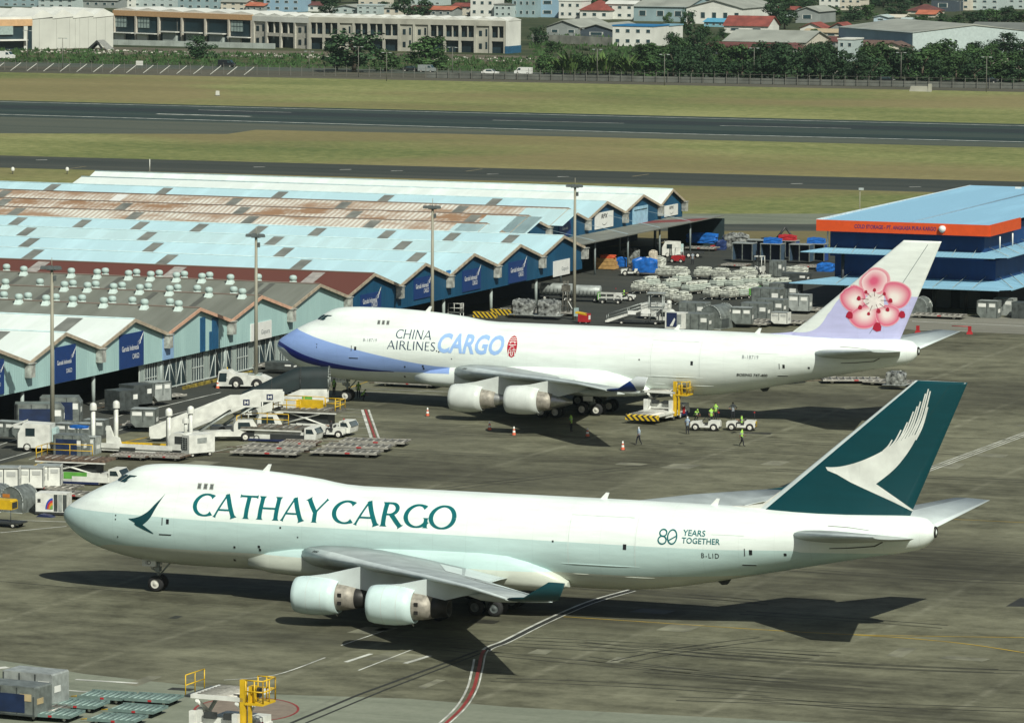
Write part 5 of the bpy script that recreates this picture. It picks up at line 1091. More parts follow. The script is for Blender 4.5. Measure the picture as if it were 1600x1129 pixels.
def pushback():
    def f(t):       # big low pushback tractor, cab towards -x
        MB().prism([(-3.6, .55), (-3.5, .3), (3.6, .4), (3.7, 1.2), (2.6, 1.6), (-1.2, 1.75), (-1.6, 1.9), (-2.0, 2.15), (-3.35, 2.1)], -1.4, 1.4, eqw_m).build('body', t)
        MB().prism([(-3.42, .85), (-2.3, .85), (-2.2, 1.9), (-3.25, 1.9)], -1.43, 1.43, glassd_m).build('cab_window', t); MB().box((-3.5, 0, 1.2), (.12, 2.2, .75), glassd_m).build('windscreen', t)
        for y in (-1.425, 1.425): MB().prism([(-.9 + 1.05 * math.cos(a), .55 + 1.0 * math.sin(a)) for a in [math.pi * i / 12 for i in range(13)]], y - .02, y + .02, eqd_m).build('wheel_arch', t); MB().prism([(2.0 + .85 * math.cos(a), .5 + .8 * math.sin(a)) for a in [math.pi * i / 10 for i in range(11)]], y - .02, y + .02, eqd_m).build('wheel_arch', t)
        wheels4(t, (-.9, 2.0), 1.35, .62, .4, 18); MB().tube((-2.6, .9, 2.1), (-2.6, .9, 2.4), .07, eqy_m, n=8).build('beacon', t); MB().box((1.5, 0, 1.7), (1.8, 1.5, .12), alu_l).build('deck_cover', t); MB().box((-2.15, -1.47, 1.2), (.18, .06, .2), label_m).build('mirror', t)
    return ('pushback_tractor', f)
def railing(b, pts, h, m, r=.035, mids=(.5,)):
    for i in range(len(pts) - 1):
        p, q = Vector(pts[i]), Vector(pts[i + 1])
        for k in (1.0,) + tuple(mids): b.tube(p + Vector((0, 0, h * k)), q + Vector((0, 0, h * k)), r, m, n=5)
        for s in (0, .5, 1): a = p.lerp(q, s); b.tube(a, a + Vector((0, 0, h)), r, m, n=5)
    return b
def high_loader(deck=.9, bridge=2.9, apron=True, cabx=1.55, h2=1.0):
    def f(t):       # scissor cargo loader, bridge towards +y (aircraft), main deck towards -y
        MB().box((0, .6, .45), (2.9, 6.0, .55), eqw_m).box((0, 2.6, .5), (2.7, 2.0, .9), eqw_m).build('chassis', t)
        MB().box((0, 2.2, .3), (3.0, 1.6, .35), eqnavy_m).build('skirt', t)
        dk = MB().box((0, -2.2, deck), (3.1, 5.2, .2), eqw_m).build('main_deck', t)
        for k in range(12): MB().tube((-1.35, -4.6 + k * .42, deck + .22), (1.35, -4.6 + k * .42, deck + .22), .05, roller_m, n=6).build('deck_roller', dk)
        if apron: MB().prism([(-4.8, deck - .35), (-4.8, deck + .22), (-5.05, deck + .1), (-5.05, deck - .35)], -1.7, 1.7, hazard_m, 'x').build('deck_apron', dk)
        for s in (-1.2, 1.2):
            MB().tube((s, -.6, .9), (s, 2.4, bridge - .1), .12, eqw_m, n=6).tube((s, 2.4, .9), (s, -.6, bridge - .1), .12, eqw_m, n=6).build('scissor_arm', t)
        for x, y in ((-1.3, -.9), (1.3, -.9), (-1.3, .1), (1.3, .1)): MB().box((x, y, .4), (.34, .34, bridge * .62), eqw_m).build('guide_post', t)
        MB().box((0, .2, 1.1), (2.4, .5, .5), eqw_m).box((-.6, -.15, 1.6), (.7, .3, .35), eqd_m).box((.6, -.15, 1.6), (.7, .3, .35), eqd_m).build('cross_beam', t)
        br = MB().box((0, 1.2, bridge), (3.2, 3.6, .22), eqw_m).box((-1.75, 1.2, bridge + .02), (.5, 3.5, .12), alu_d).build('bridge_deck', t)
        for k in range(8): MB().tube((-1.3, -.3 + k * .42, bridge + .24), (1.3, -.3 + k * .42, bridge + .24), .05, roller_m, n=6).build('deck_roller', br)
        railing(MB(), [(-1.95, -.5, bridge + .1), (-1.95, 1.9, bridge + .1)], 1.15, eqy_m).build('guard_rail', br)
        MB().box((cabx, -.45, .5), (.32, .3, bridge + .75), eqy_m).box((cabx + .4, -.45, .6), (.12, .3, bridge), eqy_m).build('control_mast', t)
        cb = MB().box((2.25, .2, bridge - .15), (1.1, 1.7, .14), eqy_m).box((2.0, -.2, bridge), (.3, .5, .9), eqy_m).box((2.1, .1, bridge + .25), (.5, .3, .5), eqd_m); railing(cb, [(1.75, -.6, bridge), (2.8, -.6, bridge), (2.8, 1.0, bridge), (1.75, 1.0, bridge)], 1.25, eqy_m, .045).build('control_platform', t)
        wheels4(t, (-1.2, 1.2), 0, .01) if False else None
        for y in (-.4, 1.2, 2.9):
            for s in (-1.3, 1.3): MB().wheel((s, y, .38), .38, .3, tyre_m, rim_m, 'x', 12).build('wheel', t)
        MB().box((1.52, 1.9, .5), (.06, .5, .7), eqr_m).build('hose_box', t)
    return ('cargo_high_loader', f)
def transporter(m=eqw_m, deck_m=bed_m, z=1.25, rails=True, green=False):
    def f(t):       # flat-decked container transporter, 6 m deck
        MB().box((0, 0, .3), (5.6, 2.3, .75), m).box((1.2, 0, .3), (3.4, 2.42, .5), eqd_m if not green else eqw_m).build('chassis', t); MB().prism([(2.9, .3), (4.0, .4), (4.1, 1.05), (3.8, 1.5), (2.9, 1.5)], -1.15, 1.15, m).build('cab', t); MB().prism([(3.98, 1.0), (4.16, 1.0), (3.88, 1.46), (3.75, 1.46)], -1.0, 1.0, glassd_m).build('windscreen', t); MB().prism([(3.05, .95), (3.85, .95), (3.65, 1.38), (3.05, 1.38)], -1.17, 1.17, glassd_m).build('side_window', t); MB().box((-.5, -1.2, .12), (5.0, .06, .2), eqnavy_m).build('skirt', t)
        dk = MB().box((-.6, 0, z), (6.6, 2.9, .2), deck_m).box((-.6, -1.4, z - .12), (6.6, .12, .12), eqw_m).build('deck', t)
        for k in range(10): MB().tube((-3.6 + k * .62, -1.25, z + .23), (-3.6 + k * .62, 1.25, z + .23), .05, roller_m if k % 3 else rust_m, n=6).build('deck_roller', dk)
        if z > 1.5: MB().box((-.6, 0, 1.0), (4.6, 2.0, z - 1.0), eqd_m).build('lift_frame', t); MB().tube((-2.8, -1.1, 1.05), (1.4, -1.1, z), .09, m, n=5).tube((1.4, -1.1, 1.05), (-2.8, -1.1, z), .09, m, n=5).build('scissor_arm', t); MB().box((.3, -1.12, .45), (3.6, .12, .7), eqw_m).build('side_box', t)
        if rails: railing(MB(), [(-3.8, -1.4, z + .1), (-3.8, 1.4, z + .1), (.5, 1.4, z + .1)], 1.1, eqy_m, .04).build('guard_rail', dk)
        if green:
            MB().box((-.2, -1.18, .55), (2.2, .05, .6), cover_g).build('side_panel', t)
        for x in (-1.9, 0, 2.0):
            for s in (-1.0, 1.0): MB().wheel((x, s, .36), .36, .3, tyre_m, rim_m, n=12).build('wheel', t)
        MB().box((-2.5, -1.2, .55), (.8, .06, .5), eqd_m).build('engine_grille', t)
    return ('container_transporter', f)
def low_loader():
    def f(t):       # main-deck low loader: long frame, four lifting posts with domed caps
        MB().box((0, 0, .25), (8.2, 2.6, .3), eqw_m).box((0, -1.35, .5), (8.2, .14, .45), eqw_m).box((0, 1.35, .5), (6.0, .14, .3), eqy_m).build('frame', t)
        MB().prism([(-3.6, .5), (-2.1, .5), (-2.3, 1.2), (-2.9, 1.35), (-3.3, 2.3), (-3.6, 2.3)], .9, 1.2, eqw_m).build('tower_plate', t)
        for x, y, h in ((-4.0, -1.2, 4.1), (-2.7, 1.2, 4.1), (3.7, -1.2, 3.9), (4.9, 1.2, 3.9)):
            p = MB().tube((x, y, .1), (x, y, h), .2, eqw_m, n=12).box((x - .22, y, .3), (.1, .1, h - .5), steel_m).build('lift_post', t); MB().lathe([(.34, h - .1), (.34, h + .3), (.27, h + .5), (.1, h + .6), (.01, h + .62)], eqw_m, (x, y, 0), n=14).build('post_cap', p)
        for k in range(14): MB().tube((-2.6 + k * .42, -1.2, .62), (-2.6 + k * .42, 1.2, .62), .05, roller_m, n=6).build('deck_roller', t)
        MB().box((-.4, -1.44, .35), (1.6, .05, .3), eqd_m).build('tool_box', t)
        for x in (-3, -2, 2.4, 3.2):
            for s in (-1, 1): MB().wheel((x, s, .3), .3, .25, tyre_m, rim_m, n=10).build('wheel', t)
    return ('low_loader', f)
def gpu():
    def f(t):
        MB().box((0, 0, .4), (3.0, 1.9, 1.7), eqw_m).build('housing', t); MB().box((-1.52, 0, .75), (.04, 1.3, 1.1), eqd_m).build('grille', t)
        b = MB()
        for k in range(5): b.box((-1.55, 0, .85 + k * .2), (.03, 1.3, .03), alu_l)
        for k in range(3): b.box((-1.55, -.4 + k * .4, .75), (.03, .03, 1.1), alu_l)
        b.build('grille_bars', t); MB().box((0, -.96, 1.3), (1.1, .03, .5), alu_l).build('access_panel', t); MB().box((.9, -.96, .7), (.6, .03, .9), cwhite_m).build('access_panel', t)
        for x in (-1, 1):
            for s in (-.75, .75): MB().wheel((x, s, .25), .25, .2, tyre_m, rim_m, n=10).build('wheel', t)
    return ('ground_power_unit', f)
def pack_unit():
    def f(t):
        MB().prism([(-.9, .6), (.9, .6), (1.0, 1.0), (1.0, 1.9), (.7, 2.2), (-.7, 2.2), (-1.0, 1.9)], -.7, .7, eqw_m).build('housing', t); MB().box((0, -.71, 1.2), (.8, .03, .7), eqd_m).build('gauge_window', t); MB().box((0, 0, .3), (1.8, 1.3, .3), eqd_m).build('frame', t); MB().tube((.4, 0, 2.2), (.4, 0, 3.2), .16, eqw_m, n=10).lathe([(.3, 3.1), (.3, 3.45), (.2, 3.6), (.01, 3.65)], eqw_m, (.4, 0, 0), n=12).build('stack', t)
        for x in (-.6, .6):
            for s in (-.6, .6): MB().wheel((x, s, .2), .2, .15, tyre_m, rim_m, n=8).build('wheel', t)
    return ('air_start_unit', f)
def stair_truck(m=eqw_m, logo=True):
    def f(t):       # passenger stairs on a truck: foot at -x, head at +x
        MB().box((.6, 0, .5), (6.6, 2.0, .45), m).build('chassis', t); MB().prism([(1.8, .5), (4.1, .5), (4.2, 1.2), (3.7, 2.0), (2.0, 2.0), (1.8, 1.6)], -1.0, 1.0, m).build('cab', t); MB().prism([(2.2, 1.2), (3.5, 1.2), (3.3, 1.85), (2.2, 1.85)], -1.02, 1.02, glassd_m).build('cab_window', t); MB().prism([(3.78, 1.25), (4.15, 1.25), (3.72, 1.9), (3.6, 1.9)], -.9, .9, glassd_m).build('windscreen', t)
        for y in (-.95, .95):
            MB().prism([(-6.2, .35), (-5.2, .35), (1.9, 3.3), (4.4, 3.3), (4.4, 4.3), (1.6, 4.3), (-6.2, 1.25)], y - .04, y + .04, m).build('side_panel', t)
        for k in range(18): MB().box((-5.6 + k * .42, 0, .45 + k * .168), (.4, 1.8, .06), alu_m).build('step', t)
        MB().box((3.1, 0, 3.28), (2.6, 1.85, .1), alu_m).build('landing', t); MB().tube((-1.5, -.6, .9), (1.6, -.6, 2.9), .1, alu_l, n=6).tube((-1.5, .6, .9), (1.6, .6, 2.9), .1, alu_l, n=6).build('lift_ram', t)
        if logo:
            lg = MB().box((3.0, -1.01, 3.5), (.62, .02, .55), eqnavy_m).build('badge', t); lettering('M', lambda u, v: (2.82 + u, -1.03, 3.62 + v), .36, .3, label_m, parent=lg, bold=.005)
        wheels4(t, (-1.6, 2.9), .95, .45, .28)
    return ('passenger_stairs', f)
def metal_stairs():
    def f(t):       # towable open steel stair with canopy, foot at -x
        for y in (-.8, .8):
            b = MB().prism([(-4.6, .3), (-4.2, .3), (1.2, 2.6), (3.2, 2.6), (3.2, 2.75), (1.1, 2.75), (-4.6, .55)], y - .04, y + .04, eqw_m); railing(b, [(-4.4, y, .45), (1.2, y, 2.7), (3.2, y, 2.7)], 1.05, alu_l, .04); b.build('stair_string', t)
        for k in range(14): MB().box((-4.2 + k * .4, 0, .5 + k * .165), (.38, 1.6, .05), alu_m).build('step', t)
        MB().box((2.2, 0, 2.7), (2.0, 1.7, .08), alu_m).build('landing', t); MB().box((2.2, 0, 5.0), (2.4, 2.2, .1), alu_l).build('canopy', t)
        for x in (1.3, 3.1):
            for y in (-.8, .8): MB().tube((x, y, .4), (x, y, 5.0), .06, alu_l, n=6).build('post', t)
        MB().tube((-3, 0, .6), (2.8, 0, 2.5), .05, alu_l, n=5).tube((2.8, -.8, .5), (1.0, -.8, 2.5), .05, alu_l, n=5).tube((.8, -.8, .5), (2.8, -.8, 2.5), .05, alu_l, n=5).build('brace', t); MB().box((0, 0, .35), (6, 1.4, .15), eqd_m).build('base_frame', t); MB().box((-1.0, -.9, 1.6), (1.1, .04, .6), label_m).box((.9, -.9, 1.8), (1.2, .04, .7), label_m).build('side_board', t); wheels4(t, (-2.4, 2.2), .8, .28, .18, 10)
    return ('steel_stairs', f)
def lorry():
    def f(t):
        MB().prism([(-1.6, .4), (1.5, .4), (1.5, 2.6), (-1.1, 2.7), (-1.6, 1.7)], -1.05, 1.05, eqw_m).build('cab', t); MB().prism([(-1.62, 1.65), (-1.2, 2.5), (-1.1, 2.5), (-1.5, 1.65)], -.95, .95, glassd_m).build('windscreen', t); MB().box((-.4, -1.06, 1.5), (.9, .03, .75), glassd_m).build('side_window', t)
        MB().prism([(-2.4, 2.25), (-1.15, 2.72), (-1.15, 2.85), (-2.45, 2.4)], -1.1, 1.1, eqw_m).build('sun_visor', t); MB().box((-1.66, 0, .5), (.1, 2.0, 1.2), eqd_m).build('grille', t); MB().box((3.4, 0, .7), (4.0, 2.1, .25), eqd_m).build('flatbed', t); MB().box((1.75, .2, .6), (.4, 1.2, 1.6), mat('tank_teal', (.4, .55, .54))).build('tank', t); wheels4(t, (-.7, 2.8, 4.3), .9, .45, .3)
    return ('flatbed_lorry', f)
def forklift(m):
    def f(t):
        MB().prism([(-.9, .3), (.9, .3), (1.0, .9), (.4, 1.1), (-.7, 1.0)], -.5, .5, m).build('body', t); MB().box((.15, 0, 1.0), (.5, .6, .12), eqd_m).build('seat', t)
        b = MB()
        for x, y in ((-.6, -.45), (-.6, .45), (.7, -.45), (.7, .45)): b.tube((x, y, .9), (x * .8, y, 2.1), .045, eqw_m, n=5)
        b.box((.02, 0, 2.08), (1.2, 1.0, .06), eqw_m).build('overhead_guard', t)
        b = MB()
        for y in (-.3, .3): b.box((-1.05, y, .1), (.12, .1, 2.2), eqd_m).box((-1.65, y, .12), (1.1, .12, .05), eqd_m)
        b.box((-1.1, 0, .4), (.06, .9, .4), eqd_m).build('mast_and_forks', t); wheels4(t, (-.65, .65), .45, .3, .2, 10)
    return ('forklift', f)
def cone():
    def f(t):
        MB().box((0, 0, 0), (.42, .42, .05), eqd_m).build('base', t); MB().lathe([(.17, .05), (.125, .25)], mat('cone_orange', (.6, .12, .05)), n=10).lathe([(.125, .25), (.1, .42)], label_m, n=10).lathe([(.1, .42), (.075, .55)], mat('cone_orange', (.6, .12, .05)), n=10).lathe([(.075, .55), (.05, .72), (.001, .73)], label_m, n=10).build('shell', t)
    return ('traffic_cone', f)
# ---------------------------------------------------------------- placing: left-hand cluster
put('dolly_long', dolly(6.4, 2.4, nroll=14), 42, 681, 'long flat trailer carrying small containers under the eaves at far left', 'trailer', RZ)
put('box_navy', box_container(alu_m, door=cnavy_m), 62, 668, 'dark navy-sided container beside the left-most mast', 'container', RZ + R(25), z=.0, scale=(1.55, 1, 1.05))
put('box_navy', None, 96, 657, 'grey container with a white label behind the navy one, by a column', 'container', RZ + R(20), scale=(1.3, 1, 1.05))
put('ld_a', ld_container(alu_m), 12, 681, 'small grey container at the very left edge on a long trailer', 'container', RZ, z=.55, scale=(1.1, 1, .9)); put('ld_a', None, 42, 684, 'small grey container with blue label on the long trailer', 'container', RZ, z=.55, scale=(1.2, 1, .95))
put('lorry', lorry(), 58, 704, 'white flatbed lorry with raised visor behind the left-most mast', 'lorry', RZ + R(12))
put('ld_a', None, 107, 684, 'grey container left of the blue-topped one, right of the mast', 'container', RZ + R(8), group='containers beside the left mast')
put('ld_a', None, 129, 684, 'grey container with a blue tarpaulin across its top', 'container', RZ + R(8)); put('ld_a', None, 150, 678, 'grey container right of the blue-topped one, behind white posts', 'container', RZ + R(8))
_b = place(124, 668, 1.65); o = lumps(5, 2.0, 1.2, .25, tarp_m, 14).build('tarpaulin', None, _b, RZ); tag(o, 'small blue tarpaulin lying over a grey container', 'tarpaulin')
put('box_navy', None, 112, 711, 'navy-curtained container in front of the mast foot', 'container', RZ + R(4), scale=(.95, .8, .85)); put('ld_grey', ld_container(alu_l), 138, 708, 'pale grey container next to the white lifting posts', 'container', RZ + R(4))
put('dolly', dolly(), 205, 635, 'empty-ended dolly under two grey labelled containers', 'dolly', RZ + R(68), scale=(1.9, 1, 1)); put('box_lab', box_container(alu_d, 2.6, 2.2, 2.0, chamfer=.1), 190, 639, 'dark grey container with white labels, front one of a pair on the road', 'container', RZ + R(68), z=.5); put('box_lab', None, 212, 630, 'dark grey container with white labels, rear one of the pair', 'container', RZ + R(68), z=.5)
put('dolly', None, 243, 625, 'dolly carrying a shiny wrapped container beside the shutters', 'dolly', RZ + R(68)); put('ld_shiny', ld_container(alu_l), 244, 625, 'shiny pale container behind the labelled pair', 'container', RZ + R(68), z=.5, scale=(1.2, 1.3, 1.2))
put('dolly', None, 228, 668, 'dolly with one grey container on the roadway', 'dolly', RZ + R(15), scale=(1.25, 1, 1)); put('ld_a', None, 226, 666, 'lone grey container with slanted edge on a roadway dolly', 'container', RZ + R(15), z=.5, scale=(1.25, 1.2, 1.1))
put('low_loader', low_loader(), 215, 707, 'long white low loader with four domed lifting posts', 'loader', RZ + R(2))
put('dolly_rust', dolly(3.6, 2.4, rust_m), 208, 717, 'dark rusty empty dolly in front of the low loader', 'dolly', RZ); put('dolly_rust', None, 262, 718, 'pale rusty empty dolly just behind the nearer aircraft nose', 'dolly', RZ)
put('gpu', gpu(), 306, 712, 'white ground power unit with a dark square grille', 'power unit', RZ + R(62)); put('pack', pack_unit(), 284, 712, 'white start unit with gauge window beside the power unit', 'start unit', RZ)
put('stairs', stair_truck(), 335, 688, 'white passenger stairs truck with a blue M badge, foot to the left', 'stairs', RZ + R(28)); put('stairs', None, 372, 679, 'white passenger stairs behind the first one', 'stairs', RZ + R(28))
put('transporter', transporter(), 436, 689, 'white transporter with an open rear deck beside the stairs trucks', 'transporter', RZ + R(6))
def yellow_top(t):
    transporter(eqw_m, bed_m, 2.3)[1](t); MB().box((-.8, .6, 2.5), (2.6, .9, .75), eqy_m).build('yellow_casing', t); railing(MB(), [(.6, 1.4, 2.4), (2.6, 1.4, 2.4), (2.6, -1.4, 2.4)], 1.0, eqy_m, .05).build('guard_rail', t); railing(MB(), [(-3.8, -1.4, 2.4), (-1.0, -1.4, 2.4)], 1.0, eqy_m, .05).build('guard_rail', t); MB().box((-2.6, .2, 2.5), (1.2, 1.0, .9), eqw_m).build('control_cabinet', t)
def covered_stairs(t):       # mobile stairs under a dark rounded hood, foot at -x, head at +x
    rib = []
    for x, z in ((-4.4, .35), (-3.2, .9), (-1.4, 1.75), (.6, 2.7), (1.5, 2.95), (2.8, 3.0), (4.3, 3.0)):
        rib.append([(x, -1.1, z)] + [(x, -1.12 * math.cos(a), z + 1.0 + 1.1 * math.sin(a)) for a in [math.pi * i / 12 for i in range(13)]] + [(x, 1.1, z)])
    MB().loft(rib, mat('hood_black', (.010, .022, .024), .7, var=.2, scale=1), closed=False, caps=False).build('hood', t)
    for r in rib[2::2]:
        b = MB()
        for p, q in zip(r, r[1:]): b.tube(p, q, .05, eqd_m, n=4)
        b.build('hood_rib', t)
    b = MB()
    for p, q in zip(rib[-1], rib[-1][1:]): b.tube(p, q, .09, alu_m, n=5)
    b.build('hood_rim', t)
    for y in (-1.05, 1.05): MB().prism([(-4.3, .3), (1.5, 2.9), (4.2, 2.95), (4.2, 1.5), (2.4, 1.2), (-.5, .9), (-3, .3)], y - .04, y + .04, eqw_m).build('side_panel', t)
    for k in range(14): MB().box((-4.0 + k * .4, 0, .4 + k * .18), (.4, 2.0, .06), alu_m).build('step', t)
    MB().box((2.9, 0, 2.9), (2.8, 2.0, .08), alu_m).build('landing', t); MB().box((.5, 0, .45), (6.0, 1.8, .4), eqw_m).build('chassis', t); MB().box((2.2, -1.1, 1.6), (1.0, .05, .6), cover_g).build('side_panel', t); wheels4(t, (-1.5, 2.4), .9, .42, .26)
put('covered_stairs', ('covered_stairs', covered_stairs), 447, 651, 'white stairs under a long dark rounded hood beside the far nose', 'stairs', R(-2))
put('loader_y', ('container_transporter', yellow_top), 492, 678, 'white loader with yellow railed deck under the far nose', 'loader', RZ + R(3))
for x, y, l in ((388, 662, 'left of two white disc signs on stalks by the transporter'), (410, 656, 'right of two white disc signs on stalks by the transporter')):
    p = place(x, y); t = thing('disc_sign', l, 'sign', p, RZ); MB().tube((0, 0, 0), (0, 0, 2.2), .07, eqw_m, n=8).build('stalk', t); MB().lathe([(.01, -.05), (.38, -.05), (.38, .05), (.01, .05)], label_m, (0, 0, 2.5), 'y', 14).build('disc', t)
put('pushback', pushback(), 382, 606, 'big white pushback tractor with dark cab glass on the road', 'tractor', RZ + R(14), scale=(.76, .8, .88))
put('dolly', None, 440, 577, 'loaded flat dolly parked against the shutters left of the far nose', 'dolly', RZ); put('box_lab', None, 442, 576, 'dark low container on the dolly by the shutters', 'container', RZ, z=.5, scale=(1.25, 1, .4))
put('tug', tug(), 517, 683, 'white open tow tractor beside the yellow railed loader', 'tractor', RZ + R(12))
for i, (x, y, l) in enumerate(((417, 712, 'empty roller dolly nearest the camera in the left trio'), (436, 704, 'empty roller dolly in the middle of the left trio'), (470, 697, 'empty dark dolly farthest back in the left trio'), (542, 712, 'empty roller dolly nearest the camera in the right trio'), (560, 703, 'empty roller dolly in the middle of the right trio'), (586, 695, 'empty roller dolly farthest right, below the red hatching'))): put('dolly_rust' if i == 2 else 'dolly', None, x, y, l, 'dolly', RZ + R(8), group='empty dollies between the aircraft')
# left foreground below the mast
put('transporter_g', transporter(eqw_m, rust_m, 2.1, True, True), 128, 755, 'white and green loader with a rusty roller deck, left of the near nose', 'loader', RZ + R(6))
put('dolly', None, 70, 766, 'dolly under two white boxes left of the near nose', 'dolly', RZ); put('ld_white', ld_container(cwhite_m, mat('print_grey', (.42, .44, .42))), 48, 760, 'white container with printed sides, left of a joined pair', 'container', RZ + R(20), z=.5, scale=(1.2, 1.2, 1.1)); put('ld_white', None, 77, 757, 'white container with printed sides, right of a joined pair', 'container', RZ + R(20), z=.5, scale=(1.1, 1.2, 1.1)); put('ld_white', None, 8, 766, 'white container cut off by the left edge of the picture', 'container', RZ + R(20), z=.4, scale=(1.3, 1.3, 1.3))
put('igloo', igloo(alu_m), 30, 798, 'silver dome-topped container with orange labels at left', 'container', RZ + R(-98), scale=(.75, 1.05, .98)); put('igloo', None, -6, 796, 'silver dome-topped container mostly outside the left edge', 'container', RZ + R(-90), scale=(.8, 1.0, .95))
def rainbow(t):
    MB().box((0, 0, .3), (2.6, 1.6, 1.6), cwhite_m).build('shell', t)
    for k, c in enumerate(((.02, .06, .35), (.45, .03, .04), (.6, .25, .02), (.15, .35, .08))):
        MB().prism([(.15 + (.62 - k * .13) * math.cos(a), .55 + (.95 - k * .2) * math.sin(a)) for a in [R(90) + R(90) * i / 8 for i in range(9)]] + [(.15, .55)], -.83 - k * .004, -.8, mat('rainbow_%d' % k, c)).build('painted_arc', t)
    for k in range(3): MB().box((.4 + k * .38, -.83, .4), (.3, .04, 1.4), alu_d if k % 2 == 0 else alu_l).build('door_slat', t)
    MB().box((-1.0, -.82, 1.1), (.25, .02, .3), eqd_m).build('label_panel', t); MB().box((0, 0, .1), (2.7, 1.7, .2), eqd_m).build('base', t)
put('rainbow', ('uld_container', rainbow), 84, 803, 'white container with a rainbow roundel beside the near nose', 'container', RZ + R(10), scale=(1.05, 1, 1))
def yellow_unit(t):
    MB().prism([(-1.2, 1.5), (1.0, 1.5), (1.0, 2.2), (.85, 2.3), (-1.2, 2.3)], -.6, .6, eqy_m).build('hood', t); MB().box((0, 0, .35), (3.6, 1.6, .14), eqd_m).build('bed', t); MB().box((1.02, 0, 1.6), (.03, .9, .5), eqd_m).build('opening', t)
    for x in (-.9, .9): MB().tube((x, -.5, .4), (x, -.5, 1.5), .04, alu_d, n=5).build('leg', t)
    wheels4(t, (-1.2, 1.2), .7, .25, .15, 10)
put('yellow_unit', ('yellow_hooded_trolley', yellow_unit), 6, 822, 'yellow hooded trolley at the left edge below the silver domes', 'trolley', RZ)
o = MB().prism([(-.8, 0), (.8, 0), (.3, .18), (-.4, .25)], -.4, .4, eqnavy_m).build('tow_bar_chock', None, place(72, 807), RZ); tag(o, 'dark blue tow bar lying below the rainbow container', 'tow bar')
put('dolly', None, 118, 778, 'dolly half hidden behind the near aircraft nose', 'dolly', RZ)
# foreground bottom left
tealdollies = [(167, 1095, 'teal roller dolly farthest back in the foreground left file'), (125, 1108, 'teal roller dolly in the middle of the foreground left file'), (86, 1123, 'teal roller dolly at the front of the foreground left file'), (241, 1099, 'teal roller dolly farthest back in the foreground right file'), (216, 1116, 'teal roller dolly in the middle of the foreground right file'), (184, 1131, 'teal roller dolly at the bottom edge of the foreground right file')]
for x, y, l in tealdollies: put('dolly_teal', dolly(3.2, 2.4, dteal_m, mat('roller_teal', (.26, .36, .33), .45, var=.2), dteal_m, 8), x, y, l, 'dolly', RZ + R(2), group='teal dollies in the foreground')
put('box_fg', box_container(alu_m, 3.0, 2.2, 1.75, lm=mat('label_tan', (.45, .36, .2)), door=cnavy_m, chamfer=.1), 27, 1112, 'grey container with a navy front at the bottom left corner', 'container', RZ + R(-4), z=.35, scale=(1.3, 1, 1.1)); put('box_fg2', box_container(alu_l, 3.0, 2.2, 1.9, chamfer=.1), 56, 1095, 'pale grey container behind the navy-fronted one at bottom left', 'container', RZ + R(-4), z=.35, scale=(1.25, 1, 1.1)); put('dolly', None, 30, 1112, 'dolly carrying the navy-fronted container at the bottom left', 'dolly', RZ)
put('hl', high_loader(.6, 2.75, False), 346, 1166, 'white cargo loader with yellow cage and yellow rail in the foreground', 'loader', RZ + R(-2), scale=(1.15, 1.1, 1.12))
# loader at the far aircraft
put('hl2', high_loader(.75, 2.7), 1034, 655, 'white cargo loader with striped apron beside the far aircraft', 'loader', RZ + R(-4), scale=(1.05, 1, 1))
put('tug', None, 1103, 672, 'white tow tractor with two men standing behind it', 'tractor', RZ + R(10)); put('tug2', tug(True), 1159, 672, 'white tow tractor with striped rear and a seated driver', 'tractor', RZ + R(12))
for i, (x, y) in enumerate(((668, 650), (765, 672), (803, 680), (918, 682), (973, 703), (340, 607))): put('cone', cone(), x, y, scale=(1.2, 1.2, 1.2), label= ('cone left of the far engines, farthest from the camera', 'reddish cone just left of the far outboard engine shadow', 'cone at the edge of the far engine shadow', 'cone inside the shadow tip right of the man in green', 'cone nearest the camera, left of the walking man', 'orange cone on the road left of the pushback tractor')[i], cat='cone', rz=0, group='traffic cones')
# under and behind the far tail
put('dolly', None, 1330, 598, 'pale slatted empty dolly below the far tailplane', 'dolly', RZ + R(25)); put('dolly', None, 1262, 590, 'dolly half hidden under the far rear fuselage', 'dolly', RZ + R(10)); put('dolly', None, 1398, 602, 'dolly under a plastic-wrapped load right of the far tail', 'dolly', RZ); put('wrap1', wrapped(3, 2.3, 2.0, 1.4), 1400, 600, 'plastic-wrapped load on a dolly right of the far tail', 'pallet load', RZ, z=.52)
put('dolly', None, 1467, 497, 'flat dolly in front of the cold store doors', 'dolly', RZ)
for x, y, l in ((1434, 521, 'left red barrier foot on the stand edge'), (1515, 522, 'right red barrier foot on the stand edge')):
    p = place(x, y); t = thing('barrier_foot', l, 'barrier', p, RZ); MB().box((0, 0, 0), (.7, .5, .35), eqr_m, top=.7).box((0, 0, .35), (.35, .3, .6), eqr_m).build('block', t); MB().tube((0, 0, .9), (-2.2 if x > 1500 else -.2, 0, .9), .05, eqr_m, n=5).build('bar', t)
put('igloo', None, 1438, 492, 'dome-topped container in the shade of the cold store', 'container', RZ + R(90)); put('ld_a', None, 1545, 496, 'grey container under the right-hand end of the cold store canopy', 'container', RZ, scale=(1.3, 1.2, 1.3)); put('ld_shiny', None, 1570, 492, 'pale container right of the grey one by the cold store', 'container', RZ, scale=(1.3, 1.2, 1.3)); put('box_lab', None, 1600, 497, 'dark container cut by the right edge by the cold store', 'container', RZ)
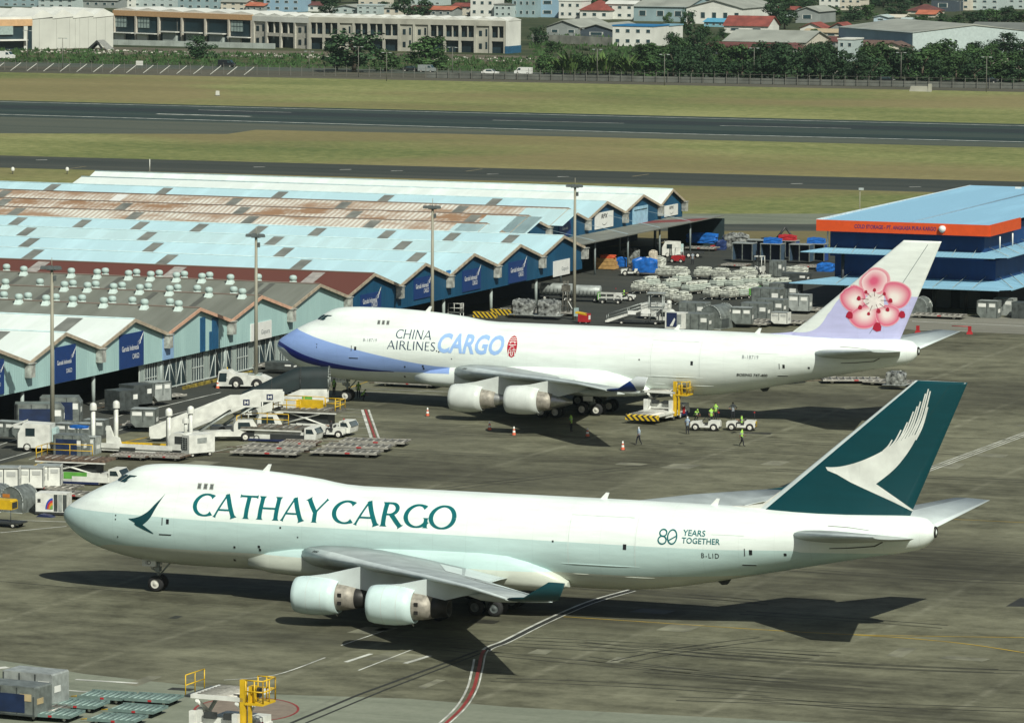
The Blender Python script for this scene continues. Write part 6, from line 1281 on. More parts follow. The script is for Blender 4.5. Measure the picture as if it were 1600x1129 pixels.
# behind the far aircraft
for x, y, s, l in ((818, 490, 3, 'silver-wrapped pallet load, left one of two behind the far fuselage'), (858, 492, 4, 'silver-wrapped pallet load, right one of two behind the far fuselage')): put('dolly', None, x, y, l.replace('silver-wrapped pallet load', 'dolly under the silver load').replace(', ', ' that is the '), 'dolly', RZ + R(8)); put('wrap_big', wrapped(11, 3.1, 2.3, 2.0), x, y, l, 'pallet load', RZ + R(8), z=.52, scale=(1, 1, .9 + .05 * s - .15))
def tank_cart(t):
    MB().lathe([(.01, -2.2), (.7, -2.2), (.75, -2.1), (.75, 2.1), (.7, 2.2), (.01, 2.2)], alu_l, (0, 0, 1.35), 'x', 16).build('tank', t); b = MB()
    for k in range(8): b.box((-1.9 + k * .5, -.77, .75), (.06, .06, .7), alu_d)
    b.build('mesh_bars', t); MB().box((0, 0, .4), (4.4, 1.3, .15), eqd_m).build('frame', t); MB().box((-2.24, 0, .8), (.05, 1.3, 1.3), label_m).build('end_plate', t); wheels4(t, (-1.6, 1.6), .6, .28, .18, 10)
put('tank', ('ribbed_trailer', tank_cart), 912, 471, 'ribbed silver round trailer right of the mast in the yard', 'trailer', RZ + R(8)); put('tank', None, 872, 468, 'ribbed silver round trailer under the end of the blue shed', 'trailer', RZ + R(8))
def mesh_trolley(t):
    MB().box((0, 0, .45), (3.0, 1.4, .12), eqd_m).build('bed', t); b = MB()
    for z in (.7, 1.25): b.box((0, -.7, z), (3.0, .08, .08), eqw_m).box((0, .7, z), (3.0, .08, .08), eqw_m)
    for k in range(4): b.box((-1.5 + k, -.7, .5), (.08, .08, .8), eqw_m)
    b.build('side_frame', t); MB().box((-1.6, 0, .5), (.1, 1.4, .9), cover_g).build('end_board', t); wheels4(t, (-1, 1), .6, .25, .16, 10)
put('mesh_trolley', ('open_trolley', mesh_trolley), 955, 474, 'open white-framed trolley behind the tractor with a green-vested driver', 'trolley', RZ + R(8)); put('tug', None, 976, 470, 'white tow tractor pulling the open trolley in the yard', 'tractor', RZ + R(188), scale=(.9, .9, .9))
def pylon_frame(t):
    b = MB()
    for x, y in ((-.4, -.4), (.4, -.4), (.4, .4), (-.4, .4)): b.tube((x, y, 0), (x * .5, y * .5, 4.2), .06, bed_m, n=5)
    for k in range(6): b.box((0, 0, .5 + k * .65), (.8 - k * .06, .8 - k * .06, .06), bed_m)
    b.tube((-1.3, 0, 0), (0, 0, 2.2), .05, eqw_m, n=5).tube((1.3, 0, 0), (0, 0, 2.2), .05, eqw_m, n=5); b.build('lattice', t); MB().box((0, 0, 2.9), (.9, .7, .8), bed_m).build('housing', t)
put('pylon_frame', ('lattice_stand', pylon_frame), 884, 492, 'small lattice stand left of the yard mast', 'stand', RZ)
def red_cab(t):
    MB().box((0, 0, .2), (1.3, 1.0, 1.0), eqr_m).build('body', t); MB().prism([(-1.0, 1.2), (.5, 1.0), (.5, 1.15), (-1.0, 1.4)], -.5, .5, eqy_m).build('cover', t); MB().box((.66, 0, .5), (.03, .6, .5), label_m).build('label_panel', t); wheels4(t, (-.4, .4), .4, .2, .12, 8)
put('red_cab', ('red_fire_trolley', red_cab), 913, 505, 'red trolley with a yellow flap beside the yard mast', 'trolley', RZ)
put('msteps', metal_stairs(), 1000, 506, 'open steel stairs with a flat canopy behind the far fuselage', 'stairs', RZ + R(12), scale=(.9, .9, .75)); put('gpu', None, 1025, 498, 'white service unit behind the far fuselage, right of the steel stairs', 'power unit', RZ, scale=(1.1, 1, .9)); put('pack', None, 1040, 506, 'white start unit behind the far fuselage beside the navy-panelled cabinet', 'start unit', RZ, scale=(1, 1, .8))
def airline_cab(t):
    MB().box((0, 0, .2), (2.4, 1.5, 1.9), cwhite_m).build('shell', t); pn = MB().box((-.35, -.77, .4), (1.3, .03, 1.7), eqnavy_m).build('blue_panel', t); MB().poly([(-.6, -.79, .5), (.0, -.79, 1.5), (.1, -.79, 1.3), (-.2, -.79, .5)], label_m).build('tail_mark', pn); MB().box((.6, -.77, .5), (.5, .03, 1.4), alu_l).build('door', t); MB().box((0, 0, 0), (2.2, 1.4, .2), eqd_m).build('base', t)
put('airline_cab', ('equipment_cabinet', airline_cab), 1057, 515, 'white cabinet with a navy panel behind the far fuselage', 'cabinet', RZ)
put('box_lab2', box_container(alu_m, 3.1, 2.3, 2.0, chamfer=.1), 1090, 515, 'grey container with a tan label behind the far fuselage', 'container', RZ, scale=(1.1, 1, 1)); put('igloo', None, 1121, 512, 'big silver dome-topped container behind the far fuselage', 'container', RZ + R(80), scale=(1.2, 1.3, 1.25)); put('box_lab2', None, 1085, 497, 'grey container behind the tan-labelled one in the yard', 'container', RZ)
put('ld_a', None, 1160, 505, 'grey slant-sided container left in the group before the far fin', 'container', RZ + R(10), z=.5, scale=(1.25, 1.2, 1.2)); put('dolly', None, 1163, 509, 'dolly under the slant-sided grey container near the far fin', 'dolly', RZ); put('box_lab2', None, 1182, 498, 'grey container directly behind the slant-sided one near the far fin', 'container', RZ, z=.3); put('box_lab2', None, 1207, 492, 'grey container right of centre in the group before the far fin', 'container', RZ, z=.3)
put('ld_white', None, 1220, 505, 'stack of white cartons on a dolly before the far fin', 'cartons', RZ, z=.4, scale=(1.05, 1, .85)); put('dolly', None, 1218, 507, 'dolly under the white cartons before the far fin', 'dolly', RZ)
put('box_long', box_container(alu_m, 3.8, 2.3, 2.3, chamfer=.1), 1200, 478, 'long grey container with a winged white label in the yard', 'container', RZ, scale=(1.0, 1, 1)); put('box_long', None, 1228, 470, 'long dark-roofed grey container behind the winged-label one', 'container', RZ); put('ld_shiny', None, 1250, 485, 'pale slant-sided container just left of the far fin', 'container', RZ + R(5), z=.4, scale=(1.35, 1.2, 1.25)); put('dolly', None, 1253, 487, 'dolly under the pale container left of the far fin', 'dolly', RZ)
# rows of covered carts in the yard
Z7 = lambda x, y: (960 + x / 5.333, 370 + y / 5.333)
rows = (('back', ((425, 345), (545, 350), (745, 352), (890, 362), (1045, 385), (1110, 355))), ('middle', ((300, 432), (475, 452), (560, 405), (720, 470), (870, 440), (1000, 440), (1130, 425), (1250, 420), (1320, 452), (640, 478), (1400, 445))), ('front', ((215, 470), (375, 500), (480, 545), (570, 562), (820, 520), (960, 525), (1065, 515), (1140, 495))))
ORD = ('first', 'second', 'third', 'fourth', 'fifth', 'sixth', 'seventh', 'eighth', 'ninth', 'tenth', 'eleventh', 'twelfth', 'thirteenth')
k = 0
for rn, pts in rows:
    for i, (x, y) in enumerate(sorted(pts)):
        kd = ('cart_w', 'cart_g', 'cart_p', 'cart_w2')[(k * 7 + i) % 4 if not (rn == 'front' and i >= 6) else 1]; k += 1
        put(kd, cart({'cart_w': 21, 'cart_g': 22, 'cart_p': 23, 'cart_w2': 24}[kd], {'cart_w': 'w', 'cart_w2': 'w', 'cart_g': 'g'}.get(kd)), *Z7(x, y), '%s sack-laden cart from the left in the %s row of the yard' % (ORD[i], rn), 'cart', RZ + R(72 + random.uniform(-5, 5)) if rn != 'back' else RZ + R(random.uniform(-5, 8)), 'sack-laden carts in the yard', scale=(.95, .92, .92))
Z8 = lambda x, y: (920 + x / 6.957, 330 + y / 6.957)
def tarp_load(t):
    lumps(31, 3.6, 2.4, 1.9, tarp_m, 26, jag=.08).build('tarpaulin', t); MB().box((0, 0, -.15), (3.8, 2.5, .12), bed_m).build('pallet', t)
put('tarp', ('tarp_covered_load', tarp_load), *Z8(610, 660), 'blue tarpaulin-covered load on a dolly in the yard', 'covered load', RZ, z=.5); put('dolly', None, *Z8(625, 672), 'dolly under the blue tarpaulin load', 'dolly', RZ); put('tug', None, *Z8(470, 700), 'white tow tractor with a yellow lamp in front of the blue tarpaulin', 'tractor', RZ + R(20))
def crates(t):
    for k in range(3): MB().box((-.1 * k, 0, .1 + k * .5), (3.0 - .15 * k, 1.8, .46), crate_m).build('crate', t)
    lumps(33, 2.4, 1.5, .5, mat('cloth_orange', (.55, .09, .03), .7), 14, jag=.2).build('orange_cloth', t).location = (.2, 0, 1.55)
put('crates', ('crate_stack', crates), *Z8(190, 630), 'stack of tan crates under an orange cloth below the canopy', 'crates', RZ)
o = lumps(34, 2.0, 1.4, 1.3, tarp_m, 16).build('tarpaulin_bundle', None, place(*Z8(345, 600)), RZ); tag(o, 'small dark blue bundle beside the orange-covered crates', 'bundle')
put('wrap_big', None, *Z8(450, 560), 'clear-wrapped pale load in the canopy shade behind the blue tarpaulin', 'pallet load', RZ, scale=(.9, 1, 1)); put('wrap_w', wrapped(41, 2.8, 2.2, 1.3, bag_m), *Z8(725, 590), 'white sack pile with red straps right of the blue tarpaulin', 'pallet load', RZ, scale=(1.1, 1, 1)); put('wrap_s', wrapped(42, 1.2, 1.2, 1.2, mat('carton_cream', (.55, .5, .4))), *Z8(700, 520), 'cream carton stack on top of the white sack pile', 'cartons', RZ, z=1.1)
put('fork_r', forklift(eqr_m), *Z8(965, 560), 'red forklift facing left under the canopy edge', 'forklift', RZ); put('fork_w', forklift(eqw_m), 1186, 432, 'white caged forklift behind the sack-laden carts', 'forklift', RZ + R(90), scale=(1.2, 1.2, 1.3))
put('van_d', lorry(), *Z8(900, 500), 'dark-parked white lorry in the shade of the far canopy', 'lorry', RZ + R(20), scale=(.85, .85, .85))
o = lumps(35, 5.0, 2.2, 1.4, tarp_m, 24).build('tarpaulin_heap', None, place(*Z8(1230, 400)), RZ); o.location.z = .8; tag(o, 'blue tarpaulin heap on a dolly at the far canopy end', 'covered load'); put('dolly', None, *Z8(1200, 425), 'dolly under the blue heap at the far canopy end', 'dolly', RZ, scale=(1.6, 1, 1))
o = lumps(36, 2.2, 1.4, .6, eqr_m, 14).build('cloth_heap', None, place(*Z8(1390, 415)), RZ); tag(o, 'red cloth heap on the ground beside the canopy end screen', 'cloth')
o = lumps(37, 1.6, 1.4, 1.4, mat('bundle_navy', (.01, .03, .12), .6), 14).build('cloth_heap', None, place(*Z8(1440, 418)), RZ); tag(o, 'navy bundle right of the red cloth heap', 'bundle')
o = lumps(38, 4.2, 2.2, 2.2, wrap_m, 22, jag=.2).build('wrapped_heap', None, place(1150, 388), RZ); tag(o, 'grey wrapped heap on the verge behind the yard', 'pallet load')
# blue open-fronted containers in a row on the far side of the yard
def open_box(m, top=None):
    def f(t):
        b = MB().box((0, .9, .3), (3.0, .1, 2.3), m).box((-1.45, 0, .3), (.1, 1.9, 2.3), m).box((1.45, 0, .3), (.1, 1.9, 2.3), m).box((0, 0, 2.6), (3.1, 2.0, .1), alu_l).box((0, 0, .2), (3.1, 2.0, .12), eqd_m); b.build('shell', t)
        MB().box((0, .82, .4), (2.7, .04, 2.1), mat('navy_inside', (.01, .02, .06))).build('lining', t)
        for x in (-1.45, 0, 1.45): MB().box((x, -.95, .3), (.12, .1, 2.35), alu_m).build('door_post', t)
        if top: o = lumps(50, 2.8, 1.8, .8, top, 16).build('top_load', t); o.location.z = 2.7
    return ('open_container', f)
bx = mat('box_slate_blue', (.05, .09, .14), .6); bl = mat('box_blue', (.015, .06, .25), .6)
for i, (x, y, m, tp, l) in enumerate(((1163, 409, bx, None, 'slate open-fronted container at the left of the far row'), (1185, 404, bl, None, 'blue open-fronted container, second in the far row'), (1207, 410, bx, tarp_m, 'slate open-fronted container with a blue top load'), (1230, 405, bl, eqr_m, 'blue open-fronted container with a red top load'), (1252, 411, bx, None, 'slate open-fronted container left of the cold store'), (1275, 410, bl, tarp_m, 'blue open-fronted container beside the cold store canopy'))): put('ob%d' % i, open_box(m, tp), x, y, l, 'container', RZ, 'open-fronted containers behind the yard')
put('wrap_w', None, 1245, 425, 'low pale load right of the white forklift', 'pallet load', RZ, scale=(1.2, 1, .6)); put('box_lab2', None, 1215, 432, 'tall pale box behind the carts near the forklift', 'container', RZ, scale=(.6, .8, 1.1)); put('box_lab', None, 1245, 440, 'dark low container at the end of the back row of carts', 'container', RZ, scale=(1.3, 1, .6)); put('dolly_rust', None, 1150, 418, 'flat rusty dolly behind the back row of carts', 'dolly', RZ); put('dolly_rust', None, 1265, 420, 'rusty dolly with timber left of the cold store', 'dolly', RZ)
o = lumps(39, 2.6, 1.6, 1.2, tarp_m, 16).build('tarpaulin_bundle', None, place(1290, 424), RZ); tag(o, 'blue tarpaulin bundle at the cold store corner', 'bundle')
def digger(t):
    MB().box((0, 0, .3), (2.6, 2.0, .5), eqd_m).build('tracks', t); MB().box((.2, 0, .8), (2.0, 1.8, 1.2), eqd_m).build('body', t); MB().tube((-.6, 0, 1.5), (-2.2, 0, 3.6), .2, eqd_m, n=6).tube((-2.2, 0, 3.6), (-3.4, 0, 2.0), .16, eqd_m, n=6).build('boom', t); MB().prism([(-3.7, 1.4), (-3.1, 1.4), (-3.1, 2.1), (-3.5, 2.2)], -.4, .4, eqd_m).build('bucket', t)
put('digger', ('excavator', digger), 1204, 393, 'dark excavator with a folded boom behind the open containers', 'excavator', RZ + R(180))
def steps_small(t):
    b = MB(); railing(b, [(-.8, -.5, 1.2), (.8, -.5, 1.2), (.8, .5, 1.2)], 1.1, eqw_m, .04); b.tube((-.8, -.5, 0), (-.8, -.5, 1.2), .05, eqw_m, n=5).tube((.8, -.5, 0), (.8, -.5, 1.2), .05, eqw_m, n=5).tube((.8, .5, 0), (.8, .5, 1.2), .05, eqw_m, n=5).tube((-.8, .5, 0), (-.8, .5, 1.2), .05, eqw_m, n=5); b.build('frame', t); MB().box((0, 0, 1.15), (1.7, 1.1, .06), alu_m).build('platform', t)
put('steps_small', ('work_platform', steps_small), 712, 503, 'small white railed work platform showing above the far fuselage', 'platform', RZ)
for x, y in ((758, 496), (785, 492)):
    t = put('wheel_chock', ('hazard_block', lambda t: MB().box((0, 0, 0), (3.0, .6, .7), hazard_m).build('block', t)), x, y, 'black and yellow kerb block behind the far fuselage, %s' % ('left one' if x < 770 else 'right one'), 'barrier', RZ)
put('dolly_long', None, 640, 604, 'long white trailer seen under the far nose, behind the fuselage', 'trailer', RZ, scale=(1.1, 1, 1.1))
# ================================================================= people
skin_m = mat('skin_brown', (.22, .11, .065), .6); hair_m = mat('hair_black', (.012, .011, .01), .7); trous_m = mat('trousers_dark', (.012, .014, .02), .8); shoe_m = mat('shoes_black', (.01, .01, .01), .6); capw_m = mat('helmet_white', (.7, .72, .7), .4)
def person(px, py, label, pose, shirt, vest=None, rz=0.0, cap=None, z=0.0):
    J = dict(hip=(0, 0, .93), chest=(0, 0, 1.28), neck=(0, 0, 1.46), head=(0, -.01, 1.62), top=(0, 0, 1.72))
    for s, n in ((-1, 'l'), (1, 'r')):
        J['hp' + n] = (s * .1, 0, .9); J['kn' + n] = (s * .11, -.02, .48); J['an' + n] = (s * .12, 0, .08); J['to' + n] = (s * .13, -.17, .05); J['sh' + n] = (s * .19, 0, 1.4); J['el' + n] = (s * .25, .02, 1.12); J['ha' + n] = (s * .25, -.06, .87)
    if pose == 'walk':
        J.update(knl=(-.1, -.16, .5), anl=(-.1, -.22, .1), tol=(-.1, -.40, .08), knr=(.1, .05, .48), anr=(.1, .28, .12), tor=(.1, .15, .05), ell=(-.25, .12, 1.13), hal=(-.24, .12, .9), elr=(.25, -.06, 1.12), har=(.22, -.25, .98))
    if pose == 'akimbo': J.update(ell=(-.42, .08, 1.15), hal=(-.2, -.08, 1.0), elr=(.42, .08, 1.15), har=(.2, -.08, 1.0))
    if pose == 'sit':
        for k in ('hip', 'chest', 'neck', 'head', 'top', 'shl', 'shr', 'hpl', 'hpr'): J[k] = (J[k][0], J[k][1] + .1, J[k][2] - .15)
        for s, n in ((-1, 'l'), (1, 'r')): J['kn' + n] = (s * .14, -.38, .78); J['an' + n] = (s * .14, -.42, .36); J['to' + n] = (s * .14, -.6, .33); J['el' + n] = (s * .26, -.1, 1.02); J['ha' + n] = (s * .15, -.36, 1.08)
    if pose == 'crouch':
        J.update(hip=(0, .15, .45), chest=(0, -.08, .75), neck=(0, -.18, .9), head=(0, -.25, 1.03), top=(0, -.27, 1.13))
        for s, n in ((-1, 'l'), (1, 'r')): J['hp' + n] = (s * .1, .15, .42); J['kn' + n] = (s * .17, -.25, .5); J['an' + n] = (s * .14, .02, .1); J['to' + n] = (s * .14, -.15, .05); J['sh' + n] = (s * .19, -.12, .85); J['el' + n] = (s * .24, -.3, .65); J['ha' + n] = (s * .12, -.45, .5)
    rad = dict(hip=.15, chest=.165, neck=.07, head=.105, top=.075, hp=.10, kn=.068, an=.045, to=.04, sh=.075, el=.05, ha=.038)
    E = [('hip', 'chest', 'T'), ('chest', 'neck', 'T'), ('neck', 'head', 'H'), ('head', 'top', 'C')]
    for n in 'lr': E += [('hip', 'hp' + n, 'L'), ('hp' + n, 'kn' + n, 'L'), ('kn' + n, 'an' + n, 'L'), ('an' + n, 'to' + n, 'S'), ('chest', 'sh' + n, 'T'), ('sh' + n, 'el' + n, 'A'), ('el' + n, 'ha' + n, 'K')]
    names = list(J); me = bpy.data.meshes.new('person'); me.from_pydata([J[k] for k in names], [(names.index(a), names.index(b)) for a, b, c in E], [])
    ob = bpy.data.objects.new('person_tmp', me); C.objects.link(ob); md = ob.modifiers.new('skin', 'SKIN'); md.use_smooth_shade = True
    for i, k in enumerate(names):
        r = rad.get(k, rad.get(k[:2], .05)); me.skin_vertices[0].data[i].radius = (r, r * (.8 if k in ('hip', 'chest') else 1))
    me.skin_vertices[0].data[names.index('hip')].use_root = True; sb = ob.modifiers.new('sub', 'SUBSURF'); sb.levels = 1; sb.render_levels = 1
    dg = bpy.context.evaluated_depsgraph_get(); m2 = bpy.data.meshes.new_from_object(ob.evaluated_get(dg)); bpy.data.objects.remove(ob)
    MM = {'T': vest or shirt, 'A': shirt, 'K': skin_m, 'H': skin_m, 'C': cap or hair_m, 'L': trous_m, 'S': shoe_m}; m2.materials.clear(); keys = list(MM)
    for k in keys: m2.materials.append(MM[k])
    for p in m2.polygons:
        c = p.center; best = None
        for a, b, g in E:
            A, B = Vector(J[a]), Vector(J[b]); t_ = max(0, min(1, (c - A).dot(B - A) / (B - A).length_squared)); d = (c - A.lerp(B, t_)).length - (.06 if g == 'T' else 0)
            if best is None or d < best[0]: best = (d, g)
        p.material_index = keys.index(best[1]); p.use_smooth = True
    # fingers, nose
    b = MB()
    for n, s in (('l', -1), ('r', 1)):
        h = Vector(J['ha' + n]); d = (h - Vector(J['el' + n])).normalized(); sd = d.cross(Vector((s, 0, 0))).normalized() if abs(d.x) < .9 else Vector((0, 0, 1))
        for k in range(4): o_ = h + sd * (k - 1.5) * .02 + d * .02; m_ = o_ + d * (.055 - .006 * abs(k - 1.2)); b.tube(o_, m_, .01, skin_m, n=5); b.tube(m_, m_ + (d + Vector((-s * .5, -.1, 0))).normalized() * .035, .009, skin_m, .007, n=5)
        b.tube(h + sd * -.03, h + sd * -.065 + d * .04, .011, skin_m, .009, n=5)
    hd = Vector(J['head']); b.tube(hd + Vector((0, -.09, .01)), hd + Vector((0, -.125, -.02)), .016, skin_m, .012, n=5)
    for s in (-1, 1): b.box((hd.x + s * .035, hd.y - .1, hd.z + .02), (.02, .02, .012), shoe_m); b.box((hd.x + s * .105, hd.y, hd.z - .03), (.02, .04, .06), skin_m)
    b.box((hd.x, hd.y - .098, hd.z - .055), (.04, .02, .008), mat('lips', (.2, .07, .06)))
    ex = b.mesh('x'); bm = bmesh.new(); bm.from_mesh(m2); nb = len(m2.materials)
    for m in b.mats: m2.materials.append(m)
    f0 = len(bm.faces); bm.from_mesh(ex); bm.faces.ensure_lookup_table()
    for f in bm.faces[f0:]: f.material_index += nb
    bm.to_mesh(m2); bm.free(); bpy.data.meshes.remove(ex)
    p = U(px, py, z); o = bpy.data.objects.new('person', m2); C.objects.link(o); o.location = (p.x, p.y, z); o.rotation_euler = (0, 0, rz); o.scale = (1.02,) * 3
    if vest:
        bnd = MB(); zc = J['chest'][2] - .1; bnd.lathe([(.185, zc), (.187, zc + .05)], mat('reflective_band', (.6, .62, .58), .4), (J['chest'][0], J['chest'][1], 0), n=14, sc=(1.0, .85)); bo = bnd.build('vest_band', o)
    return tag(o, label, 'person', 'ground crew')
blue_sh = mat('shirt_pale_blue', (.35, .45, .55), .8); grey_sh = mat('shirt_grey', (.25, .29, .33), .8); navy_sh = mat('shirt_navy', (.03, .07, .2), .8); green_sh = mat('shirt_green', (.06, .26, .10), .8); dark_sh = mat('shirt_dark', (.03, .03, .035), .8)
person(892, 674, 'person in a green top standing below the far engine exhausts', 'stand', green_sh, hiv_m, R(60))
person(998, 695, 'person in a pale blue shirt and white helmet walking left of the loader', 'walk', blue_sh, None, R(-60), capw_m)
person(1074, 678, 'person in a blue and white top standing right of the loader', 'stand', navy_sh, blue_sh, R(150), capw_m)
person(1111, 663, 'person in a yellow-green vest, left of two behind a tow tractor', 'stand', dark_sh, hiv_m, R(30)); person(1118, 656, 'person in a green vest, right of two behind a tow tractor', 'stand', green_sh, hiv_m, R(-30))
person(1145, 655, 'person in a grey shirt with hands on hips by the far tail', 'akimbo', grey_sh, None, R(10)); person(1159, 697, 'person in a lime vest and dark trousers walking nearest the camera', 'walk', grey_sh, hiv_m, R(70))
person(1157, 673, 'person in a lime vest seated driving the striped tow tractor', 'sit', dark_sh, hiv_m, R(-90), z=.3); person(1087, 657, 'person in a lime vest bending on the loader control platform', 'crouch', dark_sh, hiv_m, R(40), hiv_m, z=2.55)
person(512, 619, 'person in a green vest at the front of the far nose gear', 'stand', green_sh, hiv_m, R(80)); person(522, 617, 'person in a green vest beside the far nose gear strut', 'stand', dark_sh, hiv_m, R(-40)); person(560, 622, 'person in a green vest just right of the far nose wheel', 'stand', navy_sh, hiv_m, R(20)); person(567, 625, 'person crouching in a lime vest right of the far nose wheel', 'crouch', dark_sh, hiv_m, R(90))
person(516, 682, 'person in dark clothes seated on the tow tractor by the loader', 'sit', dark_sh, None, R(-90), z=.3); person(976, 471, 'person in a lime vest driving the tow tractor in the yard', 'sit', dark_sh, hiv_m, R(90), z=.3); person(1082, 414, 'person in dark clothes standing alone behind the back row of carts', 'stand', dark_sh, grey_sh, R(0)); person(986, 428, 'person seated on the tow tractor before the blue tarpaulin', 'sit', dark_sh, None, R(-90), z=.3)
# ================================================================= beyond the runway: perimeter road, town, trees
scrub_m = ground_mat('scrub_ground', (.022, .035, .014), (.045, .058, .026), (.085, .085, .045), s_big=.03, s_streak=(.02, .06), fine=.3)
def far_sheet(name, far, near, z, m, ext=900): return strip(name, far, near, z, m, ext)
sheet('town_ground', [U(-900, 98), U(2500, 150), (4000, 8000), (-4000, 8000)], .006, scrub_m)
strip('perimeter_road', ((0, 97), (1600, 128)), ((0, 103), (1600, 133)), .012, old_m, 300)
strip('perimeter_bank', ((0, 103), (1600, 133)), ((0, 113), (1600, 144)), .008, ground_mat('bank_earth', (.055, .055, .040), (.085, .082, .06), (.125, .115, .085), s_streak=(.02, .1)), 300)
strip('building_plot', ((0, 70), (840, 88)), ((0, 82), (840, 98)), .010, earth_m, 30)
strip('plot_grass', ((0, 82), (840, 98)), ((0, 91), (840, 106)), .009, ground_mat('plot_grass', (.04, .05, .02), (.075, .08, .035), (.12, .11, .06), s_streak=(.02, .06)), 30)
pz = lambda px, py: (U(px, py).y / F_PX)            # metres per pixel at that ground spot
conc_m = mat('raw_concrete', (.40, .40, .34), .8, var=.16, scale=.25); wwhite_m = mat('render_white', (.64, .66, .61), .7, var=.1, scale=.2); panelw_m = mat('panel_cream', (.50, .52, .47), .7, var=.06, scale=.2); shopd_m = mat('shop_dark', (.015, .035, .045), .4, var=.3, scale=.2); shopb_m = mat('fascia_tan', (.52, .33, .17), .7, var=.08); glz_m = mat('far_glass', (.03, .06, .07), .15); frm_m = mat('far_frame', (.5, .52, .49), .6)
def frame_on(pxl, pyl, pxr, pyr):
    A, B = U(pxl, pyl), U(pxr, pyr); d = B - A; return A, math.atan2(d.y, d.x), d.length
def slab_building(pxl, pyl, pxr, pyr, h, depth, label, name='building', bays=8, fascia=None, kinds='o', roof=wwhite_m, wall=conc_m, zig=True, floors=2):
    """long two-storey block of open bays; local x along the front, y away from the camera"""
    A, rz, ln = frame_on(pxl, pyl, pxr, pyr); t = thing(name, label, 'building', A, rz)
    fh = h * .17; MB().box((ln / 2, depth * .55, 0), (ln, depth * .8, h - .3), shopd_m).build('inner_block', t)
    MB().box((ln / 2, .25, h - fh), (ln, .5, fh), fascia or wall).build('fascia', t)
    bw = ln / bays
    for k in range(bays + 1): MB().box((min(max(k * bw, .35), ln - .35), .35, 0), (.7, .7, h - fh), wall).build('pillar', t)
    for k in range(bays):
        kd = kinds[k % len(kinds)]; x0, x1 = k * bw + .35, (k + 1) * bw - .35; xm = (x0 + x1) / 2; wd = x1 - x0; hb = h - fh
        if kd == 'o':                                                    # open raw-concrete bay, two floors
            MB().box((xm, .4, hb * .44), (wd, .6, hb * .13), wall).build('floor_beam', t); MB().box((xm, 1.6, 0), (wd, .2, hb), mat('bay_shade', (.05, .07, .07), .8)).build('bay_back', t)
            MB().box((x0 + wd * .5, .5, hb * .55), (.3, .5, hb * .45), wall).build('mullion', t)
        elif kd == 'n':                                                  # narrow stair bay with small openings
            MB().box((xm, .6, 0), (wd, .3, hb), wall).build('stair_wall', t)
            for zz in (.15, .62): MB().box((xm - wd * .2, .42, hb * zz), (wd * .22, .1, hb * .2), shopd_m).build('window', t); MB().box((xm + wd * .25, .42, hb * zz), (wd * .14, .1, hb * .26), shopd_m).build('window', t)
        elif kd == 's':                                                  # glazed showroom
            MB().box((xm, .7, 0), (wd, .2, hb), shopd_m).build('glazing', t)
            w_ = MB().box((x0 + wd * .3, .52, hb * .55), (wd * .55, .12, hb * .4), mat('glass_pale', (.30, .38, .36), .3)).build('window', t); b = MB()
            for i in range(5): b.box((x0 + wd * .03 + wd * .137 * i, .44, hb * .55), (.12, .06, hb * .4), shopd_m)
            b.box((x0 + wd * .3, .44, hb * .74), (wd * .55, .06, .12), shopd_m).build('glazing_bar', w_)
            MB().box((x0 + wd * .28, .3, 0), (wd * .45, .7, hb * .3), wwhite_m).build('porch', t); MB().box((x0 + wd * .5, -.4, hb * .32), (wd * .95, 1.8, .25), wwhite_m).build('awning', t)
        elif kd == 'd':
            MB().box((xm, .7, 0), (wd, .2, hb), shopd_m).build('glazing', t); MB().box((xm, .2, hb * .02), (wd * .6, 1.0, hb * .38), mat('kiosk_grey', (.35, .40, .38), .7)).build('porch', t); MB().box((xm, -.3, hb * .42), (wd * .8, 2.0, .3), wwhite_m).build('awning', t)
    if zig:
        n = max(3, bays)
        for k in range(n): 
            x0, x1 = ln * k / n, ln * (k + 1) / n; MB().prism([(x0, h), (x1, h), (x1, h + .25), ((x0 + x1) / 2, h + .95), (x0, h + .25)], .52, depth, roof).build('roof_bay', t)
    else: MB().box((ln / 2, depth / 2 + .3, h), (ln, depth, .3), roof).build('roof', t)
    return t
m_ = pz(300, 66)
slab_building(176, 64, 394, 73, 48 * m_, 16, 'long showroom block with tan fascia and dark glazed bays at upper left', bays=6, fascia=shopb_m, kinds='ssddd', wall=mat('pillar_cream', (.5, .47, .4), .7))
slab_building(394, 73, 482, 77, 47 * m_, 15, 'white-fasciaed concrete block between the showroom and the unfinished shops', bays=4, fascia=wwhite_m, kinds='noon', wall=mat('concrete_light', (.46, .45, .39), .8))
slab_building(482, 77, 790, 84, 48.5 * m_, 9, 'long unfinished two-storey concrete shop row with empty bays', bays=13, kinds='oonooonno', wall=conc_m)
A, rz, ln = frame_on(482, 77, 790, 84); d_ = Vector((math.cos(rz), math.sin(rz), 0)); A = A + d_ * (ln + .05); ln = .8; t = thing('building', 'white end block with a blue hoarding at the foot, right of the concrete shops', 'building', A, rz)
MB().box((ln / 2, 4.6, 11 * m_), (ln, 9.4, 37 * m_), wwhite_m).build('wall', t); MB().box((ln / 2, 4.6, 0), (ln + .2, 9.7, 11 * m_), mat('hoarding_blue', (.02, .10, .19), .6)).build('hoarding', t); MB().prism([(0, 48 * m_), (9.3, 48 * m_), (9.3, 49 * m_), (4.6, 53 * m_), (0, 49 * m_)], -.1, ln + .1, wwhite_m, 'x').build('gable', t)
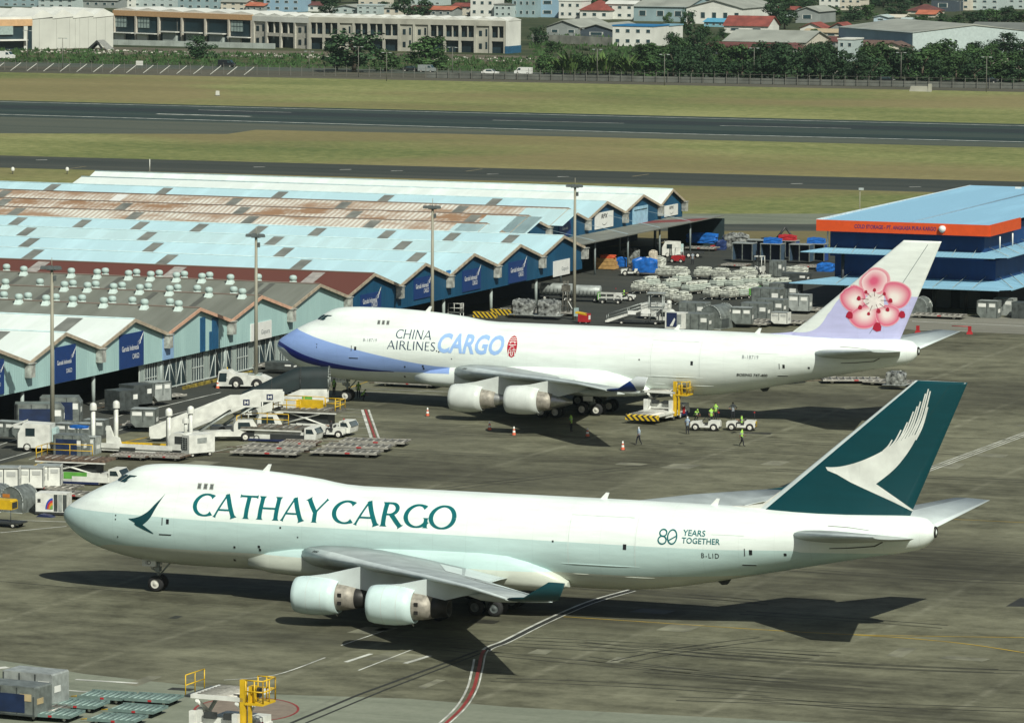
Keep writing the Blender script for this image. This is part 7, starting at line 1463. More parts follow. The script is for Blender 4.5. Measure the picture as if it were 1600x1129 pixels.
# big cream-panelled hall at the far left
A, rz, ln = frame_on(50, 77.5, 177, 74); t = thing('hall', 'white hall with tall cream panels and sloping white roof at far left', 'building', A, rz); hL, hR = 47 * pz(50, 77), 49 * pz(177, 74); xs_ = [0, .09, .30, .46, .53, .585, .69, .79, .90, 1]
for a_, b_ in zip(xs_, xs_[1:]): MB().prism([(a_ * ln + .04, .0), (b_ * ln - .04, .0), (b_ * ln - .04, hL + (hR - hL) * b_), (a_ * ln + .04, hL + (hR - hL) * a_)], 0, .5, panelw_m).build('wall_panel', t)
MB().box((ln / 2, 12, 0), (ln - .1, 22, hL - .4), shopd_m).build('inner_block', t)
for k in range(4): MB().prism([(ln * k / 4, hL), (ln * (k + 1) / 4, hR), (ln * (k + 1) / 4, hR + .6), (ln * (k + .5) / 4, hR + 2.2), (ln * k / 4, hL + .6)], -.2, 24, wwhite_m).build('roof_bay', t)
A, rz, ln = frame_on(-60, 79, 50, 77.5); t = thing('hall', 'tan-fasciaed shop front left of the cream-panelled hall', 'building', A, rz); h_ = 47 * pz(50, 77)
MB().box((ln / 2, 10, 0), (ln, 20, h_), shopd_m).build('wall', t); MB().box((ln / 2, -.2, h_ - 1.9), (ln, .5, 1.9), shopb_m).build('fascia', t); MB().box((ln - 2.2, -.4, 0), (1.2, .6, h_ - 2), panelw_m).build('pillar', t); MB().box((ln * .62, -.4, h_ * .5), (ln * .2, .5, h_ * .28), mat('glass_pale', (.3, .38, .36))).build('window', t); MB().box((ln * .7, -1.2, h_ * .3), (ln * .4, 2.4, .4), wwhite_m).build('awning', t); MB().box((ln / 2, 10, h_), (ln, 20, .8), wwhite_m).build('roof', t)
A = U(151, 78); t = thing('tent', 'dark open-fronted tent with a grey canvas side before the cream hall', 'tent', A, RZ); k_ = pz(151, 78)
MB().prism([(-18 * k_, 0), (0, 15 * k_), (10 * k_, 3 * k_), (8 * k_, 0), (0, 11 * k_), (-12 * k_, 0)], 0, .4, eqd_m).build('front', t); MB().poly([(0, 0, 15 * k_), (0, 5, 15 * k_), (18 * k_, 5, 0), (18 * k_, 0, 0)], mat('canvas_grey', (.25, .26, .24), .8)).poly([(0, 0, 15 * k_), (0, 5, 15 * k_), (-18 * k_, 5, 0), (-18 * k_, 0, 0)], eqd_m).build('canvas', t)
# ---------------------------------------------------------------- houses and halls of the town
def house(pxl, pxr, pyb, pyt, label, wall, roofm, roof='w', rise=None, depth=9, floors=1, nwin=3, rz=RZ, cat='house', extra=None):
    A = U(pxl, pyb); k = A.y / F_PX; wd = (pxr - pxl) * k / math.cos(rz); h = (pyb - pyt) * k; t = thing('house' if cat == 'house' else 'hall', label, cat, A, rz); rise = (rise if rise is not None else 5) * k
    MB().box((wd / 2, depth / 2, 0), (wd, depth, h), wall).build('wall', t); ov = .5
    if roof == 'w':
        b = MB().prism([(-ov, h - .1), (depth / 2, h + rise), (depth + ov, h - .1), (depth / 2, h + rise - .25)], -ov, wd + ov, roofm, 'x'); b.build('roof', t); MB().prism([(0, h), (depth, h), (depth / 2, h + rise - .3)], .05, wd - .05, wall, 'x').build('gable', t)
    elif roof == 'd':
        b = MB().prism([(-ov, h - .1), (wd / 2, h + rise), (wd + ov, h - .1), (wd / 2, h + rise - .25)], -ov, depth + ov, roofm, 'y'); b.build('roof', t); MB().prism([(0, h), (wd, h), (wd / 2, h + rise - .3)], .05, depth - .05, wall, 'y').build('gable', t)
    elif roof == 'h':
        b = MB(); q = [(-ov, -ov, h), (wd + ov, -ov, h), (wd + ov, depth + ov, h), (-ov, depth + ov, h)]; r0, r1 = (min(depth, wd) * .45, depth / 2, h + rise), (wd - min(depth, wd) * .45, depth / 2, h + rise)
        b.poly([q[0], q[1], r1, r0], roofm).poly([q[1], q[2], r1], roofm).poly([q[2], q[3], r0, r1], roofm).poly([q[3], q[0], r0], roofm).poly(q[::-1], roofm).build('roof', t)
    else: MB().box((wd / 2, depth / 2, h), (wd + .4, depth + .4, .35), roofm).build('roof', t)
    for f in range(floors):
        for i in range(nwin):
            x = wd * (i + .5) / nwin; z = h * (f + .35) / floors; w_ = MB().box((x, -.03, z), (wd / nwin * .42, .1, h / floors * .38), frm_m).build('window', t); MB().box((x, -.08, z + .1), (wd / nwin * .34, .06, h / floors * .38 - .2), glz_m).build('pane', w_)
    return t
red_r = mat('tile_red', (.24, .06, .045), .8, var=.2, scale=.4); maroon_r = mat('tile_maroon', (.13, .045, .04), .8, var=.2, scale=.4); orange_r = mat('tile_orange', (.42, .13, .07), .8, var=.15, scale=.4); grey_r = mat('sheet_grey', (.30, .32, .28), .7, var=.14, scale=.15); dgrey_r = mat('sheet_dark_grey', (.16, .175, .16), .7, var=.12, scale=.15); brown_r = mat('tile_brown', (.12, .075, .06), .8); cream_w = mat('wall_cream', (.56, .53, .44), .8, var=.1); teal_w = mat('wall_teal_grey', (.24, .34, .36), .7, var=.1, scale=.2); blue_w = mat('wall_steel_blue', (.24, .38, .48), .6, var=.06, scale=.2); palet_w = mat('wall_pale_teal_town', (.40, .48, .47), .7, var=.08); grey_w = mat('wall_grey', (.24, .27, .26), .8, var=.12, scale=.2); navyd_w = mat('wall_slate', (.05, .07, .09), .7)
H = house
H(854, 905, 56, 42, 'grey twin-gabled shed, left gable', grey_w, grey_r, 'd', 11, 30, 1, 2, cat='hall'); H(906, 957, 60, 46, 'dark slate gabled shed right of the grey one', navyd_w, grey_r, 'd', 9, 30, 1, 1, cat='hall')
t = H(957, 1020, 72, 41, 'white two-storey office with a bright blue roof edge', wwhite_m, mat('roof_blue_bright', (.015, .17, .38), .6), 'f', 0, 14, 2, 4); H(1020, 1043, 70, 41, 'plain white block joined to the blue-edged office', wwhite_m, mat('roof_blue_faded', (.2, .38, .48), .6), 'f', 0, 14, 1, 1)
H(873, 908, 29, 2, 'white villa with a projecting balcony at the top', wwhite_m, wwhite_m, 'f', 0, 10, 2, 3); H(906, 951, 30, 16, 'round-windowed white house under a dark red hip roof', wwhite_m, red_r, 'h', 15, 12, 1, 3); H(800, 838, 27, -2, 'slate-blue office block with a white balcony band', teal_w, dgrey_r, 'f', 0, 14, 2, 4); H(838, 872, 27, -3, 'plain grey-blue block beside the white villa', blue_w, dgrey_r, 'f', 0, 14, 2, 1)
H(946, 990, 30, 6, 'white angular house left of the curved grey hall', wwhite_m, wwhite_m, 'w', 5, 10, 2, 3); H(990, 1072, 33, 10, 'large teal hall under a long pale grey roof', teal_w, grey_r, 'w', 14, 34, 1, 3, cat='hall'); H(1072, 1158, 37, 12, 'white gabled hall with a dark window band', wwhite_m, grey_r, 'd', 13, 40, 1, 5, cat='hall')
H(1131, 1198, 52, 40, 'white house under a broad red tiled roof', wwhite_m, red_r, 'w', 15, 12, 1, 2); H(1131, 1255, 76, 64, 'long pale-roofed hall in the middle of the trees', cream_w, grey_r, 'w', 16, 26, 1, 1, cat='hall'); H(1100, 1200, 84, 77, 'low dark house under a long maroon roof', navyd_w, maroon_r, 'w', 11, 12, 1, 3); H(1196, 1247, 84, 77, 'maroon gabled annex right of the long maroon roof', navyd_w, maroon_r, 'd', 9, 12, 1, 1); H(1234, 1257, 92, 82, 'small white shed with a flat roof below the pale hall', wwhite_m, grey_r, 'f', 0, 5, 1, 1)
H(1243, 1278, 36, 18, 'grey-green gabled hall behind the tall dark trees', grey_w, grey_r, 'd', 8, 20, 1, 1, cat='hall'); H(1250, 1284, 50, 44, 'white cottage with a small red gable', wwhite_m, red_r, 'd', 9, 10, 1, 1); H(1296, 1322, 50, 44, 'slate cottage with a red side roof', grey_w, red_r, 'd', 9, 10, 1, 1); H(1255, 1312, 58, 50, 'long low tan-roofed house', cream_w, mat('sheet_tan', (.42, .34, .22), .8), 'w', 5, 10, 1, 2); H(1268, 1312, 74, 64, 'grey house under a brick-red roof', grey_w, maroon_r, 'w', 7, 8, 1, 2); H(1309, 1333, 96, 62, 'pale blue two-storey house with a flat projecting roof', palet_w, wwhite_m, 'f', 0, 9, 2, 2)
# large steel-blue hall seen corner-on
A = U(1310, 74); A2 = U(1425, 84); k = A2.y / F_PX; d = A2 - A; t = thing('hall', 'large steel-blue hall with a white gable end and grey roof', 'hall', A2, math.atan2(d.y, d.x)); ln = d.length; dp = 40; h_ = 33 * k; rs = 12 * k
MB().box((-ln / 2, dp / 2, 0), (ln, dp, h_), blue_w).build('wall', t); MB().prism([(0, 0), (dp, 0), (dp, h_), (dp / 2, h_ + rs), (0, h_)], .02, .3, palet_w, 'x').build('gable_wall', t)
MB().prism([(-.5, h_ - .1), (dp / 2, h_ + rs + .1), (dp + .5, h_ - .1), (dp / 2, h_ + rs - .3)], -ln - .5, .6, grey_r, 'x').build('roof', t)
H(1500, 1625, 58, 53, 'wide hall under a big dark grey roof at upper right', navyd_w, dgrey_r, 'w', 16, 40, 1, 1, cat='hall'); H(1498, 1520, 68, 55, 'small grey-roofed house right of the white gable', palet_w, dgrey_r, 'w', 5, 8, 1, 1); H(1330, 1385, 84, 74, 'white house under a brown roof half hidden by a tree', wwhite_m, brown_r, 'w', 11, 10, 1, 2); H(1374, 1412, 87, 74, 'white-gabled brown-roofed house beside the steel-blue hall', cream_w, brown_r, 'd', 9, 9, 1, 1)
H(1365, 1386, 34, 27, 'small pale blue gabled house among the upper trees', mat('wall_ice', (.45, .58, .66)), palet_w, 'd', 4, 8, 1, 1); H(1386, 1410, 33, 27, 'small white house beside the pale blue one', wwhite_m, cream_w, 'w', 4, 8, 1, 2); H(1417, 1460, 22, 17, 'hip-roofed house with grey tiles at the upper right', cream_w, maroon_r, 'h', 10, 12, 1, 2); H(1432, 1460, 27, 22, 'orange-roofed house below the grey hip roof', cream_w, orange_r, 'w', 6, 9, 1, 2); H(1455, 1490, 18, 0, 'dark open shed with a pale roof at the top right', navyd_w, palet_w, 'f', 0, 12, 1, 1); H(1487, 1515, 16, -4, 'cream house with a palm-shaded front at the top', cream_w, wwhite_m, 'f', 0, 10, 2, 2); H(1515, 1560, 16, -2, 'grey block at the top right', palet_w, grey_r, 'f', 0, 10, 2, 3); H(1560, 1600, 14, -2, 'pale block at the top right corner', palet_w, dgrey_r, 'f', 0, 10, 2, 3)
H(1549, 1592, 107, 101, 'beige-roofed hut by the fence at right', cream_w, mat('sheet_beige', (.40, .38, .3), .8), 'w', 9, 7, 1, 1); H(1512, 1540, 72, 66, 'orange-roofed cottage behind the tall trees at right', cream_w, orange_r, 'w', 5, 8, 1, 1); H(1302, 1336, 123, 117, 'shack with a pale sheet roof by the roadside', brown_r, cream_w, 'w', 5, 6, 1, 1); H(1330, 1352, 121, 115, 'dark-roofed shack next to the pale one', brown_r, dgrey_r, 'w', 5, 6, 1, 1)
i = 0
for (a, b, yb, yt, wm_, rm_, rf, lab) in ((-10, 60, 10, -4, teal_w, dgrey_r, 'f', 'grey-blue terrace at the top left corner'), (60, 118, 12, -2, palet_w, dgrey_r, 'w', 'grey-roofed terrace behind the tan fascia'), (118, 185, 12, 0, grey_w, grey_r, 'w', 'grey workshop behind the white hall roof'), (185, 208, 12, -3, wwhite_m, red_r, 'f', 'brick and white house behind the showroom'), (208, 275, 12, -6, palet_w, grey_r, 'f', 'pale block with small windows behind the showroom'), (278, 345, 15, -4, teal_w, palet_w, 'f', 'broad grey-green block behind the showroom'), (345, 385, 17, 3, cream_w, grey_r, 'w', 'cream house above the showroom roof'), (384, 412, 18, 9, grey_w, orange_r, 'w', 'red-orange roofed house above the white fascia'), (412, 470, 18, -2, blue_w, dgrey_r, 'f', 'steel-grey block above the unfinished shops'), (470, 505, 18, 8, wwhite_m, maroon_r, 'w', 'white house with a brown roof by a big tree'), (520, 560, 21, 12, palet_w, grey_r, 'd', 'grey-gabled hall behind the shop row'), (558, 592, 22, 9, palet_w, palet_w, 'f', 'pale blue house behind the shop row'), (600, 640, 24, 12, cream_w, grey_r, 'w', 'grey-roofed house behind the left trees'), (640, 672, 25, 14, cream_w, maroon_r, 'w', 'brown-roofed house behind the shop row'), (672, 706, 26, 15, grey_w, orange_r, 'w', 'orange-roofed house behind the shop row'), (735, 772, 26, -2, wwhite_m, wwhite_m, 'f', 'white tall house behind the concrete shops'), (706, 736, 24, 10, cream_w, red_r, 'w', 'red-roofed house left of the white tall house'), (772, 800, 27, 8, palet_w, dgrey_r, 'f', 'grey house behind the white end block'), (1160, 1200, 30, 18, cream_w, grey_r, 'w', 'pale-roofed house behind the red-roofed one'), (1200, 1240, 26, 15, palet_w, red_r, 'w', 'red-roofed house behind the dark trees'), (1280, 1312, 14, -3, wwhite_m, grey_r, 'f', 'white modern house at the top, left of centre right'), (1312, 1345, 16, -2, cream_w, wwhite_m, 'd', 'yellow and white stepped house at the top'), (1405, 1425, 40, 33, palet_w, palet_w, 'w', 'pale low roof between the steel-blue hall and the trees'), (1100, 1130, 42, 34, mat('wall_aqua', (.2, .42, .5)), mat('roof_aqua', (.1, .35, .5)), 'w', 'aqua-roofed hut left of the red tiled roof'), (560, 600, 8, -6, cream_w, maroon_r, 'w', 'brown-roofed house at the very top edge, left of centre'), (640, 690, 8, -5, palet_w, grey_r, 'w', 'grey-roofed house at the very top edge')):
    H(a, b, yb, yt, lab, wm_, rm_, rf, 5, 10, 2 if yb - yt > 12 else 1, 2 + (b - a) // 22)
A, rz, ln = frame_on(830, 66, 957, 72); t = thing('boundary_wall', 'long weathered boundary wall in front of the gabled sheds', 'wall', A, rz)
for k in range(8): MB().box((ln * (k + .5) / 8, .1, 0), (ln / 8 - .08, .3, 13 * pz(890, 69)), mat('wall_weathered', (.34, .35, .30), .9, var=.25, scale=.3)).build('wall_panel', t)
A, rz, ln = frame_on(160, 69, 440, 76); t = thing('boundary_wall', 'low pale site wall in front of the showroom', 'wall', A, rz)
for k in range(16): MB().box((ln * (k + .5) / 16, -4, 0), (ln / 16 - .08, .3, 1.6), mat('wall_pale_site', (.36, .41, .38), .9, var=.15, scale=.3)).build('wall_panel', t)
# ---------------------------------------------------------------- trees
def leafmat(name, c):
    m, nt, b = _nodes(name); L = nt.links; oi = N(nt, 'ShaderNodeObjectInfo'); gm = N(nt, 'ShaderNodeNewGeometry'); rp = N(nt, 'ShaderNodeValToRGB'); rp.color_ramp.elements[0].color = rgba(tuple(x * .55 for x in c)); rp.color_ramp.elements[1].color = rgba(tuple(x * 1.35 for x in c))
    L.new(gm.outputs['Random Per Island'], rp.inputs[0]); hs = N(nt, 'ShaderNodeHueSaturation'); mr = N(nt, 'ShaderNodeMapRange'); mr.inputs[3].default_value = .7; mr.inputs[4].default_value = 1.25; L.new(oi.outputs['Random'], mr.inputs[0]); L.new(mr.outputs[0], hs.inputs['Value']); L.new(rp.outputs[0], hs.inputs['Color']); L.new(hs.outputs[0], b.inputs['Base Color']); b.inputs['Roughness'].default_value = .7; b.inputs['Specular IOR Level'].default_value = .2; MATS[name] = m; return m
leaf_d = leafmat('leaf_dark', (.022, .050, .020)); leaf_m = leafmat('leaf_mid', (.036, .076, .024)); leaf_l = leafmat('leaf_banana', (.075, .13, .035)); bark_m = mat('bark', (.09, .07, .05), .9)
def tree_proto(seed, kind):
    rnd = random.Random(seed); t = thing('tree', 'tree', 'tree', (0, 0, -500)); b = MB(); hgt = 1.0
    MB().tube((0, 0, 0), (.02, 0, .45), .035, bark_m, .02, n=6).tube((.02, 0, .42), (.18, .05, .7), .016, bark_m, .006, n=5).tube((.02, 0, .42), (-.15, -.06, .72), .016, bark_m, .006, n=5).tube((.02, 0, .42), (0, .1, .8), .014, bark_m, .005, n=5).build('trunk', t)
    m = {'d': leaf_d, 'm': leaf_m, 'b': leaf_l, 'p': leaf_d}[kind]
    if kind == 'b':         # banana-like clump of long upright leaves
        for i in range(70):
            a = rnd.uniform(0, 6.28); r0 = rnd.uniform(0, .3); l = rnd.uniform(.5, .95); o = Vector((math.cos(a) * r0, math.sin(a) * r0, rnd.uniform(0, .25))); d = Vector((math.cos(a) * rnd.uniform(.15, .6), math.sin(a) * rnd.uniform(.15, .6), 1)).normalized() * l; sd = d.cross(Vector((0, 0, 1))).normalized() * rnd.uniform(.03, .06)
            tip = o + d + Vector((d.x, d.y, -.12)) * .5; b.poly([o, o + d * .6 - sd, tip, o + d * .6 + sd], m)
    else:
        cl = []
        for i in range(30):
            a = rnd.uniform(0, 6.28); r = math.sqrt(rnd.uniform(.0, .13)); z = rnd.uniform(.12, .9); r *= 1.0 if z < .65 else .7; cl.append((Vector((math.cos(a) * r, math.sin(a) * r, z)), rnd.uniform(.10, .17)))
        for c, cr in cl:
            for i in range(46):
                v = Vector((rnd.gauss(0, 1), rnd.gauss(0, 1), rnd.gauss(0, .8))).normalized() * cr * rnd.uniform(.5, 1.08); p = c + v; n = (v.normalized() + Vector((rnd.uniform(-.7, .7), rnd.uniform(-.7, .7), rnd.uniform(-.3, .8)))).normalized(); s = rnd.uniform(.018, .042); a1 = n.orthogonal().normalized() * s; a2 = n.cross(a1).normalized() * s * rnd.uniform(.6, 1.2); b.poly([p - a1, p - a2, p + a1, p + a2], m)
    b.build('crown', t, fix=False); return t
protos = {k: [tree_proto(100 + i * 7 + ord(k), k) for i in range(4)] for k in 'dmb'}
def ordn(n): return ORD[n] if n < len(ORD) else str(n + 1) + {1: 'st', 2: 'nd', 3: 'rd'}.get((n + 1) % 10, 'th')
def tree(px, pyb, pyt, wpx, kind, label, group='trees beyond the runway'):
    A = U(px, pyb); k = A.y / F_PX; h = (pyb - pyt) * k; wd = wpx * k; p = random.choice(protos[kind]); sx = wd / .82
    return dup(p, (A.x, A.y, 0), random.uniform(0, 6.28), label, group, scale=(sx, sx, h / 1.02))
tree(317, 93, 54, 54, 'd', 'lone round tree standing in front of the tan-fasciaed showroom'); tree(553, 113, 44, 98, 'd', 'biggest dark tree in front of the unfinished shops'); tree(602, 112, 74, 46, 'm', 'small bushy tree right of the biggest dark tree'); tree(666, 110, 54, 84, 'm', 'broad pale-leaved tree in front of the unfinished shops, right one'); tree(527, 110, 78, 30, 'd', 'small tree tucked against the left of the biggest dark tree')
tree(1207, 50, 2, 48, 'd', 'tall dark tree right of the broad red roof'); tree(1226, 46, 4, 40, 'd', 'tall dark tree beside the grey-green hall'); tree(1171, 30, 2, 28, 'd', 'dark tree between the white gabled hall and the pale roof'); tree(1290, 94, 62, 42, 'd', 'clipped round dark tree left of the pale blue house'); tree(1075, 60, 12, 26, 'd', 'narrow dark tree in front of the white gabled hall, left'); tree(1360, 118, 60, 54, 'm', 'big leafy tree in front of the brown-roofed house'); tree(1475, 120, 56, 60, 'm', 'open-branched tall tree in front of the white gable end'); tree(1443, 118, 74, 40, 'd', 'pointed dark tree below the white gable end'); tree(1570, 84, 50, 60, 'd', 'broad dark tree at the right under the big grey roof'); tree(632, 26, -6, 40, 'd', 'dark tree behind the unfinished shops'); tree(660, 26, -4, 34, 'd', 'second dark tree behind the unfinished shops'); tree(515, 24, -4, 36, 'd', 'dark tree at the left end of the shop row roof'); tree(1095, 30, 0, 22, 'd', 'slim dark tree by the white gabled hall')
for i in range(13): x = 850 + i * 14.0 + random.uniform(-4, 4); tree(x, 117 + (x - 840) * .012 + random.uniform(-2, 1), 84 + random.uniform(-6, 8), 36, 'b' if i % 4 else 'm', '%s banana clump from the left along the far fence' % ordn(i), 'banana clumps along the far fence')
rr = random.Random(5)
for i in range(34): x = 1015 + i * 17.6 + rr.uniform(-6, 6); tree(x, 120 + (x - 840) * .012 + rr.uniform(-2, 1.5), rr.uniform(64, 98), rr.uniform(36, 62), rr.choice('ddm'), '%s tree from the left in the thicket behind the right-hand fence' % ordn(i), 'thicket trees behind the fence')
for i in range(30): x = 1000 + i * 20.5 + rr.uniform(-8, 8); tree(x, rr.uniform(100, 110), rr.uniform(62, 84), rr.uniform(34, 56), rr.choice('dmm'), '%s tree from the left in the second rank of the thicket' % ordn(i), 'thicket trees behind the fence') if not (1228 < x < 1262 or 1300 < x < 1336 or 1540 < x < 1600) else None
for i, (x, yb, yt, wd) in enumerate(((840, 70, 40, 34), (862, 82, 62, 26), (1050, 85, 50, 36), (1062, 92, 56, 40), (1085, 82, 40, 40), (1100, 66, 38, 30), (1110, 88, 62, 34), (1020, 88, 66, 34), (1000, 92, 74, 30), (1180, 94, 74, 36), (1150, 96, 76, 36), (1215, 96, 78, 32), (985, 30, 18, 24), (1300, 32, 8, 38), (1330, 34, 8, 40), (1355, 32, 6, 36), (1400, 26, 2, 40), (1440, 40, 22, 36), (1470, 44, 20, 36), (1495, 44, 22, 36), (1520, 40, 16, 44), (1545, 38, 12, 44), (1575, 38, 10, 46), (1598, 44, 12, 46), (1380, 12, -6, 40), (1350, 10, -8, 40), (1260, 22, -2, 36), (1235, 14, -8, 36), (1190, 20, -6, 30), (1480, 44, 30, 30), (1525, 92, 62, 40), (1548, 96, 66, 40), (1600, 100, 60, 50), (1420, 110, 78, 40), (760, 24, 4, 22), (720, 22, 6, 22), (600, 20, 2, 26), (30, 10, -6, 30), (240, 8, -6, 24), (300, 12, 2, 22), (940, 100, 84, 26), (690, 100, 84, 24), (1130, 60, 44, 20), (1272, 60, 44, 18), (1322, 40, 26, 26), (1508, 110, 72, 44), (990, 66, 44, 20), (1045, 38, 18, 18))):
    tree(x, yb, yt, wd, 'dm'[i % 2], '%s tree among the houses, counted along the rows of roofs' % ordn(i), 'trees among the houses')
for i in range(44):
    x = 12 + i * 36.5 + rr.uniform(-10, 10); tree(x, rr.uniform(4, 11), rr.uniform(-30, -12), rr.uniform(34, 60), rr.choice('dm'), '%s tree from the left cut by the top edge of the picture' % ordn(i), 'trees along the top edge')
for k in protos:
    for p in protos[k]:
        for c in list(p.children): bpy.data.objects.remove(c)
        bpy.data.objects.remove(p)
# scrub along the perimeter, nobody could count it
b = MB(); rs = random.Random(9)
for i in range(5200):
    x = rs.uniform(-20, 1620); base = 98 + (x / 1600) * 31
    if x < 830: y = base - rs.uniform(1, 22); s = rs.uniform(.15, .5)
    else: y = base - rs.uniform(1, 60) ** 1.0; s = rs.uniform(.25, .8)
    p = U(x, y); a = rs.uniform(0, 3.14); q = Vector((math.cos(a), math.sin(a), 0)) * s
    for k in range(3): o_ = p + Vector((rs.uniform(-.8, .8), rs.uniform(-.8, .8), 0)); b.poly([o_ - q, o_ + q, o_ + q * .3 + Vector((rs.uniform(-.4, .4), 0, s * rs.uniform(1.0, 2.4)))], leaf_m)
tag(b.build('scrub', None, fix=False), 'low weeds and scrub along the perimeter road and building plot', 'scrub', kind='stuff')
b = MB()
for i in range(240):
    x = rs.uniform(0, 830); p = U(x, 76 + x * .018 + rs.uniform(0, 6)); s = rs.uniform(.2, .8); b.box((p.x, p.y, 0), (s * 1.6, s, s * .5), conc_m, rs.uniform(0, 3), .5)
tag(b.build('rubble', None), 'scattered building rubble in front of the unfinished shops', 'rubble', kind='stuff')
# ---------------------------------------------------------------- perimeter fence, lamp posts, marker boards
A, B = U(-60, 108.5), U(1660, 141); d = (B - A); ln = d.length; t = thing('perimeter_fence', 'long wire perimeter fence with concrete posts beside the far road', 'fence', A, math.atan2(d.y, d.x)); fp = mat('fence_post', (.15, .15, .13), .8); fwh = mat('fence_post_white', (.52, .53, .48), .8)
n = 96
pm = MB().box((0, 0, 0), (.12, .12, 2.6), fp).tube((0, 0, 2.55), (0, -.5, 3.0), .06, fp, n=4).mesh('post')
for k in range(n + 1): o = bpy.data.objects.new('post', pm); C.objects.link(o); o.parent = t; o.location = (ln * k / n, 0, 0)
for k in range(16): x = ln * (.038 + k * .0158); MB().tube((x - .9, -2.6, 0), (x + .9, .3, 2.0), .10, fwh, n=5).build('strut', t)
for z in (.6, 1.5, 2.45): MB().tube((0, 0, z), (ln, 0, z), .03, fp, n=4).build('wire', t)
for k in range(int(n * .44), n, 2): MB().box((ln * (k + 1) / n, .6, 0), (ln / n * 2 - .1, .25, 1.5), mat('kerb_wall_grey', (.13, .14, .125), .9, var=.25, scale=.3)).build('base_wall_panel', t)
def town_lamp(px, pyb, pyt, label):
    p = U(px, pyb); h = (pyb - pyt) * p.y / F_PX; t = thing('street_lamp', label, 'street lamp', p, RZ, 'street lamps along the perimeter road'); MB().tube((0, 0, 0), (0, 0, h), .12, fp, .08, n=6).build('pole', t)
    MB().box((0, 0, h - .05), (2.6, .1, .1), fp).box((1.0, 0, h - .15), (.7, .25, .12), lampg_m).box((-1.0, 0, h - .15), (.7, .25, .12), lampg_m).build('lamp_arm', t)
for i, (x, yb, yt) in enumerate(((98, 111, 60), (277, 68, 27), (483, 108, 80), (560, 121, 73), (604, 127, 82), (707, 115, 74), (906, 82, 45), (933, 119, 77), (1038, 134, 85), (1178, 125, 75), (1407.6, 128, 82), (1541, 144, 89), (43, 93, 48), (1500, 30, 2))): town_lamp(x, yb, yt, '%s street lamp from the left beyond the runway' % ordn(sorted([98, 277, 483, 560, 604, 707, 906, 933, 1038, 1178, 1407.6, 1541, 43, 1500]).index(x)))
p = U(218, 110); t = thing('notice_board', 'pale square notice board on the perimeter fence at left', 'sign', p, RZ); MB().box((0, 0, 1.3), (2.0, .1, 1.2), wwhite_m).build('board', t)
for x in (-.7, .7): MB().box((x, .05, 0), (.1, .1, 1.3), fp).build('leg', t)
p = U(340, 150); t = thing('marker_board', 'small white marker on the grass beyond the runway', 'marker', p, RZ); MB().box((0, 0, .2), (.9, .3, 1.0), wwhite_m, top=.9).build('board', t); MB().box((0, 0, 0), (1.1, .5, .2), fp).build('base', t)
p = U(1437, 143); t = thing('culvert', 'pale concrete culvert block in the far fence bank', 'culvert', p, RZ); MB().box((0, 0, 0), (5.0, 1.2, 1.3), conc_m, top=.85).build('block', t); MB().box((2.6, 0, 0), (.6, 1.4, 1.9), conc_m).build('end_post', t)
p = U(234, 268); t = thing('marker_pole', 'thin white pole at the taxiway edge behind the sheds', 'pole', p, RZ); MB().tube((0, 0, 0), (0, 0, 2.2), .08, wwhite_m, n=6).build('pole', t); MB().box((0, 0, 0), (.4, .4, .1), fp).build('base', t)
p = U(342, 151)
for x, y, l in ((105, 272, 'right white runway light behind the sheds'), (20, 272, 'left white runway light behind the sheds')): p = U(x, y); t = thing('edge_light', l, 'light', p, RZ); MB().tube((0, 0, 0), (0, 0, .7), .1, fp, n=6).build('stem', t); MB().lathe([(.3, .6), (.35, .9), (.2, 1.2), (.01, 1.25)], wwhite_m, n=10).build('lens', t)
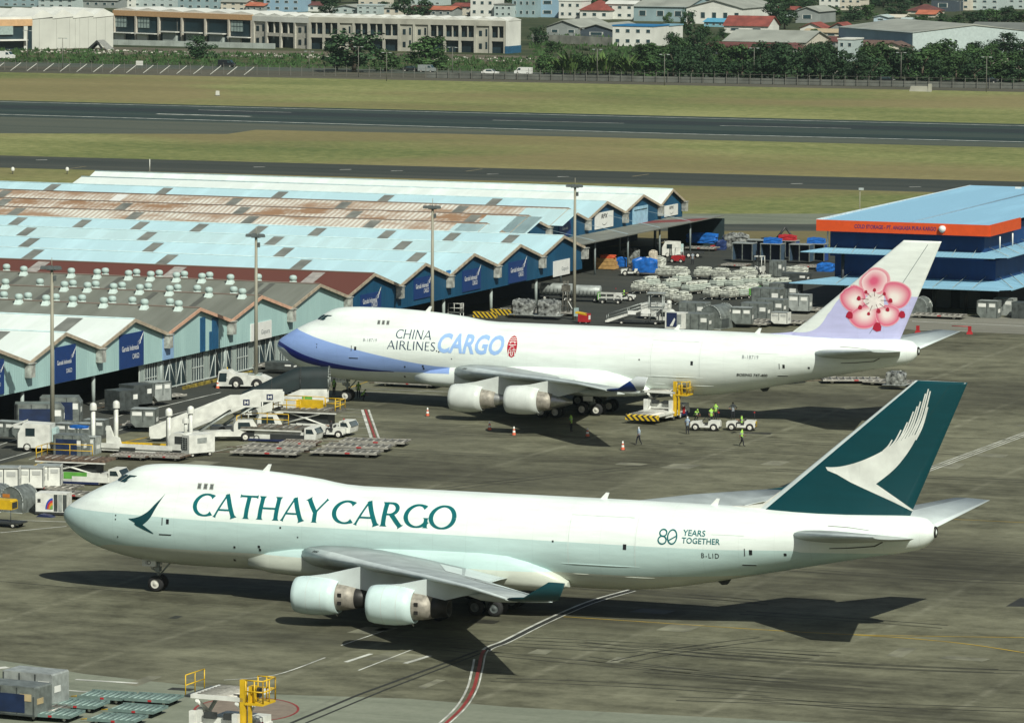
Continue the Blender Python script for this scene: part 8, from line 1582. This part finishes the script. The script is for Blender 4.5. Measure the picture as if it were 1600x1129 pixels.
# ---------------------------------------------------------------- cars on the far road
def car_mesh(t, body, van=False, big=1.0):
    if van: prof = [(-2.3, .35), (2.3, .35), (2.35, 1.0), (1.75, 1.2), (1.2, 1.95), (-2.25, 1.95)]
    else: prof = [(-2.15, .35), (2.15, .35), (2.2, .85), (1.3, .98), (.55, 1.5), (-1.1, 1.52), (-1.9, 1.0), (-2.2, .9)]
    MB().prism(prof, -.85, .85, body).build('body', t)
    for y in (-.86, .86):
        if van: MB().prism([(.55, 1.2), (1.45, 1.2), (1.1, 1.75), (.55, 1.75)], y - .01, y + .01, glz_m).build('window', t)
        else: MB().prism([(-.95, 1.02), (.95, 1.02), (.45, 1.42), (-.85, 1.42)], y - .01, y + .01, glz_m).build('window', t)
    MB().prism([(1.72, 1.24), (1.76, 1.26), (1.26, 1.9), (1.2, 1.88)] if van else [(1.25, 1.02), (1.3, 1.03), (.62, 1.5), (.56, 1.47)], -.75, .75, glz_m).build('windscreen', t)
    for y in (-.6, .6): MB().box((2.3 if van else 2.19, y, .7), (.06, .25, .16), label_m).build('headlight', t)
    wheels4(t, (-1.35, 1.35), .78, .33, .2, 10)
def car(px, py, label, body, van=False, rz=RZ, s=1.0):
    p = U(px, py); t = thing('van' if van else 'car', label, 'van' if van else 'car', p, rz); car_mesh(t, body, van); t.scale = (s,) * 3; return t
carw = mat('car_white', (.68, .70, .67), .3, var=.04); carg = mat('car_silver', (.34, .38, .38), .3, .3, var=.05); carb = mat('car_black', (.015, .018, .022), .25, var=.1)
car(818, 117, 'white panel van on the far road, middle', carw, True, RZ + math.pi, 1.0); car(766, 117.5, 'white car on the far road left of the white van', carw, False, RZ); car(667, 113, 'silver van on the far road below the broad tree', carg, True, RZ); car(642, 112, 'dark car shaded by the tree on the far road', carb, False, RZ); car(354, 105, 'black van on the far road at left', carb, True, RZ); car(8, 93, 'white van at the left edge of the far road', carw, True, RZ, 1.15); car(1384, 129, 'dark car in the thicket shade on the far road', carb, False, RZ); car(1546, 130, 'dark car on the far road near the right edge', carb, False, RZ); car(1255, 122, 'white car under a small awning on the far road', carw, False, RZ + R(90))
# ================================================================= air
hz = bpy.data.materials.new('haze_air'); hz.use_nodes = True; nt = hz.node_tree; nt.nodes.clear(); vo = nt.nodes.new('ShaderNodeVolumePrincipled'); ot = nt.nodes.new('ShaderNodeOutputMaterial'); vo.inputs['Color'].default_value = (.70, .90, .90, 1); vo.inputs['Density'].default_value = .00004; vo.inputs['Anisotropy'].default_value = .3; nt.links.new(vo.outputs[0], ot.inputs['Volume'])
b = MB().box((0, 4100, -1.0), (12100, 9900, 70), hz); o = b.build('haze'); tag(o, kind='stuff'); o['label'] = 'thin pale haze hanging in the air over the airfield'
